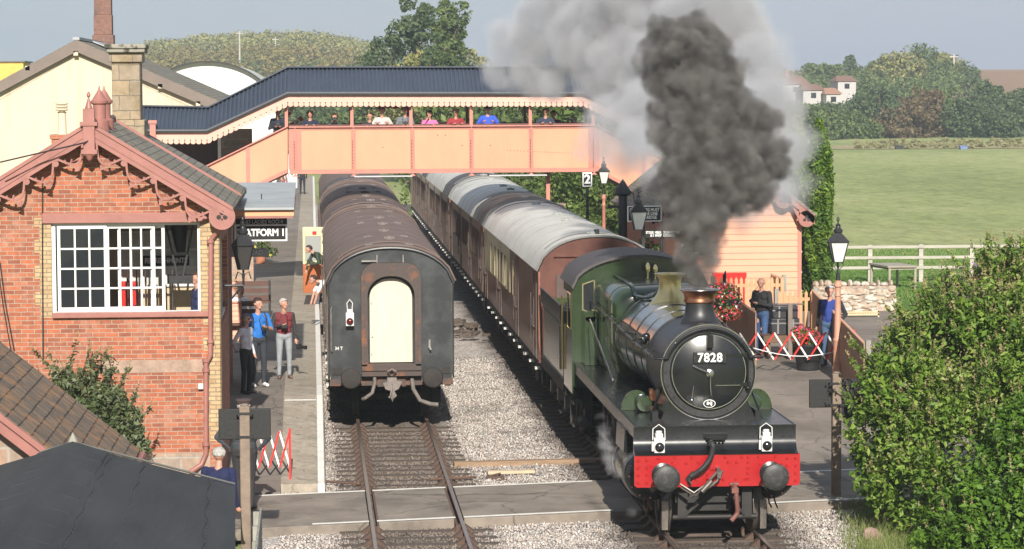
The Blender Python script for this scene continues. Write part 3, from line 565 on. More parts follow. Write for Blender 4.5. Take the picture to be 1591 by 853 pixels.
# windows: frame, a fixed sash on the left, two overlapping sliding sashes, an open bay on the right
wf = thing('window_frame', None, None); wf.parent = sb; wf.location = V(0, 0, 0)
g = MB(); yy = YB+.06
for x0, x1, z0, z1 in ((w0.x, w0.x+.07, w1.z, w0.z), (w1.x-.045, w1.x, w1.z, w0.z), (w0.x+.07, w1.x-.045, w0.z-.05, w0.z), (w0.x+.07, w1.x-.045, w1.z, w1.z+.05)): g.box(x0, x1, yy, yy+.12, z0, z1)
bpy.data.objects.remove(wf); fr = g.build('window_frame', WHITEP, sb, bevel=.004)
def sash(px0, px1, cols, yo, solid=True):
    a, b = A(px0, 0).x, A(px1, 0).x; z0, z1 = w1.z+.05, w0.z-.05; g = MB(); y = YB+.05+yo; t_ = .055
    g.box(a, a+t_, y, y+.04, z0, z1); g.box(b-t_, b, y, y+.04, z0, z1); g.box(a+t_, b-t_, y, y+.04, z1-t_, z1); g.box(a+t_, b-t_, y, y+.04, z0, z0+t_+.02)
    for k in range(1, cols): x = a+t_+(b-a-2*t_)*k/cols; g.box(x-.016, x+.016, y+.006, y+.034, z0+t_, z1-t_)
    for k in range(1, 4): z = z0+t_+(z1-z0-2*t_)*k/4; g.box(a+t_, b-t_, y+.008, y+.032, z-.016, z+.016)
    s_ = g.build('sash', WHITEP, sb)
    if solid: h = MB(); h.box(a+.02, b-.02, y+.018, y+.022, z0, z1); h.build('pane', GLASS, s_)
    return s_
sash(82, 160, 3, 0); sash(158, 235, 4, .045, False); sash(176, 250, 4, .1, False)
# lever-frame room seen through the open bay
g = MB(); g.box(XL+.25, XR-.25, YB+.3, YB+4.9, w1.z-.35, w1.z-.25); g.build('floor', WOOD, sb)
g = MB(); g.box(XR-.2, XR-.05, YB+.6, YB+4.4, 3.0, 3.06)
for k in range(9): yk = YB+.6+3.8*k/8; g.box(XR-.17, XR-.1, yk-.025, yk+.025, 3.0, 4.5)
for z in (3.5, 4.0): g.box(XR-.16, XR-.11, YB+.6, YB+4.4, z-.015, z+.015)
g.build('side_window', WHITEP, sb)
BLK = mat('black_iron', (.022, .022, .024), .42, var=.25, vs=5); REDP = mat('red_paint', (.55, .02, .015), .35, var=.1)
g = MB(); a, b = A(278, 350, 49.9), A(281, 392, 49.9); g.cyl(a, b, .16, .08, n=14); b = A(281, 430, 49.9); g.box(b.x-.24, b.x+.22, 49.8, 50.1, b.z-.12, b.z+.03); g.bar(A(258, 350, 49.9), A(276, 430, 49.9), .035, .035); g.bar(A(300, 350, 49.9), A(284, 430, 49.9), .035, .035); g.build('block_shelf', BLK, sb)
g = MB(); a = A(200, 463, 50.5); g.box(a.x-.16, a.x+.16, 50.4, 50.7, a.z-.35, a.z+.3); g.build('red_cabinet', REDP, sb, bevel=.02)
g = MB()
for k in range(7): q = A(185+k*14, 455, 50.2); g.cyl(q-V(0, 0, .6), q+V(0, -.1, .3), .018, n=6); g.cyl(q+V(0, -.1, .3), q+V(0, -.11, .42), .014, n=6)
g.build('signal_lever', mat('lever_steel', (.5, .5, .5), .25, .9, var=.1), sb)
g = MB(); g.box(XL+.25, XR-.25, YB+1.96, YB+2.0, w1.z-.25, ze-.06); g.build('added_partition', mat('cream_partition', (.50, .42, .28), .8, var=.2), sb)  # added partition, set close behind the window to catch sunlight
g = MB(); xa_, xb_ = A(182, 0, 50.7).x, A(303, 0, 50.7).x; za_, zb_ = A(0, 362, 50.7).z, A(0, 446, 50.7).z; g.box(xa_, xb_, YB+1.935, YB+1.95, zb_, za_); g.build('daylight_panel', mat('painted_daylight', (.55, .55, .50), .3, var=.3, vs=3), sb); g = MB()  # opaque pale panel, its colour stands for daylight behind the glazing bars
for k in range(8): x = xa_+(xb_-xa_)*k/7; g.box(x-.02, x+.02, YB+1.90, YB+1.93, zb_, za_)
for k in range(4): z = zb_+(za_-zb_)*k/3; g.box(xa_, xb_, YB+1.905, YB+1.925, z-.018, z+.018)
g.build('panel_glazing_bars', WHITEP, sb); q = A(258, 405, 50.6); g = MB(); g.box(q.x-.42, q.x+.42, YB+1.84, YB+1.87, q.z-.09, q.z+.09); o_ = g.build('refreshments_board', mat('sign_black', (0, 0, 0)), sb); text('REFRESHMENTS', .13, WHITEP, (q.x, YB+1.832, q.z), o_, sx=.85, bold=.03)
# roof, bargeboards with scrolled fretwork, pendant, ridge ventilators
SL = .61; yF, yBk = YB-.34, YB+5.35
def roofz(x, d=0): return apx.z+.12-abs(x-apx.x)*SL+d
xr_e = A(362, 338, YB-.3).x; xl_e = 2*apx.x-xr_e
g = MB()
for xe in (xr_e, xl_e): g.prism([(apx.x, yF+.05, roofz(apx.x)), (xe, yF+.05, roofz(xe)), (xe, yF+.05, roofz(xe)-.07), (apx.x, yF+.05, roofz(apx.x)-.07)], (0, yBk-yF-.05, 0))
roof = g.build('roof', SLATE, sb)
g = MB(); g.cyl((apx.x, yF+.05, roofz(apx.x)+.03), (apx.x, yBk, roofz(apx.x)+.03), .07, n=10); g.build('ridge_tile', mat('clay_ridge', (.16, .12, .10), .9, var=.3), roof)
g = MB(); g.prism([(apx.x, yBk-.02, roofz(apx.x)+.05), (xr_e, yBk-.02, roofz(xr_e)+.05), (xr_e, yBk-.02, roofz(xr_e)-.2), (apx.x, yBk-.02, roofz(apx.x)-.2)], (0, .08, 0)); g.build('rear_bargeboard', PINK, sb)
g = MB(); bw = .25
for sg in (1, -1):
    xe = apx.x+sg*(xr_e-apx.x)
    def rp(x, d, y): return V(x, y, apx.z+.10-abs(x-apx.x)*SL+d)
    g.prism([rp(apx.x, .04, yF), rp(xe, .04, yF), rp(xe, -bw, yF), rp(apx.x, -bw, yF)], (0, .05, 0))
    g.prism([rp(apx.x, .07, yF-.03), rp(xe, .07, yF-.03), rp(xe, .0, yF-.03), rp(apx.x, .0, yF-.03)], (0, .03, 0))
    g.prism([rp(apx.x, -.12, yF-.015), rp(xe, -.12, yF-.015), rp(xe, -.16, yF-.015), rp(apx.x, -.16, yF-.015)], (0, .015, 0))
    ec = V(xe-sg*.19, yF-.01, rp(xe-sg*.19, -.22, 0).z); g.cyl(ec, ec+V(0, .06, 0), .23, n=26, smooth=False)
g.build('bargeboard', PINK, sb)
h = MB()
for sg in (1, -1):
    g = MB(); L_ = abs(xr_e-apx.x)-.45; n = 4; ax_ = V(sg, 0, -SL).normalized(); nx = V(-sg*SL, 0, -1).normalized()
    st = V(apx.x+sg*.12, yF+.025, apx.z+.10-bw-.12*SL)
    for k in range(n):
        s0 = st+V(sg*L_*k/n, 0, -SL*L_*k/n); ln = L_/n*math.hypot(1, SL)
        pts = [s0+ax_*ln*t+nx*(-.01+.25*math.sin(PI*min(1, t*1.15))**1.0*(1 if t < .87 else 1)) for t in [i/12 for i in range(13)]]
        for i in range(12): g.bar(pts[i], pts[i+1], .036, .045+.02*math.sin(PI*i/12), upv=(0, 1, 0))
        c = s0+ax_*ln*.5+nx*.13; g.tube([c+ax_*.0, c+ax_*.06+nx*.05, c+ax_*.13+nx*.02, c+ax_*.12-nx*.06], .022, 6)
        c2 = s0+ax_*ln*.98+nx*.05; g.cyl(c2-V(0, .02, 0), c2+V(0, .02, 0), .055, n=10)
        c3 = pts[6]+nx*.05; g.prism([c3-ax_*.06, c3+nx*.09, c3+ax_*.06], (0, .03, 0))
    ec = V(apx.x+sg*(xr_e-apx.x)-sg*.19, yF-.014, apx.z+.10-abs(xr_e-apx.x-.19)*SL-.22)
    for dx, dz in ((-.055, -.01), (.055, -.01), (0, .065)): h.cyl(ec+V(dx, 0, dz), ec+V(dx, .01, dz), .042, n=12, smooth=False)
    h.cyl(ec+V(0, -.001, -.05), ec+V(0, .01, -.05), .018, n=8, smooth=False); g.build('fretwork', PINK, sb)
h.build('trefoil_dark_disc', DARKIN, sb)  # solid dark discs painted for the shade of uncut trefoil holes
g = MB(); p = V(apx.x, yF-.02, 0); zt = A(141, 140, YB-.3).z; zp = A(141, 250, YB-.3).z
g.box(p.x-.1, p.x+.1, p.y-.08, p.y+.1, zp+.1, zt-.32); g.box(p.x-.15, p.x+.15, p.y-.1, p.y+.12, zt-.62, zt-.55); g.box(p.x-.14, p.x+.14, p.y-.1, p.y+.12, zp+.12, zp+.2)
g.lathe([(.0, zt-.02), (.03, zt-.06), (.035, zt-.1), (.012, zt-.13), (.07, zt-.32)], (p.x, p.y, 0), n=12); g.lathe([(.0, zp-.02), (.045, zp+.03), (.09, zp+.12)], (p.x, p.y, 0), n=12)
g.build('finial', PINK, sb, bevel=.006)
for dx, dy in ((.28, .75), (.50, 1.9)):
    g = MB(); zr = roofz(apx.x+.05)-.05; c = (apx.x+.1, YB+dy, 0); zt2 = A(0, 134, YB+dy).z
    g.lathe([(.17, zr-.1), (.17, zr+.12), (.115, zr+.16), (.115, zt2-.34), (.15, zt2-.31), (.155, zt2-.27), (.13, zt2-.25), (.02, zt2-.07), (.008, zt2)], c, n=20); g.build('ridge_ventilator', PINK, roof)
# down pipe, cables, alarm box
def drain(pts, r, name, parent, m=PINK): g = MB(); g.tube(pts, r, 10); return g.build(name, m, parent)
yp = YB-.10
g = MB(); g.tube([V(*A(352, 349, YB-.25)), V(*A(336, 362, yp)), V(*A(328, 372, yp)), V(*A(327, 552, yp)), V(*A(320, 565, yp)), V(*A(320, 705, yp)), V(*A(313, 722, yp)), V(*A(295, 734, yp-.1))], .045, 10)
for py in (375, 530, 560, 575, 690): q = A(327 if py < 555 else 320, py, yp); g.cyl(q-V(0, 0, .03), q+V(0, 0, .03), .065, n=10)
g.build('downpipe', PINK, sb)
g = MB(); q = A(312, 600, YB-.03); g.box(q.x-.045, q.x+.045, q.y-.06, YB, q.z-.05, q.z+.05); g.build('alarm_box', WHITEP, sb, bevel=.01)
g = MB(); g.tube([A(66, 275, YB-.02), A(66, 400, YB-.02), A(67, 565, YB-.02)], .014, 5); g.tube([A(0, 408, YB-.02), A(8, 470, YB-.02), A(22, 545, YB-.02)], .013, 5); g.tube([A(-4, 410, YB-.02), A(4, 470, YB-.02), A(17, 545, YB-.02)], .011, 5); g.build('cable', BLK, sb)
g = MB(); g.tube([A(0, 252, YB-1), A(60, 238, YB-.7), A(130, 222, YB-.5), A(140, 218, YB-.4)], .014, 5); tag(g.build('overhead_cable', BLK), 'thin black cable slung to the gable of the signal box', 'cable')
# ---------------------------------------------------------------- booking office behind the signal box
ob = thing('station_office', 'long low station building behind the signal box with weathered slate roof and stone chimney', 'building', (-3.7, 54.6, 0))
ef = at(383, 292, 60.4); rgz = 6.36; rx = -3.72; sl2 = (rgz-ef.z)/(ef.x-rx)
g = MB()
for sg in (1, -1):
    xe = rx+sg*(ef.x-rx); g.prism([(rx, 54.3, rgz), (xe, 54.3, ef.z), (xe, 54.3, ef.z-.1), (rx, 54.3, rgz-.1)], (0, 6.1, 0))
of = g.build('roof', SLATE, ob)
g = MB(); g.box(rx-2.0, XR-.12, 54.4, 60.2, .2, ef.z-.0); g.prism([(rx-2, 60.1, ef.z), (rx+2.0, 60.1, ef.z), (rx, 60.1, rgz-.12)], (0, .1, 0)); g.build('wall', mat('dark_red_boards', (.20, .085, .06), .7, var=.2, stretch=(1, 1, .2)), ob)
g = MB(); c0 = at(199, 226, 57); cw = 58/75/2
zs = lambda py: at(199, py, 57).z
g.box(c0.x-cw*.95, c0.x+cw*.95, 56.55, 57.5, 5.4, zs(186)); g.box(c0.x-cw*.74, c0.x+cw*.74, 56.65, 57.4, zs(186), zs(97)); g.box(c0.x-cw*.87, c0.x+cw*.87, 56.58, 57.46, zs(97), zs(82)); 
st_ch = g.build('stone_chimney', brick('chimney_stone', (.36, .27, .17), (.27, .225, .17), (.15, .135, .11), .42, .31, .008, .8, stain=(.20, .15, .08), stain_amt=.8), of, bevel=.02)
g = MB(); g.box(c0.x-cw*1.02, c0.x+cw*1.02, 56.48, 57.56, zs(82), zs(76)); g.box(c0.x-cw*1.08, c0.x+cw*1.08, 56.44, 57.6, zs(76), zs(69)); g.build('chimney_cap', mat('mossy_stone', (.30, .28, .23), .95, var=.3, vs=6, col2=(.06, .06, .04), lo=.48, hi=.56, bump=.6), of, bevel=.02)
g = MB(); g.prism([(c0.x-.1, 56.2, roofz(0)*0+rgz-.3), (c0.x+.75, 56.2, rgz-.55), (c0.x+.75, 57.9, rgz-.55), (c0.x-.1, 57.9, rgz-.3)], (0, 0, .14)); g.build('lead_flashing', LEAD, of)
# awning over the platform with its hanging signs
aw = thing('platform_awning', 'grey metal awning with peach fascia reaching over the platform beside the office', 'awning', (-1, 58, 0))
GREYM = mat('grey_roof_sheet', (.36, .38, .38), .55, var=.15, vs=1.2)
zA = at(400, 326, 58).z
g = MB(); g.prism([(at(370, 326, 58).x-.3, 57.9, zA), (at(457, 326, 58).x, 57.9, zA), (at(460, 290, 66.5).x, 66.5, zA+.22), (at(378, 290, 66.5).x-.4, 66.5, zA+.22)], (0, 0, .05)); g.build('roof_sheet', GREYM, aw)
g = MB(); g.box(at(369, 0, 58).x-.3, at(453, 0, 58).x, 58.0, 58.08, zA-.13, zA-.01); g.box(at(453, 0, 58).x-.08, at(453, 0, 58).x, 58.08, 66, zA-.15, zA-.01); g.build('fascia', PEACH, aw)
g = MB(); g.box(at(365, 0, 58).x-.3, at(452, 0, 58).x, 57.97, 58.05, zA-.18, zA-.13); g.build('fascia_moulding', PINK, aw)
for yk in (59.5, 63, 66): g = MB(); g.box(-1.62, -.5, yk, yk+.08, zA-.14, zA-.005); g.build('rafter', PINK, aw)
SIGNB = mat('sign_black', (.025, .027, .03), .4, var=.15); SIGNW = mat('sign_white', (.78, .78, .75), .5, var=.05)
def sign(name, label, px0, px1, py0, py1, Y, lines, size, border=.03, cat='sign', th=.05, bmat=None, fmat=None, tm=None, rods=0.0, sx=1.0, off=0.0, bold=.02, space=1.0):
    a, b = at(px0, py0, Y), at(px1, py1, Y); t = thing(name, label, cat, ((a.x+b.x)/2, Y, b.z)); bmat = bmat or SIGNW; fmat = fmat or SIGNB; tm = tm or SIGNW
    g = MB(); g.box(a.x, b.x, Y, Y+th, b.z, a.z); g.build('frame', bmat, t, bevel=.004)
    g = MB(); g.box(a.x+border, b.x-border, Y-.006, Y-.0005, b.z+border, a.z-border); g.build('board', fmat, t)
    if rods:
        g = MB(); g.cyl((a.x+.15, Y+.02, a.z), (a.x+.15, Y+.02, a.z+rods), .012, n=6); g.cyl((b.x-.15, Y+.02, a.z), (b.x-.15, Y+.02, a.z+rods), .012, n=6); g.build('hanger_rod', BLK, t)
    if lines: text(lines, size, tm, ((a.x+b.x)/2+off, Y-.012, (a.z+b.z)/2), t, sx=sx, bold=bold, space=space)
    return t
sign('platform_sign', 'black PLATFORM 1 sign with white border under the awning', 365, 446.5, 349, 374.5, 58.4, 'PLATFORM 1', .205, .035, rods=.25, sx=.86, bold=.035)
sign('booking_office_sign', 'dark BOOKING OFFICE AND LADIES ROOM sign above the platform sign', 366, 446, 334, 349, 59.6, 'BOOKING OFFICE\nAND LADIES ROOM', .115, .0, bmat=SIGNB, tm=mat('grey_letters', (.6, .6, .58), .6, var=.1), rods=.1, sx=.9)
sign('destination_sign', 'narrow grey MINEHEAD sign hanging below the platform sign', 352, 418, 387, 399, 60.5, 'MINEHEAD', .15, .012, bmat=mat('grey_sign', (.42, .43, .43), .6, var=.1), fmat=mat('grey_sign', (.42, .43, .43)), rods=1.2, sx=.9)
sign('refreshments_sign', 'white lettered REFRESHMENTS sign seen through the signal box windows', 226, 292, 396, 410, 56.5, None, .1) if 0 else None
# black bracket lantern on the signal box corner
def lantern(t, c, s=1.0, gm=None, dark=False):
    """four-sided gas lantern; c = bottom centre of the glass"""
    gm = gm or GLASS; c = Vector(c); w0_, w1_, h_ = .10*s, .20*s, .46*s
    q = lambda w, z, i: c+V(w*(1, -1, -1, 1)[i], w*(-1, -1, 1, 1)[i], z)
    g = MB()
    for i in range(4): g.bar(q(w0_, 0, i), q(w1_, h_, i), .018*s, .018*s); g.bar(q(w0_, 0, i), q(w0_, 0, (i+1) % 4), .02*s, .02*s); g.bar(q(w1_, h_, i), q(w1_, h_, (i+1) % 4), .025*s, .025*s)
    g.build('lantern_frame', BLK, t)
    g = MB(); g.add([q(w0_-.008, .01, i) for i in range(4)]+[q(w1_-.008, h_, i) for i in range(4)], [(0, 1, 5, 4), (1, 2, 6, 5), (2, 3, 7, 6), (3, 0, 4, 7), (0, 3, 2, 1)]); g.build('lantern_glass', gm, t)
    g = MB(); g.add([q(w1_+.03*s, h_, i) for i in range(4)]+[q(.07*s, h_+.2*s, i) for i in range(4)], [(0, 1, 5, 4), (1, 2, 6, 5), (2, 3, 7, 6), (3, 0, 4, 7), (3, 2, 1, 0), (4, 5, 6, 7)])
    g.lathe([(.07*s, h_+.19*s), (.10*s, h_+.22*s), (.105*s, h_+.27*s), (.06*s, h_+.31*s), (.05*s, h_+.36*s), (.065*s, h_+.38*s), (.02*s, h_+.42*s), (.015*s, h_+.46*s), (.035*s, h_+.49*s), (.03*s, h_+.53*s), (0, h_+.58*s)], c, n=14)
    g.build('lantern_cap', BLK, t)
c = at(378, 418, 50.4)
t = thing('wall_lantern', 'large black lantern on a curled iron bracket beside the signal box wall', 'lamp', (XR, 50.4, c.z))
lantern(t, c, .95, DARKIN); g = MB(); g.cyl(c-V(0, 0, .3), c, .02, n=8); g.tube([V(XR, 50.4, c.z-.3), c-V(0, 0, .3)], .022, 8); g.tube([V(XR, 50.4, c.z-.62), V(XR+.15, 50.4, c.z-.55), c-V(.12, 0, .42), c-V(.0, 0, .3)], .016, 6); g.tube([c-V(.14, 0, .18), c-V(.1, 0, .05), c-V(.02, 0, .1), c-V(.0, 0, .28)], .012, 6); g.tube([c+V(.14, 0, -.18), c+V(.1, 0, -.05), c+V(.02, 0, -.1), c+V(.0, 0, -.28)], .012, 6); g.build('bracket', BLK, t)
# ---------------------------------------------------------------- goods shed, arched shed, pot chimney
YG = 100
gs = thing('goods_shed', 'big cream rendered building with brown bargeboards and slate roof', 'building', (-8.5, YG, 0))
CREAM = mat('cream_render', (.64, .545, .40), .9, var=.07, vs=.8, col2=(.50, .41, .30), lo=.50, hi=.74, stretch=(5, 5, .3), bump=.2, bs=8)
BROWN = mat('brown_barge', (.19, .15, .125), .7, var=.15); ap = at(118, 62, YG); er = at(352, 163, YG); el = at(-40, 148, YG)
g = MB(); g.prism([(el.x+.4, YG+.3, -.2), (er.x-.5, YG+.3, -.2), (er.x-.5, YG+.3, er.z+.1), (ap.x, YG+.3, ap.z-.1), (el.x+.4, YG+.3, el.z+.1)], (0, 22, 0)); g.build('wall', CREAM, gs)
g = MB(); g.prism([ap, er, er-V(0, 0, .38), ap-V(0, 0, .42)], (0, .12, 0)); g.prism([ap, el, el-V(0, 0, .38), ap-V(0, 0, .42)], (0, .12, 0))
g.build('bargeboard', BROWN, gs)
g = MB()
for e in (er, el): g.prism([ap-V(0, 0, .5)+V(0, .27, 0), e-V(0, 0, .62)+V(0, .27, 0), e-V(0, 0, .66)+V(0, .27, 0), ap-V(0, 0, .54)+V(0, .27, 0)], (0, .04, 0))
for px, py in ((43, 105), (118, 82), (249, 133), (308, 160)): q = at(px, py, YG+.1); g.box(q.x-.08, q.x+.08, q.y-.1, q.y+.2, q.z-.1, q.z+.06)
g.build('purlin_end', CREAM, gs)
g = MB(); 
for e in (er, el): g.prism([ap+V(0, .05, .02), e+V(0, .05, .02), e+V(0, .05, -.1), ap+V(0, .05, -.1)], (0, 22, 0))
gr = g.build('roof', SLATE, gs)
g = MB(); g.box(ap.x-.12, ap.x+.12, YG+.02, YG+12, ap.z, ap.z+.1); g.prism([ap+V(.0, 6, .06), ap+V(1.2, 6, -.42), ap+V(1.2, 12, -.42), ap+V(0, 12, .06)], (0, 0, .05)); g.build('ridge_lead', LEAD, gr)
q = at(161, 62, 112); g = MB(); g.box(q.x-.42, q.x+.42, 111.6, 112.5, ap.z-1, q.z+.2); g.box(q.x-.36, q.x+.36, 111.65, 112.45, q.z+.2, q.z+1.0); g.box(q.x-.34, q.x+.34, 111.67, 112.4, q.z+1.0, q.z+2.2); g.box(q.x-.4, q.x+.4, 111.6, 112.5, q.z+2.2, q.z+2.35)
g.build('brick_chimney', brick('old_brick', (.26, .12, .085), (.20, .10, .075), (.15, .12, .1), .23, .08, .008, .5, stain=(.1, .07, .06)), gr, bevel=.02)
ash = thing('arched_shed', 'white barrel-roofed shed with black rim behind the goods shed', 'shed', (-4, 143, 0))
cx_, top, lft, rgt = at(330, 100, 143), at(330, 97, 143), at(240, 118, 143), at(430, 150, 143)
cc = V(at(320, 0, 143).x, 143, 0); hw = (at(432, 0, 143).x-cc.x); zt_ = at(0, 97, 143).z; zb_ = at(0, 158, 143).z
arc = [V(cc.x+hw*math.sin(t_), 143, zb_+(zt_-zb_)*((math.cos(t_)-math.cos(1.25))/(1-math.cos(1.25)))) for t_ in [1.25*k/14 for k in range(-14, 15)]]
g = MB(); g.prism(arc+[V(arc[-1].x, 143, -.3), V(arc[0].x, 143, -.3)], (0, .3, 0)); g.build('end_wall', mat('white_sheet', (.74, .74, .68), .7, var=.05), ash)
g = MB()
for i in range(28): a, b = arc[i], arc[i+1]; g.add([a-V(0, .3, 0), b-V(0, .3, 0), b+V(0, 26, 0), a+V(0, 26, 0)], [(0, 1, 2, 3)], 0, True)
g.build('barrel_roof', mat('pale_roof', (.50, .53, .46), .8, var=.15), ash, angle=80)
g = MB(); 
for i in range(28): g.bar(arc[i]-V(0, .3, 0), arc[i+1]-V(0, .3, 0), .08, .14, upv=(0, 1, 0))
g.build('rim', BLK, ash)
q = at(97, 222, 76); t = thing('flue_pot', 'cream flue pot with slotted cowl on a red brick stack by the cream wall', 'chimney', (q.x, 76, 0))
g = MB(); z1_ = at(97, 210, 76).z; g.box(q.x-.27, q.x+.27, 75.7, 76.3, 0, z1_-.1); g.box(q.x-.31, q.x+.31, 75.66, 76.34, z1_-.1, z1_+.02); g.build('brick_stack', RED_BR, t)
g = MB(); z2_ = at(97, 175, 76).z; g.lathe([(.15, z1_), (.12, z1_+.1), (.11, z2_), (.16, z2_+.02)], (q.x, 76, 0)); 
for k in range(3): g.lathe([(.13, z2_+.05+k*.08), (.17, z2_+.07+k*.08), (.17, z2_+.1+k*.08), (.13, z2_+.12+k*.08)], (q.x, 76, 0))
g.cyl((q.x, 76, z2_), (q.x, 76, z2_+.28), .09); g.build('pot', CREAM, t)
q = at(10, 106, 150); t = thing('yellow_shed', 'low shed with yellow upper wall far behind the cream building', 'shed', (q.x, 150, 0)); g = MB(); g.box(q.x-2, q.x+.9, 150, 154, -.3, at(0, 97, 150).z); g.build('wall', mat('yellow_board', (.65, .45, .10), .7), t); g = MB(); g.box(q.x-2.1, q.x+1, 149.9, 154.1, at(0, 97, 150).z, at(0, 95, 150).z); g.build('roof', SLATE, t)
# ---------------------------------------------------------------- outbuilding with lichen roof, felt shed
ou = thing('tiled_outbuilding', 'stone outbuilding with lichen-covered tile roof and salmon bargeboard', 'outbuilding', (-4.4, 34.2, 0))
fe, fr_ = at(217, 698, 39), at(5, 534, 39); ne, nr = at(176, 781, 34.2), at(-45, 617, 34.2)
so = (fr_.z-fe.z)/(fr_.x-fe.x); rX = fr_.x-.35; rZ = fe.z+so*(rX-fe.x); eX = fe.x
g = MB(); g.prism([(rX, 34.2, rZ), (eX, 34.2, fe.z), (eX, 34.2, fe.z-.07), (rX, 34.2, rZ-.07)], (0, 4.8, 0)); g.prism([(rX, 34.2, rZ), (2*rX-eX, 34.2, fe.z), (2*rX-eX, 34.2, fe.z-.07), (rX, 34.2, rZ-.07)], (0, 4.8, 0)); rf_ = g.build('roof', LICHEN, ou)
g = MB()
for k in range(17): y_ = 34.2+.28*k; g.cyl((rX, y_, rZ-.0), (rX, y_+.27, rZ+.015), .09, .1, n=10)
g.build('ridge_tile', LICHEN, rf_)
g = MB()
for xe in (eX, 2*rX-eX): g.prism([(rX, 34.12, rZ-.01), (xe, 34.12, fe.z-.01), (xe, 34.12, fe.z-.26), (rX, 34.12, rZ-.26)], (0, .06, 0)); g.prism([(rX, 34.07, rZ+.0), (xe, 34.07, fe.z+.0), (xe, 34.07, fe.z-.09), (rX, 34.07, rZ-.09)], (0, .05, 0))
g.build('bargeboard', PINK, ou)
g = MB(); g.prism([(2*rX-eX+.3, 34.4, -.2), (eX-.3, 34.4, -.2), (eX-.3, 34.4, fe.z+.15), (rX, 34.4, rZ-.1), (2*rX-eX+.3, 34.4, fe.z+.15)], (0, 4.4, 0)); g.build('wall', STONE, ou)
g = MB(); g.tube([(eX+.04, 34.3, fe.z-.08), (eX+.04, 39, fe.z-.08)], .05, 8); g.tube([(eX+.06, 38.9, fe.z-.1), (eX+.06, 38.9, .2)], .04, 8); g.build('gutter', PINK, ou)
fs_ = thing('felt_roofed_shed', 'shed in the near left corner with charcoal felt roof and overlapping ridge pieces', 'shed', (-2.9, 33, 0))
FELT = mat('roofing_felt', (.038, .040, .041), .8, var=.35, vs=1.2, bump=.3, bs=9, stretch=(1.2, .25, 1), spec=.35)
ra = at(113, 690, 33); e1 = at(365, 755, 33); e0 = at(372, 880, 27.5); el_ = V(ra.x-2.6, 33, at(-40, 740, 33).z)
dl = (e1-ra); yn = 20.0; rb_ = V(ra.x-.12, yn, ra.z); e2 = V(e1.x+.12+.25, yn, e1.z-.05)
def fpt(u, v): a = ra.lerp(rb_, v); b = e1.lerp(e2, v); return a.lerp(b, u)
g = MB(); g.prism([ra, e1, e2, rb_], (0, 0, -.05)); l1 = ra+V(-2.6, 0, -.72); l2 = rb_+V(-2.6, 0, -.72); g.prism([ra, rb_, l2, l1], (0, 0, -.05)); fr2 = g.build('roof', FELT, fs_)
g = MB(); uy = (rb_-ra).normalized()
for k in range(13):     # overlapping ridge pieces
    y0_ = k*.95; a = ra+uy*y0_; b = ra+uy*(y0_+.95); sa = V(.42, 0, .42*dl.z/dl.x); sb_ = V(-.42, 0, -.42*.277)
    lift = V(0, 0, .012); li2 = V(0, 0, .022)
    g.add([a+sb_+lift, a+lift*3, a+sa+lift, b+sb_+li2, b+li2*1.6, b+sa+li2], [(0, 1, 4, 3), (1, 2, 5, 4)]); g.add([b+sb_+lift*.3, b+lift, b+sa+lift*.3, b+sb_+li2, b+li2*1.6, b+sa+li2], [(0, 1, 4, 3), (1, 2, 5, 4)])
g.build('ridge_piece', FELT, fr2)
g = MB(); 
for u in (.02+.42/abs(dl.x), .44, .84):
    p_ = [fpt(u, v)+V(.006*math.sin(v*60)*3, 0, .012) for v in [k/40 for k in range(41)]]; g.tube(p_, .008, 5)
    for k in range(120): g.rivet(fpt(u, k/120)+V(.03*(1 if k % 2 else -1), 0, .004), (0, 0, 1), .011)
g.build('felt_seam', mat('felt_seam', (.03, .03, .032), .6, var=.3), fr2)
g = MB(); g.lathe([(.07, -.02), (.05, .05), (0, .14)], ra+V(0, .03, 0), n=8); g.build('ridge_end', mat('weathered_zinc', (.30, .29, .24), .7), fr2)
g = MB(); g.prism([(ra.x-2.3, 32.8, -.3), (e1.x-.15, 32.8, -.3), (e1.x-.15, 32.8, e1.z), (ra.x, 32.8, ra.z-.08), (ra.x-2.3, 32.8, ra.z-.72)], (0, -12, 0)); g.build('wall', mat('shed_boards', (.12, .09, .07), .8, var=.3, stretch=(6, 6, .5)), fs_)
g = MB(); g.tube([ra+V(-.4, .03, -.1), ra+V(0, .03, .02), e1+V(0, .03, .02)], .015, 5); g.build('edge_strip', mat('edge_dark', (.10, .10, .09), .8), fr2)
# ---------------------------------------------------------------- boards on posts and the sleeper fence
def board_on_post(label, px, Y, py_top, z0, b0, b1, side=None):
    t = thing('notice_board', label, 'notice board', (at(px, 0, Y).x, Y, z0)); PC = mat('concrete_post', (.25, .19, .145), .9, var=.25, vs=4, bump=.8, bs=60)
    p = at(px, py_top, Y); g = MB(); g.box(p.x-.08, p.x+.08, Y-.12, Y+.03, z0, p.z-.03); g.lathe([(.08, -.03), (.05, 0), (0, .01)], (p.x, Y-.045, p.z), n=8); g.build('post', PC, t, bevel=.02)
    a, b = at(b0[0], b0[1], Y), at(b1[0], b1[1], Y); g = MB(); g.box(a.x, b.x, Y+.035, Y+.07, b.z, a.z); g.build('board', mat('board_back_black', (.014, .014, .013), .6, var=.6, vs=30, bump=.2), t, bevel=.012)
    g = MB(); 
    for z in (a.z-.06, b.z+.06): g.box(p.x-.13, p.x+.13, Y-.13, Y-.12, z-.02, z+.02); g.cyl((p.x-.12, Y-.14, z), (p.x-.12, Y+.04, z), .01, n=6); g.cyl((p.x+.12, Y-.14, z), (p.x+.12, Y+.04, z), .01, n=6)
    g.build('clamp', BLK, t); return t
board_on_post('black notice board seen from behind, on the post at the left end of the crossing', 380, 43.2, 627, -.2, (339, 636), (421, 683))
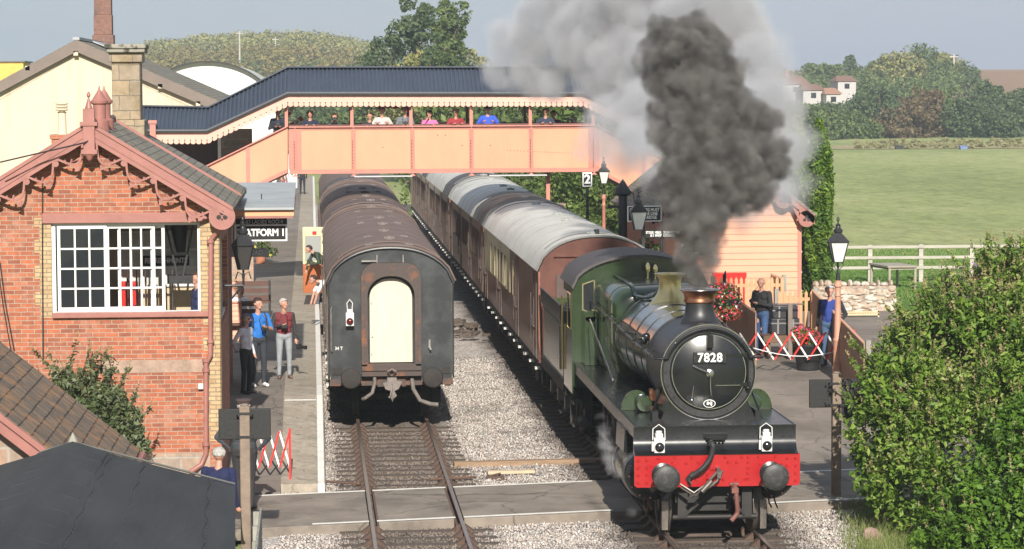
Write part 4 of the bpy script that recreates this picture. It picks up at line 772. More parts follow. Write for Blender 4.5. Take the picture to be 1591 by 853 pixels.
tb = board_on_post('two black notice boards seen from behind, on the post near the red buffer beam', 1299, 48.2, 577, -.05, (1258, 590), (1334, 633))
a, b = at(1310, 590, 48.5), at(1334, 650, 48.5); g = MB(); g.box(a.x, b.x+.3, 48.42, 48.46, b.z, a.z+.02); g.build('second_board', mat('board_back_black', (0, 0, 0)), tb)
g = MB(); FW = mat('grey_fence_wood', (.30, .29, .25), .9, var=.3, vs=3, bump=.4, stretch=(4, 4, .6))
fx = at(389, 0, 42.5).x
t = thing('board_fence', 'short grey weathered board fence running from the left notice board', 'fence', (fx, 42, -.1))
for k in range(5): g = MB(); yk = 42.6-k*1.4; xk = fx+.02*k; g.box(xk-.05, xk+.05, yk-.06, yk+.06, -.3, .72); g.build('post', FW, t, bevel=.01)
for z in (.12, .36, .60): g = MB(); g.box(fx+.05, fx+.085, 36.9, 42.7, z, z+.17); g.build('rail', FW, t, bevel=.006)
# ---------------------------------------------------------------- footbridge
YB2 = 86.0; BD = 2.3
fb = thing('footbridge', 'peach and salmon covered iron footbridge over both tracks with dark blue roof', 'footbridge', (4, YB2, 0))
B = lambda x, y, Y=YB2: at(x, y, Y)
GP = mat('girder_peach', (.63, .30, .175), .5, var=.10, vs=.9, stretch=(1, 1, .4), bump=.04, bs=6); GPINK = mat('girder_salmon', (.50, .20, .15), .5, var=.10, vs=3); NAVY = mat('navy_sheet', (.045, .058, .085), .5, var=.12, vs=1.5)
VAL = mat('valance_paint', (.70, .41, .32), .5, var=.05, vs=1); RUST = mat('rust_spot', (.12, .06, .045), .9, var=.3)
zt, zb2 = B(680, 196).z, B(680, 267).z; xl, xr = B(447, 0).x, B(925, 0).x
g = MB(); g.box(xl, xr, YB2, YB2+.03, zb2, zt); 
sl0, sl1 = B(447, 196), B(300, 268); sb0, sb1 = B(447, 267), B(300, 337); sr0, sr1 = B(925, 194), B(1075, 268); sd0, sd1 = B(925, 264), B(1075, 345)
g.prism([sl0, sl1, sb1, sb0], (0, .03, 0)); g.prism([sr0, sd0, sd1, sr1], (0, .03, 0)); g.build('girder_plate', GP, fb)
g = MB(); y = YB2-.02
g.box(xl, xr, YB2-.10, YB2+.10, zt-.02, zt+.02); g.box(xl, xr, YB2-.12, YB2+.12, zb2-.03, zb2); g.box(xl, xr, y, YB2, zb2, zb2+.1); g.box(xl, xr, y, YB2, zt-.09, zt-.02)
for a, b, c, d in ((sl0, sl1, sb0, sb1), (sr0, sr1, sd0, sd1)):
    g.bar(a, b, .2, .04); g.bar(c, d, .22, .04); o_ = V(0, -.012, 0)
    g.prism([c+o_, d+o_, d+V(0, 0, .1)+o_, c+V(0, 0, .1)+o_], (0, .012, 0)); g.prism([a+o_, b+o_, b-V(0, 0, .08)+o_, a-V(0, 0, .08)+o_], (0, .012, 0))
g.rivets((xl+.1, y, zb2+.06), (xr-.1, y, zb2+.06), .10, (0, -1, 0), .016); g.rivets((xl+.1, y, zt-.06), (xr-.1, y, zt-.06), .10, (0, -1, 0), .012)
for c, d in ((sb0, sb1), (sd0, sd1)): g.rivets(c+V(0, -.013, .05), d+V(0, -.013, .05), .10, (0, -1, 0), .014)
g.build('flange', GPINK, fb)
h = MB()
for px, wd, on in ((456, .40, 1), (547, .14, 1), (639, .14, 1), (731, .14, 1), (824, .14, 1), (922, .34, 1)):
    x = B(px, 0).x; g = MB(); z0_ = zb2+.1; z1_ = zt-.09
    g.box(x-wd/2, x+wd/2, y-.006, YB2, z0_, z1_); g.box(x-.012, x+.012, YB2-.12, y-.006, zb2, zt-.02)
    for dx in ((-.045, .045) if wd < .2 else (-.16, -.05, .05, .16)): g.rivets((x+dx, y-.006, z0_+.03), (x+dx, y-.006, z1_-.03), .085, (0, -1, 0), .012)
    for k in range(9): q = z0_+.08+k*.1; h.cyl((x-.022, YB2-.1205, q), (x-.022, YB2-.124, q), .018, n=6)
    g.prism([(x, YB2-.12, zb2-.03), (x+.1, YB2-.12, zb2-.12), (x-.1, YB2-.12, zb2-.12)], (0, .2, 0)); g.build('stiffener', GPINK, fb)
for px in (385, 1000):
    f = (px-447)/(300-447) if px < 447 else (px-925)/(1075-925); a, b = (sl0.lerp(sl1, f), sb0.lerp(sb1, f)) if px < 447 else (sr0.lerp(sr1, f), sd0.lerp(sd1, f))
    g = MB(); g.box(a.x-.06, a.x+.06, YB2-.03, YB2, b.z+.05, a.z-.05); g.rivets((a.x-.03, YB2-.03, b.z+.1), (a.x-.03, YB2-.03, a.z-.1), .09, (0, -1, 0), .011); g.rivets((a.x+.03, YB2-.03, b.z+.1), (a.x+.03, YB2-.03, a.z-.1), .09, (0, -1, 0), .011); g.build('stiffener', GPINK, fb)
for px, py in ((552, 228), (595, 229), (718, 226), (762, 226), (680, 210), (692, 210)): q = B(px, py); h.cyl((q.x, YB2-.003, q.z), (q.x, YB2, q.z), .02, n=6)
for k in range(20): q = B(788+k*5.3, 233.5+k*.25); h.cyl((q.x, YB2-.003, q.z), (q.x, YB2, q.z), .016, n=6)
h.build('bolt_hole', RUST, fb)
g = MB(); g.box(xl, xr, YB2+BD, YB2+BD+.03, zb2, zt); g.prism([sl0+V(0, BD, 0), sl1+V(0, BD, 0), sb1+V(0, BD, 0), sb0+V(0, BD, 0)], (0, .03, 0)); g.prism([sr0+V(0, BD, 0), sd0+V(0, BD, 0), sd1+V(0, BD, 0), sr1+V(0, BD, 0)], (0, .03, 0)); g.box(xl, xr, YB2+BD-.1, YB2+BD+.1, zt-.02, zt+.02); g.build('rear_girder', GP, fb)
deck = zb2+.2
g = MB(); g.box(xl, xr, YB2+.03, YB2+BD, deck-.1, deck); g.build('deck', WOOD, fb)
for (c, d), nm in (((sb0, sb1), 'left'), ((sd0, sd1), 'right')):
    g = MB()
    for k in range(9): f = (k+.5)/9; q = c.lerp(d, f); g.box(q.x-.15, q.x+.15, YB2+.03, YB2+BD, q.z+.12, q.z+.17)
    g.prism([c+V(0, .04, 0), d+V(0, .04, 0), d+V(0, .04, -.08), c+V(0, .04, -.08)], (0, BD-.1, 0)); g.build('stair', WOOD, fb)
g = MB(); g.box(xl+2.0, xl+3.8, YB2-.2, YB2+.6, zb2-.14, zb2-.10); g.box(xl+6.2, xl+8.0, YB2-.2, YB2+.6, zb2-.14, zb2-.10); g.build('soot_tray', mat('grey_tray', (.45, .46, .46), .6, var=.1), fb)
# posts, canopy
ze_, zv = B(680, 146).z, B(680, 163).z; zr_ = B(680, 105, YB2+BD/2).z
for px in (443, 545, 637, 731, 823, 921):
    for yy, mt in ((YB2+.02, GPINK), (YB2+BD-.06, GPINK)):
        x = B(px, 0).x; g = MB(); g.box(x-.05, x+.05, yy-.05, yy+.05, zt, ze_); g.build('post', mt, fb)
g = MB(); g.box(xl, xr, YB2+.03, YB2+.07, zt+.02, zt+.07); g.box(xl, xr, YB2+BD-.07, YB2+BD-.03, zt+.02, zt+.07); g.build('handrail', mat('dark_rail_wood', (.12, .05, .04), .6), fb)
C = [(218, 165, 203), (322, 167, 203), (447, 105, 145), (905, 105, 145), (1010, 152, 194), (1060, 174, 216)]   # px, ridge y, eave y
eave = [B(a, c) for a, b, c in C]; ridge = [at(a, b, YB2+BD/2) for a, b, c in C]
for e, r in zip(eave, ridge): r.x = e.x
back = [V(e.x, YB2+BD+.3, e.z) for e in eave]
eave = [e+V(0, -.3, 0) for e in eave]
g = MB()
for i in range(5):
    for lo_ in (eave, back): g.prism([ridge[i], ridge[i+1], lo_[i+1], lo_[i]], (0, 0, -.03))
rf3 = g.build('roof', NAVY, fb)
g = MB()
for i in range(5):
    n = max(1, int(abs(eave[i+1].x-eave[i].x)/.128))
    for k in range(n):
        f = (k+.5)/n; a = ridge[i].lerp(ridge[i+1], f); b = eave[i].lerp(eave[i+1], f); a2 = a.lerp(b, .12)
        g.bar(a2+V(0, 0, .035), b+V(0, 0, .035), .045, .07)
g.build('roof_rib', NAVY, rf3)
g = MB()
for i in range(5): g.bar(ridge[i]+V(0, -.08, .02), ridge[i+1]+V(0, -.08, .02), .34, .04); 
g.build('ridge_capping', NAVY, rf3)
g = MB(); g.tube([e+V(0, -.06, -.0) for e in eave], .06, 8)
for k in range(28): q = eave[2].lerp(eave[3], k/27)+V(0, -.06, 0); g.cyl(q-V(.02, 0, 0), q+V(.02, 0, 0), .07, n=8)
g.build('gutter', mat('dark_gutter', (.05, .055, .065), .5, var=.1), fb)
g = MB(); h = MB(); yv = YB2-.26
for i in range(5):
    a, b = eave[i], eave[i+1]; a = V(a.x, yv, a.z-.05); b = V(b.x, yv, b.z-.05); sk = (b.z-a.z)/(b.x-a.x)
    H1, H2 = .245, .36
    g.prism([a, b, b-V(0, 0, H1), a-V(0, 0, H1)], (0, .025, 0))
    n = max(1, int(round(abs(b.x-a.x)/.167))); w = (b.x-a.x)/n
    for k in range(n):
        x0 = a.x+k*w; zz = lambda x: a.z+(x-a.x)*sk; x1 = x0+w; d = .008
        g.prism([(x0+d, yv, zz(x0+d)-H1), (x1-d, yv, zz(x1-d)-H1), (x1-d, yv, zz(x1)-H2+.04), ((x0+x1)/2+w*.2, yv, zz((x0+x1)/2+w*.2)-H2), ((x0+x1)/2-w*.2, yv, zz((x0+x1)/2-w*.2)-H2), (x0+d, yv, zz(x0)-H2+.04)], (0, .022, 0))
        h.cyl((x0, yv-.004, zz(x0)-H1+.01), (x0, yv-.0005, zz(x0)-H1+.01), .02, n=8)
vl = g.build('valance', VAL, fb); h.build('valance_dark_disc', DARKIN, vl)  # small dark discs stand in for shade inside the keyholes
g = MB()
for i in range(5):
    a, b = back[i], back[i+1]; g.prism([a, b, b-V(0, 0, .3), a-V(0, 0, .3)], (0, .02, 0))
g.build('rear_valance', VAL, fb)
# supports below, stair feet
for px, y2_ in ((853, 86.6), (575+0, 0)):
    if y2_: x = B(px, 0).x; g = MB(); g.box(x-.06, x+.06, y2_, y2_+.12, .9, zb2-.03); g.build('support_post', GPINK, fb)
x = B(1040, 0).x; g = MB(); g.box(x-.1, x+.1, YB2+.1, YB2+.3, .9, 3.4); g.build('support_post', GPINK, fb)
g = MB(); q0, q1 = B(345, 300), B(452, 268); g.box(-4.2, -4.0, YB2+.3, YB2+.5, .9, 3.4); g.build('support_post', GPINK, fb)
# canopy over the left stair foot: dark timber porch, posts
g = MB(); q = B(418, 0); g.box(-5.2, -5.08, YB2-.1, YB2+.02, .9, B(238, 195).z+.1); g.build('porch_post', GPINK, fb)
q = B(238, 160); g = MB(); g.box(q.x-.09, q.x+.09, YB2-.5, YB2-.34, B(0, 222).z, B(0, 190).z); g.box(q.x-.13, q.x+.13, YB2-.54, YB2-.3, B(0, 193).z, B(0, 188).z); g.build('bollard_head', GPINK, fb)
wb = thing('waiting_porch', 'dark timber porch and sandstone end wall under the left end of the footbridge roof', 'porch', (-4, 88, .9)); g = MB(); g.box(-5.4, -3.0, 89.0, 89.2, .9, 5.9); g.build('wall', mat('dark_boards', (.07, .03, .025), .7, var=.3, stretch=(5, 5, .3)), wb)
g = MB(); g.box(-2.9, -1.9, 89, 89.4, .9, B(0, 205).z); g.build('stone_pier', STONE, wb)
# ---------------------------------------------------------------- coaches
MAR = mat('worn_maroon', (.085, .030, .021), .38, var=.3, vs=1.4, col2=(.135, .052, .036), lo=.42, hi=.6, stretch=(1, .5, 1)); CHOC = mat('worn_chocolate', (.30, .14, .09), .32, var=.3, vs=1.5, col2=(.33, .16, .10), lo=.44, hi=.62, stretch=(1, .4, 1))
CREAMP = mat('coach_cream', (.62, .54, .33), .5, var=.1, vs=2); BLUEG = mat('end_black_paint', (.022, .025, .026), .42, var=.35, vs=1.6, bump=.08, bs=4, col2=(.046, .050, .052), lo=.45, hi=.6); ROOFG = mat('coach_roof_grey', (.60, .585, .53), .55, var=.14, vs=.8, stretch=(1, .5, 1)); ROOFB = mat('coach_roof_brown', (.145, .100, .083), .8, var=.3, vs=2.2, bump=.15, bs=20, col2=(.17, .13, .115), lo=.45, hi=.65)
ROOFD = mat('coach_roof_dark', (.07, .065, .068), .7, var=.2); UNDER = mat('underframe_black', (.03, .025, .022), .8, var=.4, vs=5); RUSTP = mat('rusty_paint', (.07, .052, .045), .7, var=.3, vs=3, col2=(.22, .085, .04), lo=.52, hi=.72, bump=.2, bs=30); DOORC = mat('cream_door', (.58, .54, .435), .5, var=.10, vs=2.5, stretch=(3, 3, .5))
STEEL = mat('worn_steel', (.30, .28, .26), .45, .6, var=.3, vs=10)
HW = 1.35
def section(z_cant=3.06, top=3.83, n=20):
    """half-width profile of the roof arc, left to right"""
    pts = []
    for k in range(n+1):
        t = -1+2*k/n; x = HW*t; a = abs(t); z = z_cant+(top-z_cant)*(1-a**2.3)**.62
        pts.append((x, z))
    return pts
SEC = section()
def bogie(t, cy, n='bogie'):
    b = MB()
    for s in (-1, 1): b.box(s*1.0-.05, s*1.0+.05, cy-1.7, cy+1.7, .42, .68); b.box(s*1.0-.13, s*1.0+.13, cy-1.45, cy-1.1, .3, .62); b.box(s*1.0-.13, s*1.0+.13, cy+1.1, cy+1.45, .3, .62); b.box(s*1.05-.1, s*1.05+.1, cy-.4, cy+.4, .3, .8)
    b.box(-1.0, 1.0, cy-.15, cy+.15, .5, .8); bo = b.build('bogie', UNDER, t, local=True)
    for dy in (-1.28, 1.28):
        w = MB()
        for s in (-1, 1): w.lathe([(.50, -.02), (.50, .015), (.455, .02), (.455, .14), (.37, .14), (.35, .09), (.1, .11), (0, .11)], (s*.70, cy+dy, .455), (s, 0, 0), 24)
        w.cyl((-.7, cy+dy, .455), (.7, cy+dy, .455), .08); w.build('wheelset', UNDER, bo, local=True)
def buffers(t, y0, d=-1, z=1.06, m=None, sub='buffer'):
    for s in (-1, 1):
        b = MB(); b.cyl((s*.87, y0, z), (s*.87, y0+d*.3, z), .11, .09); b.cyl((s*.87, y0+d*.3, z), (s*.87, y0+d*.42, z), .06)
        b.lathe([(.0, .50), (.12, .495), (.2, .48), (.225, .45), (.225, .42), (.06, .40)], (s*.87, y0, z), (0, d, 0), 24); b.build(sub, UNDER if m is None else m, t, local=True)
def coach(name, label, cx, y0, L_, body_m, roof_m, group, side='full', windows=True, vents='right', arcs=True, cream_from=None, ends=True, louvres=0):
    """coach whose near end stands at y0; built in its own frame"""
    t = thing(name, label, 'railway coach', (cx, y0, 0), 0, group); z0 = 1.0; zc = 3.06
    # sides with window openings
    for s in (-1, 1):
        g = MB(); h = MB(); wv = MB(); x = s*HW; xi = s*(HW-.04)
        ws = []
        if windows:
            y = 1.9 if cream_from is None else .0
            if cream_from is None:
                while y < L_-2.0: ws.append((y, y+.78)); y += 1.05 if int(y/1.05) % 5 else 1.45
            else: ws = list(cream_from)
        cur = 0.0
        def bx_(ya, yb, za, zb_):
            # side curves in slightly at the foot (tumblehome)
            g.add([V(x-s*.05 if za < 1.2 else x, ya, za), V(x-s*.05 if za < 1.2 else x, yb, za), V(x, yb, zb_), V(x, ya, zb_), V(xi, ya, za), V(xi, yb, za), V(xi, yb, zb_), V(xi, ya, zb_)], [(0, 1, 2, 3), (4, 7, 6, 5), (0, 4, 5, 1), (3, 2, 6, 7), (0, 3, 7, 4), (1, 5, 6, 2)])
        wz0, wz1 = 1.95, 2.78
        bx_(0, L_, z0, 1.5); bx_(0, L_, 1.5, wz0); bx_(0, L_, wz1, zc)
        for a, b in ws+[(L_, L_)]:
            if a > cur: bx_(cur, a, wz0, wz1)
            cur = b
        sd_ = g.build('body_side', body_m if name != 'brake_coach' else mat('maroon_sunlit_side', (.20, .080, .055), .30, var=.3, vs=1.4, col2=(.32, .15, .10), lo=.42, hi=.62, stretch=(1, .4, 1)), t, local=True)  # lighter copy of the maroon, sunlight on the sides put into the colour
        if ws:
            for a, b in ws:
                wv = MB(); wv.box(min(x, xi)+.012, max(x, xi)-.012, a, b, wz0, wz1, 1)
                wv.box(x-.004 if s > 0 else x-.012, x+.012 if s > 0 else x+.004, a-.03, a, wz0-.03, wz1+.03); wv.box(x-.004 if s > 0 else x-.012, x+.012 if s > 0 else x+.004, b, b+.03, wz0-.03, wz1+.03); wv.box(x-.012, x+.012, a, b, wz0-.03, wz0); wv.box(x-.012, x+.012, a, b, wz1, wz1+.03)
                wv.build('window', [CREAMP if cream_from is not None else mat('dark_trim', (.08, .05, .035), .5), GLASS], sd_, local=True)
        k = MB()
        for yy in [.9, 6.4, 12.6, L_-.9]:
            for q in (-.36, .36): k.box(x-.014, x+.014, yy+q-.008, yy+q+.008, z0+.05, zc-.05)
            k.cyl((x+s*.05, yy+.28, 1.75), (x+s*.05, yy+.28, 2.0), .014, n=6); k.box(x-.03, x+.03, yy+.2, yy+.3, 1.72, 1.76)
            k.cyl((x+s*.06, yy+.5, 1.4), (x+s*.06, yy+.5, 2.5), .014, n=6)
        k.build('door_furniture', mat('dull_handle', (.13, .10, .085), .5, .4, var=.2), sd_, local=True)
        st = MB()
        yy = .5
        while yy < L_-.5: st.box(s*1.30-.09, s*1.30+.09, yy, yy+.22, .80, .85); yy += 1.55 if cream_from is None else 1.7
        st.build('step', mat('white_edge', (.6, .58, .54), .7, var=.1), sd_, local=True)
        sb_ = MB(); sb_.box(s*1.22-.06, s*1.22+.06, .1, L_-.1, .82, 1.0); sb_.build('solebar', UNDER, sd_, local=True)
    g = MB(); P = [(x*1.018, z+.01) for x, z in SEC]
    for i in range(len(P)-1):
        (xa, za), (xb, zb_) = P[i], P[i+1]; g.add([(xa, -.04, za), (xb, -.04, zb_), (xb, L_+.04, zb_), (xa, L_+.04, za)], [(0, 1, 2, 3)], 0, True)
    rf = g.build('roof', roof_m, t, local=True, angle=60)
    for e in (.01, L_-.04): g = MB(); g.prism([(x, e, z) for x, z in SEC]+[(HW, e, z0), (-HW, e, z0)], (0, .04, 0)); g.build('end_panel', body_m if name != 'dark_coach' else BLUEG, t, local=True)
    def arc_(y, dy=0, rr=.018, f0=0, f1=1):
        r = MB(); r.tube([(x*1.03, y+dy*math.sin(PI*(i/len(SEC))), z+.03) for i, (x, z) in enumerate(SEC)][int(f0*20):int(f1*20)+1], rr, 5); r.build('roof_strip', roof_m if vents != 'right' else mat('strip_grey', (.20, .20, .19), .6, var=.2), rf, local=True)
    if arcs: arc_(.9, .5, .016, .1, .9); arc_(L_-.9, -.5, .016, .1, .9)
    for yy in (.03, L_-.03): arc_(yy, 0, .022)
    for k in range(9): arc_(2+k*(L_-4)/8, 0, .003, .03, .97)
    if vents:
        for k in range(int(L_/1.55)):
            yy = 1.2+k*1.55
            for xx, zz in ((.50, 3.73), (-.02, 3.845)) if vents == 'right' else ((.40, 3.775), (-.40, 3.775), (.02, 3.845)):
                if (vents == 'right' and (k % 3 == 2 or (k % 2 and xx < 0))) or (vents != 'right' and ((k % 2 == 0) == (xx == .02) or k % 5 == 4)): continue
                xx += rng.uniform(-.05, .05)
                v_ = MB(); v_.sph((xx, yy, zz), .10, 10, sc=(1, .8, .75)); v_.cyl((xx-.12, yy, zz+.02), (xx+.12, yy, zz+.02), .035, n=8); v_.cyl((xx, yy, zz-.05), (xx, yy, zz), .11, n=10); v_.build('roof_ventilator', mat('vent_grey', (.28, .30, .28), .6, var=.2) if vents == 'right' else mat('vent_brown', (.16, .13, .12), .8, var=.2), rf, local=True)

    bogie(t, 3.0); bogie(t, L_-3.0)
    g = MB(); g.box(-.9, .9, .3, L_-.3, .85, 1.0); 
    for yy in (7, 9.2, 12): g.box(-1.1, -.5, yy, yy+1.3, .4, .85); g.box(.5, 1.1, yy, yy+1.3, .4, .85)
    g.build('underframe', UNDER, t, local=True)
    g = MB(); 
    for e in (-.3, L_): 
        if not (e < 0 and name == 'dark_coach'): g.box(-.5, .5, e, e+.3, 1.2, 3.35)
    g.build('gangway', UNDER, t, local=True)
    buffers(t, .0); 
    return t
# left rake: black-ended coach close to the camera
c1 = coach('dark_coach', 'nearest coach of the left train, black end with rusty frame round a cream door', 1.66, 59.0, 19.4, CREAMP, ROOFB, 'coaches of the left train', vents='three')
for q in list(c1.children):
    if q.name.startswith('body_side'): q.data.materials[0] = CREAMP
T = c1
E_ = lambda x, y, Y=59.0: V(at(x, y, Y).x-1.66, Y-59.0, at(x, y, Y).z)
ex = [1.02-1.66+.03, 2.21-1.66-.03]; X0, X1 = -.62, .60; zt3, zb3 = 3.46, 1.2
# end sheet carries the arch line and the projecting gangway frame
g = MB(); g.tube([(x*1.0, -.03, z-.02) for x, z in SEC], .028, 6); g.tube([(-HW+.02, -.02, 3.04), (-HW+.02, -.02, 1.05)], .02, 6); g.tube([(HW-.02, -.02, 3.04), (HW-.02, -.02, 1.05)], .02, 6)
g.rivets((-1.3, -.0, 1.1), (-.66, -.0, 1.1), .1, (0, -1, 0), .01); g.rivets((.66, -.0, 1.1), (1.3, -.0, 1.1), .1, (0, -1, 0), .01); g.build('end_moulding', BLUEG, T, local=True)
def archp(w, zb_, zt_, y, cut=.22, n=8, ar=.92):
    p = [(-w, zb_), (-w, zt_-cut)]; p += [(-w+w*ar*(1-math.cos(PI/2*k/n)), zt_-cut+cut*math.sin(PI/2*k/n)) for k in range(1, n+1)]; q = p+[(-x, z) for x, z in reversed(p)]
    return [V(x, y, z) for x, z in q]
outer = archp(.64, 1.18, 3.50, -.28, .3, ar=.5); inner = archp(.50, 1.34, 3.22, -.28, .42)
g = MB(); n = len(outer)
g.add(outer+inner, [(i, i+1, n+i+1, n+i) for i in range(n-1)]); g.add(outer+[v+V(0, .28, 0) for v in outer], [(i, n+i, n+i+1, i+1) for i in range(n-1)]); g.add(inner+[v+V(0, .22, 0) for v in inner], [(i, i+1, n+i+1, n+i) for i in range(n-1)])
g.box(-.64, .64, -.28, -.02, 1.08, 1.34); g.box(-.64, .64, -.32, -.28, 1.2, 1.30)
g.rivets((-.57, -.281, 1.4), (-.57, -.281, 3.1), .16, (0, -1, 0), .014); g.rivets((.57, -.281, 1.4), (.57, -.281, 3.1), .16, (0, -1, 0), .014)
g.build('gangway_frame', RUSTP, T, local=True, bevel=.01)
g = MB(); g.prism(archp(.455, 1.36, 3.16, -.06, .42), (0, .05, 0)); dr = g.build('corridor_door', DOORC, T, local=True)
g = MB(); g.rivet((-.4, -.06, 1.9), (0, -1, 0), .02); g.box(-.43, -.41, -.075, -.06, 1.5, 1.56); g.box(-.43, -.41, -.075, -.06, 2.6, 2.66); g.build('door_handle', STEEL, dr, local=True)
g = MB(); g.box(-.47, -.455, -.10, -.01, 1.36, 2.8); g.box(.455, .47, -.10, -.01, 1.36, 2.8); g.build('door_jamb', UNDER, T, local=True)
g = MB(); g.box(-.62, -.30, -.1, 0, 3.52, 3.55); g.box(-.30, -.28, -.07, -.01, 3.5, 3.66); g.box(.26, .28, -.07, -.01, 3.5, 3.66); g.tube([(-1.26, -.06, 1.6), (-1.28, -.09, 1.65), (-1.28, -.09, 2.5), (-1.26, -.03, 2.56)], .018, 6); g.box(.82, .86, -.14, 0, 1.62, 1.66); g.box(.80, .84, -.12, -.08, 1.66, 1.84)
g.build('lamp_iron', STEEL, T, local=True)
g = MB(); g.box(-1.26, -1.05, -.02, .01, 1.1, 1.24); g.box(1.08, 1.26, -.02, .01, 1.1, 1.24); g.build('end_step', UNDER, T, local=True)
g = MB(); g.box(-HW+.03, HW-.03, -.05, .1, .86, 1.0); g.box(-.3, .3, -.12, -.05, .84, 1.08); g.build('headstock', RUSTP, T, local=True)
HOSE = mat('hose_rubber', (.16, .14, .12), .7, var=.3, vs=9, bump=.5, bs=60)
g = MB(); g.tube([(-.37, -.12, 1.12), (-.36, -.3, .95), (-.42, -.38, .74), (-.58, -.36, .62), (-.62, -.3, .6)], .04, 8); g.tube([(.44, -.12, 1.0), (.46, -.25, .8), (.6, -.34, .56), (.82, -.34, .48), (.98, -.3, .46)], .045, 8); g.build('hose', HOSE, T, local=True)
g = MB(); g.box(-.10, .10, -.42, -.05, .92, 1.06); g.prism([(-.19, -.44, .95), (-.05, -.44, .99), (.0, -.44, .9), (.08, -.44, 1.0), (.22, -.44, .98), (.14, -.44, .82), (.05, -.44, .78), (.1, -.44, .68), (.02, -.44, .6), (-.08, -.44, .64), (-.04, -.44, .7), (-.02, -.44, .78), (-.14, -.44, .82)], (0, .12, 0)); g.tube([(-.05, -.3, 1.12), (-.08, -.42, 1.2), (0, -.45, 1.25), (.08, -.42, 1.2), (.05, -.3, 1.12)], .025, 6); g.tube([(0, -.46, .86), (-.03, -.5, .7), (0, -.5, .56), (.03, -.48, .7)], .022, 6); g.build('coupling', mat('dirty_coupler', (.22, .19, .17), .7, .3, var=.3, vs=8), T, local=True)
text('34 T', .1, SIGNW, (1.66-1.12, 58.995, 1.66), T, sx=.9, depth=.002)
tl_ = thing('tail_lamp', 'white tail lamp with red lens hung on the black coach end', 'lamp', (1.66-.88, 58.9, 2.32)); g = MB(); g.box(-.085, .085, -.10, .08, -.16, .12); g.box(-.06, .06, -.07, .05, .12, .19); g.tube([(-.05, 0, .18), (-.06, 0, .32), (0, 0, .40), (.06, 0, .32), (.05, 0, .18)], .012, 6); g.build('lamp_body', WHITEP, tl_, local=True, bevel=.01)
g = MB(); g.lathe([(.058, 0), (.055, .03), (.03, .045), (0, .05)], (0, -.10, -.06), (0, -1, 0), 16); g.build('lens', mat('red_lens', (.12, .008, .008), .08, var=0, coat=1), tl_, local=True); g = MB(); g.lathe([(.075, 0), (.075, .035), (.06, .035), (.06, 0)], (0, -.10, -.06), (0, -1, 0), 16); g.build('lens_ring', BLK, tl_, local=True)
cs2 = coach('passenger_coach', 'second coach of the left train, brown roof, behind the black-ended one', 1.66, 78.9, 19.4, CREAMP, ROOFB, 'coaches of the left train', vents='three')
g = MB(); P_ = [(x*1.024, z+.02) for x, z in SEC]; g.add([(x, 1.0, z) for x, z in P_]+[(x, 5.2, z) for x, z in P_], [(i, i+1, 21+i+1, 21+i) for i in range(20)], 0, True); g.build('dark_roof_band', ROOFD, cs2, local=True)  # darker sheet over one stretch of the roof
clone(cs2, (1.66, 98.9, 0), 'third coach of the left train, beneath the footbridge')
# right rake
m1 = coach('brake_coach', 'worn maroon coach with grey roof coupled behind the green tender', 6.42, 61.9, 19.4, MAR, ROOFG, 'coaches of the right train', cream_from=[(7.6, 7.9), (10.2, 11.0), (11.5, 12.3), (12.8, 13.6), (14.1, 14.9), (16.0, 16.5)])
g = MB(); g.box(-HW-.006, -HW+.02, 8.9, 19.38, 1.88, 3.05); 
for a, b in [(10.2, 11.0), (11.5, 12.3), (12.8, 13.6), (14.1, 14.9), (16.0, 16.5)]: pass
g = MB()
for a, b in ((8.9, 10.17), (11.03, 11.47), (12.33, 12.77), (13.63, 14.07), (14.93, 15.97), (16.53, 19.38)): g.box(-HW-.008, -HW, a, b, 1.92, 2.81)
g.box(-HW-.008, -HW, 8.9, 19.38, 2.811, 3.04); g.build('cream_panel', CREAMP, m1, local=True)
g = MB(); g.box(-.95, .4, -.09, -.02, 1.1, 3.0); g.box(-.2, .2, -.2, -.09, 1.3, 3.0); g.build('gangway_shield', mat('brown_shield', (.09, .06, .05), .6, var=.3), m1, local=True)
g = MB(); g.box(-.15, 0, -.08, .0, 3.35, 3.45); g.box(.12, .27, -.08, 0, 3.37, 3.47); g.build('alarm_box', REDP, m1, local=True); g = MB(); g.cyl((-1.0, -.03, 3.4), (.6, -.03, 3.4), .015, n=6); g.build('alarm_pipe', MAR, m1, local=True)
g = MB(); g.cyl((.1, 1.2, 3.84), (.1, 1.2, 3.95), .06); g.build('roof_cap', BLK, m1, local=True)
m2 = coach('passenger_coach', 'chocolate coach with many windows, second behind the locomotive', 6.42, 81.9, 19.4, CHOC, ROOFG, 'coaches of the right train')
g = MB(); g.add([(x, .3, z) for x, z in P_]+[(x, 5.0, z) for x, z in P_], [(i, i+1, 21+i+1, 21+i) for i in range(20)], 0, True); g.build('dark_roof_band', ROOFD, m2, local=True)  # same darker sheet near this coach's front end
clone(m2, (6.42, 101.9, 0), 'chocolate coach beyond the footbridge, third behind the locomotive')
clone(m2, (6.42, 121.9, 0), 'farthest chocolate coach of the right train')
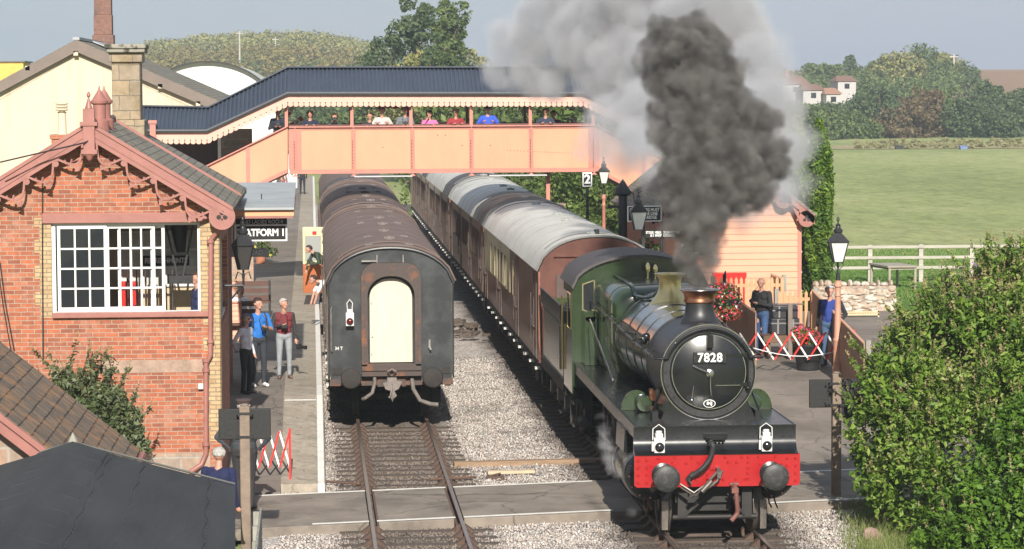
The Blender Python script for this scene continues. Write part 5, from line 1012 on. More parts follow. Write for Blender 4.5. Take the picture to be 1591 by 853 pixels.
# open door of the left train
q0, q1 = at(470, 353, 79.6), at(503, 455, 79.6)
cd_ = thing('coach_door', 'open coach door, cream above and orange below, swung out over the platform', 'door', ((q0.x+q1.x)/2, 79.6, q1.z)); zmid = at(0, 415, 79.6).z
xr_d = .32
g = MB(); g.box(q0.x, q0.x+.07, 79.6, 79.65, zmid, q0.z); g.box(xr_d-.07, xr_d, 79.6, 79.65, zmid, q0.z); g.box(q0.x+.07, xr_d-.07, 79.6, 79.65, q0.z-.27, q0.z); g.box(q0.x+.07, xr_d-.07, 79.6, 79.65, zmid, zmid+.09); g.build('upper_panel', CREAMP, cd_, bevel=.01)
g = MB(); g.box(q0.x+.0, xr_d, 79.6, 79.65, q1.z, zmid-.002); g.build('lower_panel', mat('orange_wood', (.38, .11, .03), .4, var=.15, vs=4), cd_, bevel=.01); g = MB(); g.box(q0.x+.07, xr_d-.07, 79.615, 79.625, zmid+.09, q0.z-.27); g.build('window_glass', mat('clear_glass', (.32, .33, .31), .1, var=0), cd_); g = MB(); g.box(q0.x+.28, q0.x+.4, 79.59, 79.6, q0.z-.22, q0.z-.12); g.build('label_plate', REDP, cd_)
# ---------------------------------------------------------------- steam locomotive (local frame: x across, y back from the buffer beam, z up from the rail)
GREEN = mat('loco_green', (.025, .044, .017), .20, var=.14, vs=3, coat=.6); GRBLK = mat('boiler_green_black', (.018, .026, .016), .13, var=.15, vs=2, coat=1.0); LBLK = mat('loco_black', (.010, .011, .012), .26, var=.25, vs=4, coat=.25, bump=.03, bs=8)
SBK = mat('smokebox_black', (.020, .020, .021), .42, var=.45, vs=3, spec=.6, bump=.12, bs=14); BEAM = mat('beam_red', (.37, .011, .014), .3, var=.08, vs=3, coat=.3); BRASS = mat('brass', (.88, .74, .38), .18, 1, var=.08); COPPER = mat('copper', (.50, .22, .13), .3, 1, var=.2, vs=6)
POL = mat('polished_steel', (.55, .54, .52), .22, 1, var=.15, vs=10); GRIME = mat('grimy_black', (.022, .019, .017), .6, var=.4, vs=6); MOTION = mat('oily_steel', (.15, .135, .12), .45, .6, var=.25, vs=8)
LX, LY = 6.42, 43.5
lo = thing('steam_locomotive', 'green steam locomotive 7828 with red buffer beam and copper-capped chimney', 'locomotive', (LX, LY, 0))
def lb(g, name, m, p=None, **k): return g.build(name, m, p or lo, local=True, **k)
# front platform
g = MB(); g.prism([(-1.33, 0, .90), (-1.33, 0, 1.385), (1.34, 0, 1.385), (1.34, 0, .90), (1.30, 0, .865), (-1.29, 0, .865)], (0, .03, 0))
bm_ = lb(g, 'buffer_beam', BEAM)
g = MB(); R_ = lambda x, z: g.rivet((x, 0, z), (0, -1, 0), .028)
for x in (-1.27, -1.13, 1.13, 1.27):
    for z in (.94, 1.06, 1.18, 1.30): R_(x, z)
for x in [-.95+.27*k for k in range(8)]: R_(x, 1.335)
for x in (-.72, -.5, -.30, -.2, .18, .32, .50): R_(x, 1.25)
for x in (-.5, -.33, -.15, .1, .3, .45): R_(x, .98)
for z in (.98, 1.07, 1.16, 1.25, 1.33): R_(.5, z); R_(-.16, z)
g.box(-.045, .045, -.014, 0, .87, 1.385); g.box(-.12, .05, -.03, -.014, 1.14, 1.2)
for x in (-.87, .87): g.box(x-.2, x+.2, -.018, 0, .90, 1.24); [g.rivet((x+a, -.018, z), (0, -1, 0), .019) for a in (-.17, .17) for z in (.93, 1.21)]
lb(g, 'rivet_row', BEAM, bm_)
g = MB(); prof = [(.22, 1.80), (.22, 1.60), (.20, 1.53), (.15, 1.46), (.08, 1.41), (-.03, 1.392), (-.03, 1.386), (.25, 1.386), (.25, 1.80)]
g.prism([(-1.32, y, z) for y, z in prof], (2.63, 0, 0)); lb(g, 'front_apron', LBLK, angle=50)
g = MB(); g.rivets((-1.28, .22, 1.765), (1.26, .22, 1.765), .12, (0, -1, 0), .014)
for x in (-1.25, -1.1, -.85, -.6, .62, 1.1, 1.22): g.rivet((x, .22, 1.63), (0, -1, 0), .013)
g.box(-.19, .19, .15, .22, 1.63, 1.70); g.box(-.16, .16, .12, .2, 1.60, 1.64); 
for k in range(5): g.sph((-.12+.06*k, .14, 1.57), .02, 8)
g.cyl((0, .19, 1.57), (0, .19, 1.44), .006, n=5); lb(g, 'oil_box', LBLK)
g = MB(); g.box(-1.31, 1.31, .2, 10.4, 1.80, 1.825)
for s in (-1, 1): g.box(s*1.28-.02, s*1.28+.02, .25, 10.4, 1.62, 1.80); g.rivets((s*1.28, .3, 1.826), (s*1.28, 5, 1.826), .1, (0, 0, 1), .012)
g.rivets((-.7, .3, 1.826), (.7, .3, 1.826), .1, (0, 0, 1), .011); lb(g, 'running_plate', LBLK)
g = MB(); g.box(-.75, .75, .05, 10, 1.0, 1.38); g.box(-.62, .62, .4, 10, .55, 1.0); lb(g, 'frame', GRIME)
# buffers
for s in (-1, 1):
    g = MB(); x = s*.87; g.lathe([(.19, 0), (.19, .03), (.14, .05), (.12, .3), (.115, .30)], (x, 0, 1.07), (0, -1, 0), 24); bo = lb(g, 'buffer', LBLK)
    g = MB(); g.lathe([(.06, .28), (.06, .42), (.18, .43), (.215, .445), (.215, .475), (.19, .495), (.1, .505), (0, .508)], (x, 0, 1.07), (0, -1, 0), 32); lb(g, 'buffer_head', mat('greasy_buffer', (.025, .025, .024), .5, var=.4, vs=14, col2=(.075, .074, .07), lo=.5, hi=.7), bo)
# couplings, hoses
g = MB(); g.prism([(-.03, -.03, 1.18), (-.03, -.16, 1.18), (-.03, -.24, 1.13), (-.03, -.24, 1.03), (-.03, -.18, 1.0), (-.03, -.16, 1.06), (-.03, -.03, 1.02)], (.06, 0, 0))
g.tube([(.0, -.18, 1.15), (-.10, -.2, 1.05), (-.2, -.22, .95)], .022, 8); g.tube([(.06, -.18, 1.14), (-.03, -.2, .98), (-.17, -.22, .88)], .022, 8); g.cyl((-.12, -.22, .99), (-.28, -.23, .82), .045); g.tube([(-.22, -.22, .93), (-.4, -.2, .80), (-.62, -.16, .94)], .018, 8); g.tube([(-.28, -.22, .86), (-.38, -.2, .74), (-.6, -.12, .88)], .018, 8); g.cyl((-.46, -.25, .76), (-.34, -.15, .76), .03)
lb(g, 'screw_coupling', MOTION)
pts = [V(-.10, -.06, 1.56), V(-.09, -.16, 1.52), V(-.14, -.2, 1.35), V(-.27, -.16, 1.17), V(-.42, -.06, 1.05)]
def smooth(p, n=6):
    o = []
    for i in range(len(p)-1):
        p0, p1, p2, p3 = p[max(0, i-1)], p[i], p[i+1], p[min(len(p)-1, i+2)]
        for k in range(n): t = k/n; o.append(.5*((2*p1)+(p2-p0)*t+(2*p0-5*p1+4*p2-p3)*t*t+(3*p1-p0-3*p2+p3)*t**3))
    return o+[p[-1]]
sp_ = smooth(pts, 14); g = MB(); g.tube(sp_, [.042+.007*(k % 2) for k in range(len(sp_))], 10); g.cyl((-.10, -.02, 1.58), (-.10, -.1, 1.56), .05, mi=0); g.cyl((-.38, -.07, 1.09), (-.47, -.0, .98), .05); g.tube([(-.44, -.05, 1.02), (-.47, -.1, .98), (-.43, -.12, .93)], .02, 6); lb(g, 'vacuum_hose', mat('black_hose', (.025, .025, .025), .55, var=.2))
g = MB(); g.tube(smooth([V(.26, -.02, .88), V(.28, -.12, .84), V(.30, -.14, .62), V(.31, -.12, .46), V(.25, -.14, .38), V(.2, -.16, .33)], 5), .04, 10); g.cyl((.2, -.02, .9), (.34, -.02, .9), .03); g.box(.21, .32, -.18, -.06, .78, .86); lb(g, 'steam_pipe', mat('rusty_pipe', (.17, .065, .05), .6, var=.25, vs=8))
# lamps
for x in (-.93, .80):
    g = MB(); y = -.02; g.box(x-.085, x+.085, y-.02, y+.17, 1.42, 1.66); g.box(x-.06, x+.06, y+.0, y+.15, 1.66, 1.73); g.cyl((x, y+.07, 1.73), (x, y+.07, 1.77), .05); g.box(x-.12, x-.085, y+.03, y+.11, 1.44, 1.6)
    lm = thing('headlamp', ('left' if x < 0 else 'right')+' of two white oil headlamps standing above the red buffer beam', 'lamp', (LX+x, LY, 1.42), 0, 'headlamps on the buffer beam'); g.v = [(a-x, b, c-1.42) for a, b, c in g.v]; g.build('lamp_body', WHITEP, lm, local=True, bevel=.012)
    g = MB(); g.tube([(-.1, .06, .2), (-.095, .06, .38), (0, .06, .45), (.095, .06, .38), (.1, .06, .2)], .008, 6); g.build('lamp_handle', WHITEP, lm, local=True)
    g = MB(); g.lathe([(.062, 0), (.058, .04), (.03, .055), (0, .058)], (0, -.04, .10), (0, -1, 0), 20); g.build('lens', mat('dark_lens', (.01, .01, .012), .04, var=0, coat=1), lm, local=True)
    g = MB(); g.lathe([(.075, 0), (.075, .03), (.062, .04), (.06, 0)], (0, -.035, .10), (0, -1, 0), 20); g.build('lens_ring', BLK, lm, local=True)
# smokebox and door
ZC = 2.60; R0 = .79
g = MB(); g.lathe([(.60, .97), (.74, .97), (R0, 1.0), (R0, 1.05), (R0-.015, 1.06), (R0-.015, 2.85), (R0, 2.86), (R0, 2.95)], (0, 0, ZC), (0, 1, 0), 64); sbx = lb(g, 'smokebox', SBK, angle=30)
g = MB(); 
for k in range(40): a = 2*PI*k/40; g.rivet((math.cos(a)*.70, .97, ZC+math.sin(a)*.70), (0, -1, 0), .013)
for yy in (1.15, 2.75):
    for k in range(44): a = PI*(k/43)*1.5-PI*.25; g.rivet((math.cos(a)*(R0-.012), yy, ZC+math.sin(a)*(R0-.012)), (math.cos(a), 0, math.sin(a)), .013)
lb(g, 'rivet_row', SBK, sbx)
g = MB(); g.lathe([(.635, .0), (.635, -.03), (.615, -.05), (.60, -.055), (.45, -.10), (.25, -.135), (0, -.15)], (0, .975, ZC+.01), (0, 1, 0), 64); door = lb(g, 'smokebox_door', LBLK, angle=50)
g = MB(); g.lathe([(.612, -.048), (.612, -.062), (.60, -.062), (.60, -.05)], (0, .975, ZC+.01), (0, 1, 0), 64); g.lathe([(.785, .0), (.785, -.012), (.77, -.012), (.77, 0)], (0, .985, ZC), (0, 1, 0), 64); lb(g, 'bright_ring', POL, door)
g = MB(); yd = .82; g.lathe([(.07, .0), (.065, .04), (.035, .05), (.03, .1), (0, .1)], (0, yd+.01, ZC), (0, -1, 0), 18); g.tube([(0, yd-.06, ZC), (-.1, yd-.08, ZC+.05), (-.28, yd-.03, ZC+.13)], .014, 6); g.tube([(0, yd-.08, ZC), (.0, yd-.09, ZC-.2), (.02, yd-.05, ZC-.37)], .014, 6); g.tube([(-.24, .86, ZC-.12), (-.29, .86, ZC-.42)], .006, 5); g.sph((-.29, .86, ZC-.44), .03)
lb(g, 'door_handle', POL, door)
g = MB()
for z in (ZC+.28, ZC-.20):
    for i in range(1): g.prism([(.10, .855, z-.012), (.56, .915, z-.028), (.62, .93, z-.028), (.62, .93, z+.028), (.56, .915, z+.028), (.10, .855, z+.012)], (0, -.022, 0))
g.cyl((.64, .92, ZC-.32), (.64, .92, ZC+.36), .018, n=8); g.box(.6, .69, .91, .96, ZC-.26, ZC-.16); g.box(.6, .69, .91, .96, ZC+.23, ZC+.33); g.sph((.64, .91, ZC-.26), .035)
lb(g, 'hinge_strap', LBLK, door); g = MB(); g.box(.1, .5, .832, .836, ZC-.206, ZC-.196); lb(g, 'strap_edge', POL, door)
g = MB(); g.box(-.27, .27, .795, .82, ZC+.165, ZC+.35); pl = lb(g, 'number_plate', mat('plate_black', (.015, .015, .016), .35, var=0), door, bevel=.006)
for x in (-.25, .25): h = MB(); h.rivet((x, .795, ZC+.26), (0, -1, 0), .012); lb(h, 'plate_bolt', POL, pl)
text('7828', .205, mat('plate_white', (.85, .84, .8), .4, var=0), (LX, LY+.792, ZC+.253), pl, bold=.022, sx=.95, space=1.08)
g = MB(); g.box(-.05, .05, .74, .86, ZC+.42, ZC+.62); g.box(-.035, .035, .72, .75, ZC+.44, ZC+.6); lb(g, 'lamp_iron', LBLK, door)
g = MB(); g.lathe([(.10, 0), (.10, .015), (0, .015)], (0, 0, 0), (0, -1, 0), 32); g.v = [(a, b+.865, c*.66+ZC-.50) for a, b, c in g.v]; sp2 = lb(g, 'shed_plate', SIGNW, door)
g = MB(); g.lathe([(.088, 0), (.088, .004), (0, .004)], (0, 0, 0), (0, -1, 0), 32); g.v = [(a, b+.849, c*.62+ZC-.50) for a, b, c in g.v]; lb(g, 'shed_plate_face', mat('plate_black', (0, 0, 0)), sp2)
text('84J', .075, SIGNW, (LX, LY+.843, ZC-.495), sp2, bold=.03, depth=.002)
g = MB(); g.box(-.17, .17, .82, 1.0, ZC-R0-.05, ZC-R0-.01); g.box(-.15, .15, .88, 1.0, 1.82, ZC-R0-.05); lb(g, 'front_step', LBLK)
g = MB(); g.prism([(-.78, 1.0, 1.82), (-.62, 1.0, 2.2), (-.5, 1.0, 2.1), (0, 1.0, 1.9), (.5, 1.0, 2.1), (.62, 1.0, 2.2), (.78, 1.0, 1.82)], (0, 1.7, 0))
for s in (-1, 1): g.bar((s*.92, 1.2, 1.83), (s*.72, 1.3, 2.35), .03, .03); g.rivets((s*.75, 1.0, 1.87), (s*.6, 1.0, 2.15), .06, (0, -1, 0), .012); g.box(s*.85-.05, s*.85+.05, 1.15, 2.6, 1.82, 1.95)
lb(g, 'saddle', LBLK)
# chimney
g = MB(); n_ = 40; fl = []
for r_, z_ in ((.50, 3.24), (.40, 3.30), (.31, 3.37), (.265, 3.44), (.243, 3.52), (.235, 3.60), (.235, 3.74)):
    fl.append([(math.cos(2*PI*k/n_)*r_, 2.0+math.sin(2*PI*k/n_)*r_, max(z_, 0) if r_ < .4 else z_-.28*(abs(math.cos(2*PI*k/n_))*r_)**2/.16*.8) for k in range(n_)])
vs = [v for f in fl for v in f]; g.add(vs, [(j*n_+i, j*n_+(i+1) % n_, (j+1)*n_+(i+1) % n_, (j+1)*n_+i) for j in range(len(fl)-1) for i in range(n_)], 0, True); ch = lb(g, 'chimney', SBK, angle=60)
g = MB(); g.lathe([(.238, 3.66), (.262, 3.67), (.265, 3.70), (.252, 3.73), (.262, 3.79), (.30, 3.845), (.335, 3.87), (.335, 3.885), (.30, 3.895), (.23, 3.88), (.2, 3.6)], (0, 2.0, 0), n=40); lb(g, 'copper_cap', COPPER, ch, angle=60)
g = MB(); g.lathe([(.335, 3.868), (.339, 3.878), (.335, 3.888)], (0, 2.0, 0), n=40); lb(g, 'cap_rim', POL, ch)
# boiler with cleading bands
g = MB(); g.lathe([(.745, 2.95), (.745, 3.6), (.78, 5.2), (.85, 7.4)], (0, 0, ZC+.02), (0, 1, 0), 64); boi = lb(g, 'boiler', GRBLK)
g = MB()
for y_ in (3.0, 3.95, 4.9, 5.85, 6.75): r_ = .745 if y_ < 3.6 else .745+(y_-3.6)/3.8*.105; g.lathe([(r_, y_-.022), (r_+.006, y_-.02), (r_+.006, y_+.02), (r_, y_+.022)], (0, 0, ZC+.02), (0, 1, 0), 64)
lb(g, 'boiler_band', LBLK, boi)
g = MB(); g.lathe([(.09, 2.3+0), (.09, 2.42), (.05, 2.44)], (0, 0, 0), (1, 0, 0)); g.v = [(-.79+.0*a+(a-2.3)*-.35, 3.15+b, 2.95+c) for a, b, c in g.v]; g.sph((-.76, 3.1, 3.0), .07); g.sph((-.78, 3.2, 2.9), .05); g.tube([(-.74, 3.15, 3.05), (-.82, 3.15, 3.0), (-.86, 3.15, 2.86), (-.8, 3.15, 2.75)], .02, 6); g.cyl((-.7, 3.15, 2.95), (-.88, 3.15, 2.98), .035); lb(g, 'clack_valve', LBLK)
g = MB(); g.lathe([(.46, 3.24), (.38, 3.33), (.29, 3.44), (.225, 3.55), (.195, 3.66), (.20, 3.76), (.235, 3.83), (.285, 3.865), (.285, 3.885), (.2, 3.88), (.15, 3.7)], (0, 5.8, 0), n=36); lb(g, 'brass_safety_bonnet', mat('bonnet_brass', (.80, .64, .28), .3, .45, var=.08, coat=.5), angle=60)
# firebox
def fbsec(y, w, zt_, rc=.30, zb_=1.83):
    p = [V(-w*.92, y, zb_), V(-w, y, zb_+.5)]
    for k in range(9): a = PI/2*k/8; p.append(V(-w+rc-rc*math.cos(a)-0, y, zt_-rc+rc*math.sin(a)-.05*0))
    p.append(V(0, y, zt_+.025)); q = p[:-1]; return p+[V(-v.x, v.y, v.z) for v in reversed(q)]
secs = [fbsec(7.15, .80, 3.36, .40), fbsec(7.2, .84, 3.44, .38), fbsec(7.35, .88, 3.50, .34), fbsec(7.55, .90, 3.52, .32), fbsec(10.4, .90, 3.50, .30)]
m_ = len(secs[0]); g = MB(); g.add([v for s_ in secs for v in s_], [(j*m_+i, j*m_+i+1, (j+1)*m_+i+1, (j+1)*m_+i) for j in range(4) for i in range(m_-1)]+[tuple(range(m_))], 0, True); fbx = lb(g, 'firebox', GREEN, angle=50)
g = MB()
for y_ in (7.7, 9.0, 10.3):
    s_ = fbsec(y_, .904, 3.525, .305); 
    for i in range(m_-1): g.bar(s_[i], s_[i+1], .04, .012, upv=(s_[i+1]-s_[i]).cross(V(0, 1, 0)))
g.rivets((-.906, 9.2, 2.0), (-.906, 9.2, 3.1), .14, (-1, 0, 0), .015); g.rivets((-.906, 8.2, 2.0), (-.906, 8.2, 3.1), .14, (-1, 0, 0), .013)
lb(g, 'firebox_band', GREEN, fbx)
g = MB(); g.tube(smooth([V(-.12, 5.95, 3.6), V(-.3, 6.3, 3.42), V(-.48, 7.0, 3.4), V(-.5, 7.3, 3.55), V(-.5, 8.2, 3.56), V(-.5, 10.3, 3.55)], 6), .03, 8); lb(g, 'top_feed_pipe', GREEN)
# cab
CW = 1.33
ctop = lambda x: 3.32+.62*(1-abs(x/CW)**2.1)**.55
g = MB(); xs_ = [CW*(-1+2*k/24) for k in range(25)]
g.prism([(-CW, 10.4, 1.35), (-CW, 10.4, 2.85), (-1.14, 10.4, 2.85), (-1.14, 10.4, 1.35)], (0, .03, 0)); g.prism([(CW, 10.4, 1.35), (CW, 10.4, 2.85), (1.14, 10.4, 2.85), (1.14, 10.4, 1.35)], (0, .03, 0))
g.prism([(-.85, 10.4, 1.35), (-.85, 10.4, 2.85), (.85, 10.4, 2.85), (.85, 10.4, 1.35)], (0, .03, 0)); g.box(-1.14, -.85, 10.4, 10.43, 1.35, 2.85); g.box(.85, 1.14, 10.4, 10.43, 1.35, 2.85)
for s in (-1, 1):
    g.prism([(s*CW, 10.4, 2.85), (s*1.13, 10.4, 2.85), (s*1.13, 10.4, ctop(1.13)-.02), (s*1.2, 10.4, ctop(1.2)-.02), (s*CW, 10.4, ctop(1.329)-.02)], (0, .03, 0))
    g.prism([(s*1.13, 10.4, 3.36), (s*.9, 10.4, 3.44), (s*.9, 10.4, ctop(.9)-.02), (s*1.0, 10.4, ctop(1.0)-.02), (s*1.13, 10.4, ctop(1.13)-.02)], (0, .03, 0))
g.prism([(-.9, 10.4, 2.85), (.9, 10.4, 2.85)]+[(x, 10.4, ctop(x)-.02) for x in xs_[::-1] if abs(x) < .9], (0, .03, 0))
cabf = lb(g, 'cab_front', GREEN)
g = MB()
for s in (-1, 1):
    g.box(s*1.13-.012 if s < 0 else 1.118, s*1.13+.012 if s < 0 else 1.142, 10.385, 10.4, 2.85, 3.36)
    g.bar((s*1.13, 10.392, 3.36), (s*.9, 10.392, 3.44), .02, .024); g.bar((s*1.13, 10.392, 2.85), (s*.9, 10.392, 2.85), .02, .024); g.bar((s*.9, 10.392, 2.85), (s*.9, 10.392, 3.44), .02, .024)
lb(g, 'cab_window_frame', mat('window_brass', (.25, .22, .12), .4, .6, var=.1), cabf); g = MB()
for s in (-1, 1): g.prism([(s*1.13, 10.41, 2.85), (s*.9, 10.41, 2.85), (s*.9, 10.41, 3.44), (s*1.13, 10.41, 3.36)], (0, .006, 0))
lb(g, 'cab_window', GLASS, cabf)
g = MB(); g.rivets((-1.29, 10.4, 1.4), (-1.29, 10.4, 3.2), .085, (0, -1, 0), .011); g.rivets((-1.0, 10.4, 2.8), (-1.0, 10.4, 1.9), .09, (0, -1, 0), .010)
for k in range(2, 23): x = xs_[k]; g.rivet((x*.95, 10.4, ctop(x)-.09), (0, -1, 0), .011)
lb(g, 'rivet_row', GREEN, cabf)
for s in (-1, 1):
    x = s*CW; g = MB()
    g.box(x-.012, x+.012, 10.43, 12.2, 1.2, 2.45); g.box(x-.012, x+.012, 10.43, 10.6, 2.45, 3.32); g.box(x-.012, x+.012, 10.6, 12.2, 3.15, 3.32); g.box(x-.012, x+.012, 11.35, 11.5, 2.45, 3.15); lb(g, 'cab_side', GREEN)
for s in (-1, 1): g = MB(); g.cyl((s*(CW+.04), 12.25, 1.5), (s*(CW+.04), 12.25, 3.0), .02); g.tube([(s*(CW+.013), 10.6, 3.15), (s*(CW+.013), 11.35, 3.15), (s*(CW+.013), 11.35, 2.45), (s*(CW+.013), 10.6, 2.45), (s*(CW+.013), 10.6, 3.15)], .014, 5); lb(g, 'cab_handrail', BRASS)
g = MB(); vs = [(x*1.02, y_, ctop(x)) for y_ in (10.3, 12.9) for x in xs_]; g.add(vs, [(i, i+1, 25+i+1, 25+i) for i in range(24)], 0, True); vs = [(x*1.02, 10.3, z-.0) for x, z in [(x, ctop(x)) for x in xs_]]+[(x*1.0, 10.3, ctop(x)-.05) for x in xs_]; g.add(vs, [(i, i+1, 25+i+1, 25+i) for i in range(24)])
cabr = lb(g, 'cab_roof', mat('cab_roof_black', (.07, .06, .058), .6, var=.25, vs=3), angle=50)
g = MB()
for y_ in (10.36, 11.6): 
    for k in range(1, 24): g.rivet((xs_[k], y_, ctop(xs_[k])+.002), (xs_[k]*.5, 0, 1), .013)
lb(g, 'rivet_row', mat('cab_roof_black', (0, 0, 0)), cabr)
for x, h_ in ((.12, .18), (.27, .14)): g = MB(); g.cyl((x, 10.1, 3.52), (x, 10.1, 3.62), .02); g.lathe([(.05, 3.62), (.055, 3.66), (.055, 3.62+h_*.6), (.035, 3.62+h_*.8), (.02, 3.62+h_)], (x, 10.1, 0), n=14); lb(g, 'whistle', BRASS)
g = MB(); g.box(-1.16, -.93, 9.7, 10.4, 1.83, 2.78); g.cyl((-1.045, 9.7, 2.78), (-1.045, 10.4, 2.78), .115); g.rivets((-1.14, 9.7, 1.9), (-1.14, 9.7, 2.7), .1, (0, -1, 0), .01); lb(g, 'reverser_cover', GREEN, bevel=.02)
g = MB(); g.bar((-1.1, 9.3, 2.75), (-1.02, 6.0, 1.95), .02, .05); g.bar((-.98, 9.0, 2.4), (-.98, 6.4, 1.9), .02, .03); lb(g, 'reach_rod', POL)
# side handrails that run round the smokebox front
g = MB()
for s in (-1, 1): 
    pr = [V(s*.98, 10.38, 3.02), V(s*.98, 7.0, 3.0), V(s*.93, 3.2, 2.88), V(s*.90, 1.05, 2.85)]; g.tube(pr, .018, 8)
    for k in range(6): p = pr[1].lerp(pr[3], k/5) if k < 5 else V(s*.90, 1.3, 2.855); g.cyl(p, p-V(s*.2, 0, .05), .012, n=6); g.sph(p, .03, 8)
a0 = math.asin((2.85-ZC)/.72); ar = [V(.90, 1.05, 2.85), V(.88, .93, 2.84), V(.78, .90, 2.84)]+[V(.72*math.cos(a), .89, ZC+.72*math.sin(a)) for a in [a0+(PI-2*a0)*k/20 for k in range(21)]]+[V(-.78, .90, 2.84), V(-.88, .93, 2.84), V(-.90, 1.05, 2.85)]
g.tube(ar, .02, 8); 
for k in (6, 13, 20): g.cyl(ar[k], ar[k]+V(0, .09, 0), .012, n=6); g.sph(ar[k], .03, 8)
lb(g, 'handrail', mat('handrail_black', (.04, .04, .042), .25, .7, var=.1))
# steam chests, cylinders
for s in (-1, 1):
    g = MB(); c = [(s*(-.42*math.cos(a)*.62+1.02), 2.35, 1.83+.34*math.sin(a)) for a in [PI*k/12 for k in range(13)]]; g.prism(c, (0, .04, 0))
    for k in range(1, 12, 2): g.rivet((c[k][0]*.97+s*.03, 2.35, c[k][2]-.035), (0, -1, 0), .015)
    g.lathe([(0, 2.05), (.12, 2.06), (.14, 2.10), (.14, 2.9), (.0, 2.9)], (s*.92, 0, 1.96), (0, 1, 0), 24); lb(g, 'steam_chest', GREEN)
    g = MB(); g.lathe([(.0, .62), (.22, .63), (.34, .66), (.40, .72), (.42, .8), (.42, 1.3), (.40, 1.31), (.40, 2.4), (.42, 2.41), (.42, 2.6), (.1, 2.62)], (s*.99, 0, .95), (0, 1, 0), 36); g.prism([(s*.68, 1.36, 1.2), (s*1.35, 1.36, 1.25), (s*1.33, 1.36, 1.62), (s*.7, 1.36, 1.62)], (0, 1.2, 0)); cy = lb(g, 'cylinder', LBLK)
    g = MB()
    for k in range(12): a = 2*PI*k/12; g.rivet((s*.99+.35*math.cos(a), .665, .95+.35*math.sin(a)), (0, -1, 0), .018)
    g.tube([(s*1.06, .9, .58), (s*1.08, .8, .46), (s*1.08, .6, .41)], .014, 6, ); g.tube([(s*.97, .9, .58), (s*.98, .8, .46), (s*.98, .6, .42)], .014, 6); lb(g, 'drain_cock', COPPER, cy)
g = MB(); g.box(-.80, -.70, 2.3, 2.4, 1.99, 2.16); g.cyl((-.75, 2.35, 2.16), (-.75, 2.35, 2.19), .06); lb(g, 'lubricator', COPPER)
def wheel(x, y, r, s, name='wheel', spokes=12):
    g = MB(); g.lathe([(r+.028, -.025), (r+.028, .005), (r, .015), (r-.003, .13), (r-.05, .13), (r-.055, .02)], (x, y, r), (s, 0, 0), 40); tr = lb(g, name, MOTION)
    g = MB(); g.lathe([(r-.05, .0), (r-.05, .12), (r-.1, .11), (r-.1, .01)], (x, y, r), (s, 0, 0), 40); g.lathe([(.13, 0), (.13, .13), (.0, .14)], (x, y, r), (s, 0, 0), 20)
    for k in range(spokes): a = 2*PI*k/spokes; g.bar((x+s*.06, y+math.cos(a)*.1, r+math.sin(a)*.1), (x+s*.06, y+math.cos(a)*(r-.08), r+math.sin(a)*(r-.08)), .06, .05, upv=(1, 0, 0))
    lb(g, 'wheel_centre', GRIME, tr)
for s in (-1, 1):
    for y_ in (1.0, 2.75): wheel(s*.69, y_, .457, s, 'bogie_wheel', 10)
    for y_ in (4.95, 6.8, 8.75): wheel(s*.69, y_, .865, s, 'driving_wheel', 16)
    g = MB(); z = .62; g.box(s*.93-.02, s*.93+.02, 4.95, 8.75, z-.05, z+.05); [g.cyl((s*.86, y_, z), (s*.97, y_, z), .09) for y_ in (4.95, 6.8, 8.75)]; g.bar((s*1.02, 3.2, .94), (s*1.02, 6.8, z), .04, .10); g.cyl((s*1.02, 2.6, .96), (s*1.02, 4.2, .96), .035); g.box(s*1.02-.06, s*1.02+.06, 2.9, 4.3, 1.10, 1.14); g.box(s*1.02-.06, s*1.02+.06, 2.9, 4.3, .76, .80); lb(g, 'connecting_rod', MOTION)
    g = MB(); g.tube(smooth([V(s*1.0, 11.2, .45), V(s*1.1, 11.0, .42), V(s*1.1, 10.7, .5)], 4), .04, 8); g.cyl((s*1.1, 10.4, .6), (s*1.1, 11.0, .6), .10); g.box(s*1.2-.1, s*1.2+.1, 10.7, 11.2, .95, 1.0); g.box(s*1.2-.1, s*1.2+.1, 10.7, 11.2, .5, .55); g.bar((s*1.28, 11.2, .5), (s*1.28, 11.2, 1.35), .03, .06); lb(g, 'cab_steps', GRIME)
    g = MB(); g.bar((s*.80, .35, .12), (s*.80, .32, .6), .10, .03); g.bar((s*.80, .32, .6), (s*.68, .4, .75), .10, .03); lb(g, 'guard_iron', MOTION)
g = MB(); g.cyl((-.68, .30, .33), (.68, .30, .33), .045); g.bar((-.48, .25, .36), (-.2, .2, .72), .035, .035); g.bar((.48, .25, .36), (.2, .2, .72), .035, .035); g.bar((-.48, .24, .36), (.0, .22, .8), .02, .02)
for s in (-1, 1): g.box(s*.52-.08, s*.52+.08, .25, .5, .33, .82); g.box(s*.5-.03, s*.5+.03, .3, 3.5, .42, .72)
g.box(-.3, .3, .5, .6, .4, .75); lb(g, 'bogie_frame', GRIME)
# ---------------------------------------------------------------- tender
te = thing('tender', 'green riveted tender with coal and flared top plates behind the locomotive cab', 'tender', (LX, LY+12.9, 0))
def tb(g, n, m, p=None, **k): return g.build(n, m, p or te, local=True, **k)
TG = mat('tender_side_green', (.045, .068, .025), .22, var=.3, vs=2, coat=.5, col2=(.07, .075, .035), lo=.5, hi=.7, stretch=(1, 2, .5)); TW = 1.28; TL = 5.1
g = MB(); 
for s in (-1, 1): x = s*TW; g.box(x-.012, x+.012, 0, TL, 1.2, 2.35)
g.box(-TW+.012, TW-.012, 0, .025, 1.2, 2.3); g.box(-TW+.012, TW-.012, TL-.025, TL, 1.2, 2.5); tk = tb(g, 'tank', TG)
g = MB()
for s in (-1, 1):
    x = s*TW
    for y_ in [.1+.62*k for k in range(9)]: g.rivets((x+s*.012, y_, 1.25), (x+s*.012, y_, 2.3), .07, (s, 0, 0), .008)
    for z in (1.25, 2.31): g.rivets((x+s*.012, .1, z), (x+s*.012, TL-.1, z), .07, (s, 0, 0), .013)
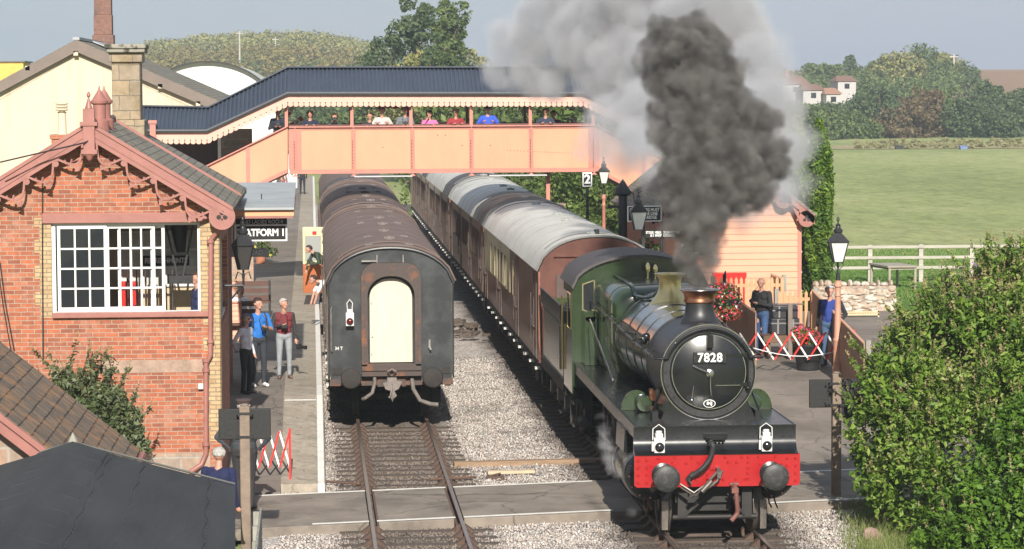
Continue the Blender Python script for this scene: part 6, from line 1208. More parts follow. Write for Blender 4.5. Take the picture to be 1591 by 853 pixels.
tb(g, 'rivet_row', TG, tk)
g = MB()
for s in (-1, 1):
    g.add([V(s*TW, .15, 2.35), V(s*TW, TL, 2.35), V(s*(TW+.05), TL, 2.42), V(s*(TW+.05), .15, 2.42), V(s*(TW+.06), TL, 2.74), V(s*(TW+.06), .15, 2.74), V(s*(TW+.04), TL, 2.74), V(s*(TW+.04), .15, 2.74), V(s*(TW-.02), TL, 2.35), V(s*(TW-.02), .15, 2.35)], [(0, 1, 2, 3), (3, 2, 4, 5), (5, 4, 6, 7), (7, 6, 8, 9)])
    for z in (2.46, 2.53, 2.60, 2.67): g.rivets((s*(TW+.058), .25, z), (s*(TW+.058), TL-.1, z), .11, (s, 0, 0), .009)
    g.tube([(s*(TW+.05), .15, 2.745), (s*(TW+.05), TL, 2.745)], .018, 6)
g.box(-TW, TW, .15, .18, 2.35, 2.62); tb(g, 'coal_plate', mat('tender_top_black', (.06, .062, .055), .4, var=.2, vs=4))
g = MB(); rr_ = rng
for k in range(260): x, y_ = rr_.uniform(-1.05, 1.05), rr_.uniform(.4, 4.6); z = 2.25+.32*math.cos(x*1.2)*math.sin(.3+y_/TL*2.4)+rr_.uniform(-.04, .05); d = V(*rr_.normal(size=3)).normalized()*.07; g.bar(V(x, y_, z)-d, V(x, y_, z)+d, .12, .1, upv=(.3, .5, 1))
g.box(-1.2, 1.2, .2, TL-.1, 1.9, 2.22); tag(tb(g, 'coal', mat('coal', (.018, .018, .02), .35, var=.4)), kind='stuff')
g = MB()
for s in (-1, 1): g.box(s*1.3-.02, s*1.3+.02, -.3, TL, .98, 1.2); g.cyl((s*(TW+.05), .25, 1.4), (s*(TW+.05), .25, 2.3), .02); g.box(s*1.15-.1, s*1.3+.05*s if s > 0 else s*1.15+.1, .1, .5, .5, .54) if s > 0 else g.box(-1.35, -1.05, .1, .5, .5, .54); g.box(s*1.05-.03, s*1.05+.03, .2, TL-.2, .5, .98)
g.box(-1.2, 1.2, -.2, TL, 1.05, 1.2); tb(g, 'tender_frame', GRIME)
for s in (-1, 1):
    for y_ in (.85, 2.5, 4.2):
        g = MB(); g.lathe([(.655, -.025), (.655, .005), (.63, .015), (.627, .13), (.55, .13), (.5, .08), (.14, .08), (.12, .14), (0, .14)], (s*.69, y_, .63), (s, 0, 0), 36); tb(g, 'wheel', GRIME)
        g = MB(); g.box(s*1.12-.07, s*1.12+.07, y_-.12, y_+.12, .5, .76); [g.box(s*1.14-.04, s*1.14+.04, y_-.42+k*.07, y_+.42-k*.07, .82+k*.025, .842+k*.025) for k in range(5)]; tb(g, 'axle_box', MOTION)
# ---------------------------------------------------------------- right-hand platform: boarded building
YR = 73.0; Rb = lambda x, y, Y=YR: at(x, y, Y)
cb = thing('boarded_building', 'peach weatherboarded building on the right platform with salmon trefoil bargeboards', 'building', (11, YR, .9))
PB = mat('peach_boards', (.64, .32, .195), .55, var=.08, vs=1.2, stretch=(1, 1, 6)); apxR = Rb(1136, 236); eR = Rb(1262, 338); eL = V(2*apxR.x-eR.x, YR, eR.z); wx1 = Rb(1240, 0).x; wx0 = 2*apxR.x-wx1; slR = (apxR.z-eR.z)/(eR.x-apxR.x)
g = MB(); z = .9; zr = lambda x: apxR.z-abs(x-apxR.x)*slR-.1
while z < apxR.z-.2:
    z1 = z+.168; hw_ = min((wx1-wx0)/2, max(.05, (apxR.z-.1-z)/slR)); hw2 = min((wx1-wx0)/2, max(.02, (apxR.z-.1-z1)/slR)); a, b = apxR.x-hw_, apxR.x+hw_; c, d = apxR.x-hw2, apxR.x+hw2
    g.add([V(a, YR-.028, z), V(b, YR-.028, z), V(d, YR-.006, z1), V(c, YR-.006, z1), V(a, YR, z), V(b, YR, z)], [(0, 1, 2, 3), (4, 5, 1, 0)]); z = z1
g.prism([(wx0, YR, .9), (wx1, YR, .9), (wx1, YR, zr(wx1)), (apxR.x, YR, zr(apxR.x)), (wx0, YR, zr(wx0))], (0, 9, 0)); g.build('wall', PB, cb)
g = MB(); g.box(wx1, wx1+.1, YR-.05, YR+.1, .9, zr(wx1)); g.box(wx0-.1, wx0, YR-.05, YR+.1, .9, zr(wx0)); g.build('corner_post', GPINK, cb)
g = MB(); hh = MB()
for sg in (1, -1):
    xe = apxR.x+sg*(eR.x-apxR.x); y_ = YR-.38
    rp2 = lambda x, d: V(x, y_, apxR.z+.03-abs(x-apxR.x)*slR+d)
    g.prism([rp2(apxR.x, .05), rp2(xe, .05), rp2(xe, -.2), rp2(apxR.x, -.2)], (0, .05, 0)); g.prism([rp2(apxR.x, .09)+V(0, -.03, 0), rp2(xe, .09)+V(0, -.03, 0), rp2(xe, .02)+V(0, -.03, 0), rp2(apxR.x, .02)+V(0, -.03, 0)], (0, .03, 0))
    for k in range(5):
        xc = xe-sg*(.22+.62*k); c = rp2(xc, -.22); g.cyl(c, c+V(0, .05, 0), .22, n=22, smooth=False); g.prism([rp2(xc-sg*.2, -.15), rp2(xc-sg*.42, -.15), rp2(xc-sg*.22, -.42)], (0, .05, 0))
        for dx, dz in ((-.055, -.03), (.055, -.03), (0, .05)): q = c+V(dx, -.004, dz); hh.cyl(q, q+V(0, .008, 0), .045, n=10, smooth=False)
bg_ = g.build('bargeboard', PINK, cb); hh.build('trefoil_dark_disc', DARKIN, bg_)  # dark discs on the boards, shade of the piercings put in as colour
g = MB()
for sg in (1, -1): xe = apxR.x+sg*(eR.x-apxR.x+.05); g.prism([(apxR.x, YR-.42, apxR.z+.14), (xe, YR-.42, apxR.z+.14-abs(xe-apxR.x)*slR), (xe, YR-.42, apxR.z+.08-abs(xe-apxR.x)*slR), (apxR.x, YR-.42, apxR.z+.08)], (0, 9.6, 0))
g.build('roof', SLATE, cb)
g = MB(); [g.sph((wx1+.13, YR+.2, z), .035, 8) for z in (3.3, 2.75, 2.2, 1.7)]; g.build('insulator', WHITEP, cb)
# ---------------------------------------------------------------- picket fences
PK = mat('picket_peach', (.60, .31, .16), .6, var=.1, vs=3); PKB = mat('picket_sidelit', (.36, .20, .125), .7, var=.15, vs=3)  # second one: browner copy of the peach, side-lit shade put into the colour
def picket(label, p0, p1, h, m, sp=.125, w=.075, slope=0.0, z=.9, posts=True):
    p0 = Vector(p0); p1 = Vector(p1); t = thing('picket_fence', label, 'fence', (p0.x, p0.y, z), 0, 'picket fences on the right platform'); d = (p1-p0); L_ = d.length; d.normalize(); nrm = V(d.y, -d.x, 0)
    g = MB(); n = int(L_/sp)
    for k in range(n):
        c = p0+d*(k+.5)*L_/n; c.z = z; hk = h+slope*(k/n); a, b = c-d*w/2, c+d*w/2
        g.prism([a+V(0, 0, .05), b+V(0, 0, .05), b+V(0, 0, hk-.07), c+V(0, 0, hk), a+V(0, 0, hk-.07)], nrm*.022)
    g.build('pickets', m, t)['kind'] = 'stuff'
    for zz in (.3, h-.22): g = MB(); g.bar(V(p0.x, p0.y, z+zz)-nrm*.03, V(p1.x, p1.y, z+zz+(slope if zz > .4 else 0))-nrm*.03, .04, .08); g.build('rail', m, t)
    if posts:
        for q, s_ in ((p0, 0), (p1, slope)): g = MB(); q = Vector(q)-nrm*.06; g.box(q.x-.05, q.x+.05, q.y-.05, q.y+.05, z, z+h+s_+.03); g.build('post', FW, t)
    return t
a, b = at(1108, 0, 70.0), at(1220, 0, 70.0); picket('peach picket fence facing the camera behind the hanging flowers', (a.x, 70, 0), (b.x, 70, 0), 1.42, PK)
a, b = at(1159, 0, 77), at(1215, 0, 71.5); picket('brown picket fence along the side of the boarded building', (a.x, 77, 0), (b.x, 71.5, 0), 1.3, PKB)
a, b = at(1208, 0, 67.5), at(1266, 0, 67.5); picket('peach picket fence facing the camera behind the trolley with black trunks', (a.x, 67.5, 0), (b.x, 67.5, 0), 1.25, PK)
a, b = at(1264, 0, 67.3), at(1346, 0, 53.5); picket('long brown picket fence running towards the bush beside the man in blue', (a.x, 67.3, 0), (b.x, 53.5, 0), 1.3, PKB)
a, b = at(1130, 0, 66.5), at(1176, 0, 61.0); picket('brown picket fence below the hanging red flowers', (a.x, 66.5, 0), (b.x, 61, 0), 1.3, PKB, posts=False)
a, b = at(978, 0, 84), at(1004, 0, 84); picket('peach picket fence below the passengers sign near the water crane', (a.x, 84, 0), (b.x, 84, 0), 1.35, PK)
# red bench behind the flowers
t = thing('red_bench', 'bright red bench back against the boarded building wall', 'bench', (at(1135, 0, 72).x, 72.3, .9)); a, b = at(1106, 424, 72.3), at(1160, 445, 72.3)
g = MB(); g.box(a.x, b.x, 72.3, 72.35, b.z, a.z); g.build('backrest', REDP, t, bevel=.01); g = MB(); g.box(a.x, b.x, 71.85, 72.3, 1.32, 1.37); g.build('seat', REDP, t); 
for x in (a.x+.08, b.x-.08): g = MB(); g.box(x-.03, x+.03, 71.9, 72.36, .9, 1.32); g.box(x-.03, x+.03, 72.3, 72.36, 1.32, b.z); g.build('leg', REDP, t)
# stone wall, trellis, lawn furniture, post and rail fence
wl = thing('stone_wall', 'low rubble stone wall between the platform fences and the lawn', 'wall', (14, 76, 0)); RUB = brick('rubble', (.46, .36, .27), (.33, .22, .16), (.25, .22, .18), .34, .17, .03, 1.0, stain=(.52, .50, .44), stain_amt=.8, sscale=2.5, msmooth=.4)
a, b = at(1255, 0, 77), at(1394, 0, 76); ztw = at(0, 453, 76).z
g = MB(); g.box(a.x, b.x, 76, 76.4, -.1, ztw-.1); g.build('masonry', RUB, wl)
g = MB(); x = a.x
while x < b.x-.1:
    w_ = rng.uniform(.1, .3); h_ = rng.uniform(.08, .2); g.sph((x+w_/2, 76.2, ztw-.1+h_*.3), .5, 7, sc=(w_*1.05, .35, h_*1.4)); x += w_*.95
for k in range(160): g.sph((rng.uniform(a.x, b.x), 76-.01, rng.uniform(.3, ztw-.12)), .5, 6, sc=(rng.uniform(.12, .34), .12, rng.uniform(.07, .18)))
g.build('coping_stones', mat('rough_stone', (.42, .32, .24), .9, var=.4, vs=3, col2=(.58, .55, .48), lo=.45, hi=.6, bump=.6, bs=14), wl)
a2, b2 = at(1478, 440, 76), at(1640, 520, 76); w2 = thing('stone_wall', 'pinkish stone wall showing through the flowering bush top on the right', 'wall', (a2.x, 76, 0)); g = MB(); g.box(at(1470, 0, 76).x, b2.x, 75.5, 76, -.1, at(0, 440, 76).z); g.build('masonry', RUB, w2)
tr = thing('trellis_panel', 'small cream diamond trellis leaning on the stone wall', 'trellis', (at(1337, 0, 74).x, 74, .9)); a, b = at(1308, 484, 74), at(1366, 512, 74); g = MB(); 
LAT = mat('lattice_cream', (.60, .48, .28), .6)
for x, X2 in ((a.x, a.x+.04), (b.x-.04, b.x)): g.box(x, X2, 74, 74.03, .9, a.z)
g.box(a.x, b.x, 74, 74.03, a.z-.04, a.z); g.box(a.x, b.x, 74, 74.03, .95, 1.0); g.build('frame', LAT, tr); g = MB(); zA_, zB_ = 1.0, a.z-.04; hz_ = zB_-zA_; x = a.x-hz_
while x < b.x:
    for s in (0, 1):
        p0_, p1_ = (x, zA_), (x+hz_, zB_)
        if p0_[0] < a.x: p0_ = (a.x, zA_+(a.x-x))
        if p1_[0] > b.x: p1_ = (b.x, zB_-(x+hz_-b.x))
        if s: p0_, p1_ = (p0_[0], zA_+zB_-p0_[1]), (p1_[0], zA_+zB_-p1_[1])
        if p1_[0]-p0_[0] > .02: g.bar((p0_[0], 74.01+.012*s, p0_[1]), (p1_[0], 74.01+.012*s, p1_[1]), .008, .014)
    x += .07
g.build('lattice', LAT, tr)
fn = thing('post_and_rail_fence', 'pale wooden post and rail fence between the lawn and the field', 'fence', (20, 99.5, 0)); FP = mat('pale_fence_wood', (.44, .41, .35), .85, var=.2, vs=3, stretch=(.5, 3, 3)); yb = 99.5; P0 = [at(x, 437, yb) for x in (1272, 1352, 1431, 1510, 1588, 1670)]
for p in P0: g = MB(); g.box(p.x-.08, p.x+.08, yb, yb+.12, -.2, at(0, 394, yb).z+.02); g.build('post', FP, fn)
for py in (397, 414, 430): g = MB(); z = at(0, py, yb).z; g.bar((P0[0].x-1.5, yb-.03, z+.02), (P0[-1].x, yb-.03, z-.0), .05, .10); g.build('rail', FP, fn)
tbn = thing('garden_table', 'weathered wooden table standing on the lawn by the fence', 'table', at(1392, 444, 97)); TWD = mat('table_wood', (.34, .30, .24), .8, var=.2, vs=4); q = [gz(1352, 437, -.06), gz(1381, 448, -.06), gz(1422, 446, -.06), gz(1395, 438, -.06)]; zt_t = at(1392, 413, 96).z
q = [at(1354, 413, 97.6), at(1382, 417, 96.0), at(1422, 417, 96.0), at(1394, 412, 97.6)]
for p in q: p.z = zt_t
g = MB(); g.prism([q[0]+V(-.08, .05, 0), q[1]+V(-.08, -.08, 0), q[2]+V(.08, -.08, 0), q[3]+V(.08, .05, 0)], (0, 0, -.06)); g.prism([q[0]+V(0, 0, -.06), q[1]+V(0, 0, -.06), q[2]+V(0, 0, -.06), q[3]+V(0, 0, -.06)], (0, 0, -.08)); g.build('table_top', TWD, tbn)
for p in q: g = MB(); g.box(p.x-.04, p.x+.04, p.y-.04, p.y+.04, -.08, zt_t-.06); g.build('leg', TWD, tbn)
# ---------------------------------------------------------------- lamps, signs, water crane
def street_lamp(label, px, base_z, Y, py_glass, s=1.0, gm=None, m=None):
    p = at(px, py_glass, Y); t = thing('platform_lamp', label, 'lamp', (p.x, Y, base_z)); m = m or GPINK; H_ = p.z-base_z
    lantern(t, p, s, gm)
    g = MB(); g.cyl(p-V(0, 0, .3*s), p, .012*s, n=6); g.cyl(p-V(0, 0, .42*s), p-V(0, 0, .26*s), .05*s, .045*s)
    for a in range(4): dx, dy = ((1, 0), (-1, 0), (0, 1), (0, -1))[a]; g.tube([p+V(dx*.09*s, dy*.09*s, .0), p+V(dx*.13*s, dy*.13*s, -.08*s), p+V(dx*.04*s, dy*.04*s, -.16*s), p+V(dx*.05*s, dy*.05*s, -.27*s)], .010*s, 6)
    g.build('lantern_bracket', BLK, t)
    zt_ = p.z-.42*s; b = V(p.x, Y, 0); g = MB(); g.lathe([(.12*s, base_z), (.12*s, base_z+.25), (.10*s, base_z+.3), (.10*s, base_z+.8), (.115*s, base_z+.84), (.085*s, base_z+.9), (.062*s, zt_-.35), (.08*s, zt_-.33), (.062*s, zt_-.30), (.062*s, zt_-.16), (.09*s, zt_-.13), (.09*s, zt_-.08), (.07*s, zt_-.04), (.075*s, zt_), (.0, zt_)], (p.x, Y, 0), n=18); g.build('post', m, t); return t
MILK = mat('milky_glass', (.62, .64, .60), .25, var=.12, vs=6)
street_lamp('tall platform lamp with black lantern and pink post beside the right notice board', 1302, .9, 58.8, 407, .95, MILK, mat('post_peach', (.50, .25, .165), .5, var=.15, vs=4))
street_lamp('distant platform lamp with white glass under the footbridge stair', 938, .9, 84, 285, .8, MILK, GPINK)
p = at(992, 357, 66); t = thing('hanging_lantern', 'black lantern with milky glass hanging in front of the passengers sign', 'lamp', p); lantern(t, p, .95, MILK); g = MB(); g.tube([p+V(0, 0, .9), p+V(.25, 0, 1.0), p+V(.6, .2, .85), V(p.x+.62, 66.2, .9)], .02, 6); g.build('bracket', BLK, t)
def psign(name, label, px0, px1, py0, py1, Y, lines, size, postpx=None, **k):
    t = sign(name, label, px0, px1, py0, py1, Y, lines, size, **k)
    if postpx is not None:
        q = at(postpx, py1, Y); g = MB(); g.box(q.x-.04, q.x+.04, Y+.055, Y+.13, .9, q.z+.2); g.build('post', BLK, t)
    return t
psign('platform_number_sign', 'small black sign with a white 2 on a black pole under the footbridge', 905, 920, 268, 290, 80, '2', .36, 913, border=.035, bold=.035)
psign('passengers_sign', 'black PASSENGERS notice with white border behind the hanging lantern', 975, 1028, 320, 344, 70, 'PASSENGERS MUST\nCROSS THE LINE\nBY THE BRIDGE', .115, 1000, border=.025, sx=.78)
psign('stations_sign', 'long thin black sign naming STOGUMBER CROWCOMBE AND BISHOPS LYDEARD', 1003, 1056, 358, 369, 68, 'STOGUMBER CROWCOMBE\n& BISHOPS LYDEARD', .085, 1030, border=.0, bmat=SIGNB, sx=.78, bold=.035)
wc = thing('water_crane', 'black cast iron water crane column with cross arm under the footbridge', 'water crane', (at(967, 0, 76).x, 76, .9)); x = at(967, 0, 76).x; Zc = lambda py: at(967, py, 76).z
g = MB(); g.cyl((x, 76, .9), (x, 76, Zc(300)), .13, .12, 18); g.lathe([(.13, Zc(305)), (.24, Zc(301)), (.22, Zc(297)), (.12, Zc(288)), (.06, Zc(282)), (0, Zc(278))], (x, 76, 0), n=18); g.build('column', BLK, wc); g = MB(); g.box(x-.42, x+.35, 75.95, 76.05, Zc(323), Zc(319)); g.tube([(x-.38, 76, Zc(320)), (x-.4, 76, Zc(300)), (x-.1, 76, Zc(290))], .012, 5); g.tube([(x+.33, 76, Zc(320)), (x+.3, 76, Zc(302)), (x+.1, 76, Zc(290))], .012, 5); g.build('cross_arm', BLK, wc)
# brick pier and bench shapes beyond the right train
a, b = at(850, 317, 96), at(876, 340, 96); t = thing('brick_pier', 'short brick pier with stone cap behind the right train', 'pier', (a.x, 96, .9)); g = MB(); g.box(a.x, b.x, 96, 96.5, .9, a.z-.08); g.build('brickwork', RED_BR, t); g = MB(); g.box(a.x-.06, b.x+.06, 95.94, 96.56, a.z-.08, a.z); g.build('cap', STONE, t)
# ---------------------------------------------------------------- flowers
def flowers(name, label, blobs, n, cols, pot=None, size=.045, leafm=None, fcount=None, cat='flowers', base=None):
    t = thing(name, label, cat, base)
    pts, d = blob_pts(blobs, n, .7); leaves('foliage', pts-np.array(t.location), size*1.2, leafm, t, d)
    k = 0
    for nm, c, f in cols:
        q, d = blob_pts([(b[0], b[1], b[2], b[3]*1.04, b[4]*1.04, b[5]*1.04) for b in blobs], int(n*f), .92); q = q[:]; leaves('flower', q-np.array(t.location), size, mat('petal_'+nm, c, .6, var=.2, vs=20), t, d, long=1.1)
    return t
LEAFD = leafmat('leaf_dark', [(.02, .05, .012), (.05, .10, .02), (.09, .15, .035)]); LEAFM = leafmat('leaf_mid', [(.03, .07, .012), (.07, .13, .022), (.12, .19, .04), (.20, .24, .07)])
REDF, PNKF, WHTF = ('red', (.62, .02, .03), .35), ('pink', (.70, .08, .22), .15), ('white', (.8, .78, .76), .08)
q = at(1128, 468, 62.5); t = flowers('hanging_flowers', 'big hanging basket of red, pink and white flowers beside the chimney', [(q.x, 62.5, q.z, .36, .33, .42), (q.x-.15, 62.5, q.z+.2, .28, .28, .22), (q.x+.1, 62.4, q.z-.25, .25, .25, .2)], 1500, [REDF, PNKF, WHTF], base=(q.x, 62.5, q.z), leafm=LEAFM)
g = MB(); g.lathe([(.1, q.z-.3), (.3, q.z-.05), (.34, q.z+.05)], (q.x, 62.5, 0)); g.build('basket', BLK, t); g = MB(); g.cyl((q.x, 62.75, .9), (q.x, 62.75, q.z+.6), .04); g.tube([(q.x, 62.75, q.z+.6), (q.x, 62.6, q.z+.68), (q.x, 62.5, q.z+.55)], .015, 6); g.build('stand', BLK, t)
q = gz(1268, 581, .9); t = flowers('flower_tub', 'black tub of red geraniums behind the right zigzag barrier', [(q.x, q.y+1.0, 1.58, .32, .30, .22), (q.x-.2, q.y+1.0, 1.66, .2, .22, .24)], 900, [REDF, ('pink', (.7, .08, .22), .25)], base=(q.x, q.y+1.0, .9), leafm=LEAFM)
g = MB(); g.lathe([(.25, .905), (.32, 1.42), (.34, 1.44), (.34, 1.48), (.30, 1.48), (.28, 1.36), (0, 1.36)], (q.x, q.y+1.0, 0), n=28); g.build('tub', mat('tub_black', (.02, .02, .022), .5), t)
q = gz(335+70, 409, .9); t = flowers('potted_plant', 'leafy green plant in a terracotta pot far along the left platform', [(q.x-.1, q.y, 1.75, .5, .4, .45), (q.x+.2, q.y, 1.3, .45, .4, .2)], 700, [('yellow', (.6, .5, .1), .05)], base=(q.x, q.y, .9), leafm=LEAFM, size=.09); g = MB(); g.lathe([(.16, .9), (.22, 1.3), (.25, 1.3), (.25, 1.36), (0, 1.36)], (q.x, q.y-.1, 0)); g.build('pot', mat('terracotta', (.42, .17, .09), .8), t)
q = at(1078, 383, 70); t = flowers('hanging_basket', 'green hanging basket with small white flowers beside the platform building', [(q.x, 70, q.z, .35, .3, .25)], 500, [WHTF], base=(q.x, 70, q.z), leafm=LEAFM, size=.06); g = MB(); g.lathe([(.08, q.z-.3), (.25, q.z-.1)], (q.x, 70, 0)); g.cyl((q.x, 70, q.z), (q.x, 70, q.z+.9), .01); g.build('basket', BLK, t)
for (x, y, lab) in ((1020, 388, 'small pink flowers in a basket left of the boarded building'), (1005, 376, 'small green basket below the stations sign')): q = at(x, y, 71); t = flowers('hanging_basket', lab, [(q.x, 71, q.z, .2, .2, .16)], 260, [PNKF], base=(q.x, 71, q.z), leafm=LEAFM, size=.05); g = MB(); g.lathe([(.05, q.z-.2), (.16, q.z-.05)], (q.x, 71, 0)); g.build('basket', BLK, t)
# ---------------------------------------------------------------- trolley with trunks, barriers
pt = thing('luggage_trolley', 'old wooden platform trolley with an upright T handle', 'trolley', (at(1225, 0, 63.5).x, 63.5, .9)); x0, x1 = at(1182, 0, 63.5).x, at(1252, 0, 63.5).x; TWB = mat('trolley_wood', (.14, .08, .05), .75, var=.25, vs=4)
g = MB(); g.box(x0, x1, 63.1, 64.6, 1.36, 1.44); g.box(x0, x1, 63.06, 63.1, 1.28, 1.44); g.build('platform', TWB, pt, bevel=.01)
for x in (x0+.15, x1-.15):
    for y_ in (63.3, 64.4): g = MB(); g.cyl((x-.03, y_, 1.1), (x+.03, y_, 1.1), .2, n=20); g.build('wheel', TWB, pt)
g = MB(); xh = at(1229, 0, 63).x; zh = at(0, 486, 63).z; g.box(xh-.05, xh+.05, 63.0, 63.06, 1.0, zh); g.cyl((xh-.3, 63.03, zh), (xh+.3, 63.03, zh), .022); g.build('handle', BROWN, pt)
for (a_, b_, z0_, z1_, lab) in ((1199, 1243, 1.44, 1.82, 'black trunk at the bottom on the luggage trolley'), (1201, 1240, 1.82, 2.12, 'smaller black trunk on top of the other trunk')):
    xa, xb = at(a_, 0, 63.4).x, at(b_, 0, 63.4).x; t = thing('trunk', lab, 'trunk', ((xa+xb)/2, 63.6, z0_)); g = MB(); g.box(xa, xb, 63.35, 64.0, z0_, z1_); g.build('case', mat('trunk_black', (.03, .03, .033), .4, var=.2), t, bevel=.02); g = MB(); g.box(xa-.006, xb+.006, 63.34, 64.01, z1_-.13, z1_-.10); [g.box(x-.02, x+.02, 63.33, 63.35, z0_+.02, z1_-.02) for x in (xa+.15, xb-.15)]; g.build('strap', mat('strap_grey', (.2, .2, .2), .5), t)
q = at(1222, 521, 63.2); xa, xb = at(1190, 0, 63.2).x, at(1222, 0, 63.2).x
RW, WW = mat('barrier_red', (.62, .03, .025), .4, var=.08), mat('barrier_white', (.82, .82, .8), .4, var=.05)
def barrier(label, x0, x1, Y, z0, z1, n, endpost=True, base=.9):
    t = thing('folding_barrier', label, 'barrier', ((x0+x1)/2, Y, base)); w = (x1-x0)/n
    for k in range(n):
        for (m, a, b, o) in ((RW, (x0+k*w, z0), (x0+k*w+w, z1), 0), (WW, (x0+k*w, z1), (x0+k*w+w, z0), .02)):
            g = MB(); g.bar((a[0], Y+o, a[1]), (b[0], Y+o, b[1]), .012, .035, upv=(0, 0, 1)); g.cyl(((a[0]+b[0])/2, Y-.015, (a[1]+b[1])/2), ((a[0]+b[0])/2, Y+.03, (a[1]+b[1])/2), .012, n=6); g.build('slat', m, t)
    return t
a, b = at(1150, 0, 60.3), at(1322, 0, 60.3); zT, zB = at(0, 531, 60.3).z, at(0, 574, 60.3).z
t = barrier('red and white zigzag barrier across the right platform before the trolley', a.x, b.x-.15, 60.3, zB, zT, 6)
g = MB(); xe = b.x+.1; g.box(xe-.02, xe+.02, 60.28, 60.32, .9, zT+.05); g.build('end_post', RW, t); g = MB(); g.box(xe-.13, xe-.1, 60.26, 60.3, zB+.1, zT+.05); g.build('end_frame', WW, t)
g = MB(); g.tube([V(a.x+.2, 60.2, zT-.3)+V((xe-a.x-.2)*k/12, 0, -.22*math.sin(PI*k/12)) for k in range(13)], .012, 5); g.build('chain', mat('chain_white', (.7, .7, .68), .5), t)
a, b = at(352, 0, 50.6), at(443, 0, 50.6); t = barrier('red and white zigzag barrier at the foot of the left platform ramp', a.x+.1, b.x-.0, 50.6, at(0, 733, 50.6).z, at(0, 676, 50.6).z, 5, base=.06); g = MB(); g.box(b.x-.02, b.x+.02, 50.58, 50.62, .06, at(0, 672, 50.6).z); g.build('end_post', RW, t)
# left platform furniture
YS_ = 69.3; q0, q1 = at(349, 470, YS_), at(375, 527, YS_); t = thing('boarded_screen', 'low peach boarded screen beside the signal box with a person seated behind', 'screen', (q0.x, YS_, .9)); g = MB(); z = .9
while z < q0.z-.05: g.prism([(q0.x-.3, YS_-.04, z), (q0.x-.3, YS_-.015, z+.12), (q0.x-.3, YS_, z+.12), (q0.x-.3, YS_, z)], (q1.x-q0.x+.27, 0, 0)); z += .125
g.build('boards', PB, t); g = MB(); g.box(q1.x-.04, q1.x+.01, YS_-.06, YS_+1, .9, q0.z); g.box(q0.x-.3, q1.x, YS_-.06, YS_+.02, q0.z-.02, q0.z+.02); g.build('frame', GPINK, t)
for (x, y0_, lab, w_) in ((385, 76, 'dark wooden platform bench nearest the awning', 1.0), (372, 69, 'dark brown luggage cupboard against the station office', .8)):
    p = at(x, 0, y0_); t = thing('platform_bench', lab, 'bench', (p.x, y0_, .9)); m_b = mat('bench_brown', (.10, .045, .03), .6, var=.2)
    for z in (1.35, 1.55, 1.75): g = MB(); g.box(p.x-w_/2, p.x+w_/2, y0_+.4, y0_+.44, z, z+.13); g.build('backrest_slat', m_b, t)
    g = MB(); g.box(p.x-w_/2, p.x+w_/2, y0_, y0_+.42, 1.3, 1.35); g.build('seat', m_b, t)
    for s in (-1, 1): g = MB(); g.box(p.x+s*w_/2-.03, p.x+s*w_/2+.03, y0_, y0_+.44, .9, 1.3); g.box(p.x+s*w_/2-.03, p.x+s*w_/2+.03, y0_+.38, y0_+.44, 1.3, 1.9); g.box(p.x+s*w_/2-.03, p.x+s*w_/2+.03, y0_, y0_+.44, 1.52, 1.56); g.build('leg', BLK, t)
q = at(454, 282, 168); t = thing('notice_stand', 'small white notice frame far along the left platform under the bridge', 'sign', (q.x, 168, .9)); g = MB(); g.box(q.x-.3, q.x+.3, 168, 168.05, .95, 3.0); g.build('board', SIGNW, t); g = MB(); g.prism([(q.x-.16, 167.97, 2.0), (q.x+.16, 167.97, 2.0), (q.x, 167.97, 1.7)], (0, .025, 0)); g.build('emblem', SIGNB, t)
a, b = at(430, 0, 165), at(446, 0, 165); barrier('far red and white zigzag barrier under the footbridge stair', a.x-.1, b.x, 165, 1.1, 2.0, 5, base=.9)
# ---------------------------------------------------------------- vegetation
BARK = mat('bark', (.11, .085, .06), .95, var=.3, vs=4, bump=.6)
def tree(label, base, h, w, m, n, leaf=.35, trunk=.25, shape='round', group=None, name='tree', nb=14, low=.25, kind=None):
    b = Vector(base); t = thing(name, label, 'tree', b, 0, group); bl = []
    for k in range(nb):
        f = (k+.5)/nb; z = h*(low+(1-low)*f*.92)
        if shape == 'round': r = w*.5*math.sin(PI*min(.93, .18+.8*f))**.6
        elif shape == 'poplar': r = w*.5*(.75 if f < .75 else 1.0-(f-.75)*2.2)
        else: r = w*.5*(1-f*.72)
        a = rng.uniform(0, 6.28); o = r*rng.uniform(.25, .75); q = r*rng.uniform(.38, .62); bl.append((math.cos(a)*o, math.sin(a)*o, z, q, q, q*rng.uniform(.7, 1.1)))
    sub = []
    for x, y, z, r, _, rz in bl:
        for j in range(5): d = rng.normal(size=3); d /= np.linalg.norm(d); s_ = rng.uniform(.3, .5); sub.append((x+d[0]*r*.8, y+d[1]*r*.8, max(.1, z+d[2]*rz*.8), r*s_, r*s_, r*s_*.8))
    p1, d1 = blob_pts(sub, int(n*.7), .6); p2, d2 = blob_pts(bl, n-int(n*.7), .75); p = np.vstack([p1, p2]); d = np.vstack([d1, d2]); p[:, 2] = np.maximum(p[:, 2], .05)
    leaves('crown', p, leaf, m, t, d*.6, jitter=.7)
    g = MB(); g.tube([(0, 0, -.3), (.05*w*.2, 0, h*.3), (0, .03, h*.6), (0, 0, h*.85)], [trunk, trunk*.8, trunk*.5, trunk*.15], 8)
    for x, y, z, r, _, rz in bl[::2]: g.tube([(0, 0, z*.6), (x*.6, y*.6, z*.85), (x, y, z)], [trunk*.4, trunk*.22, trunk*.08], 5)
    g.build('trunk', BARK, t, local=True); return t
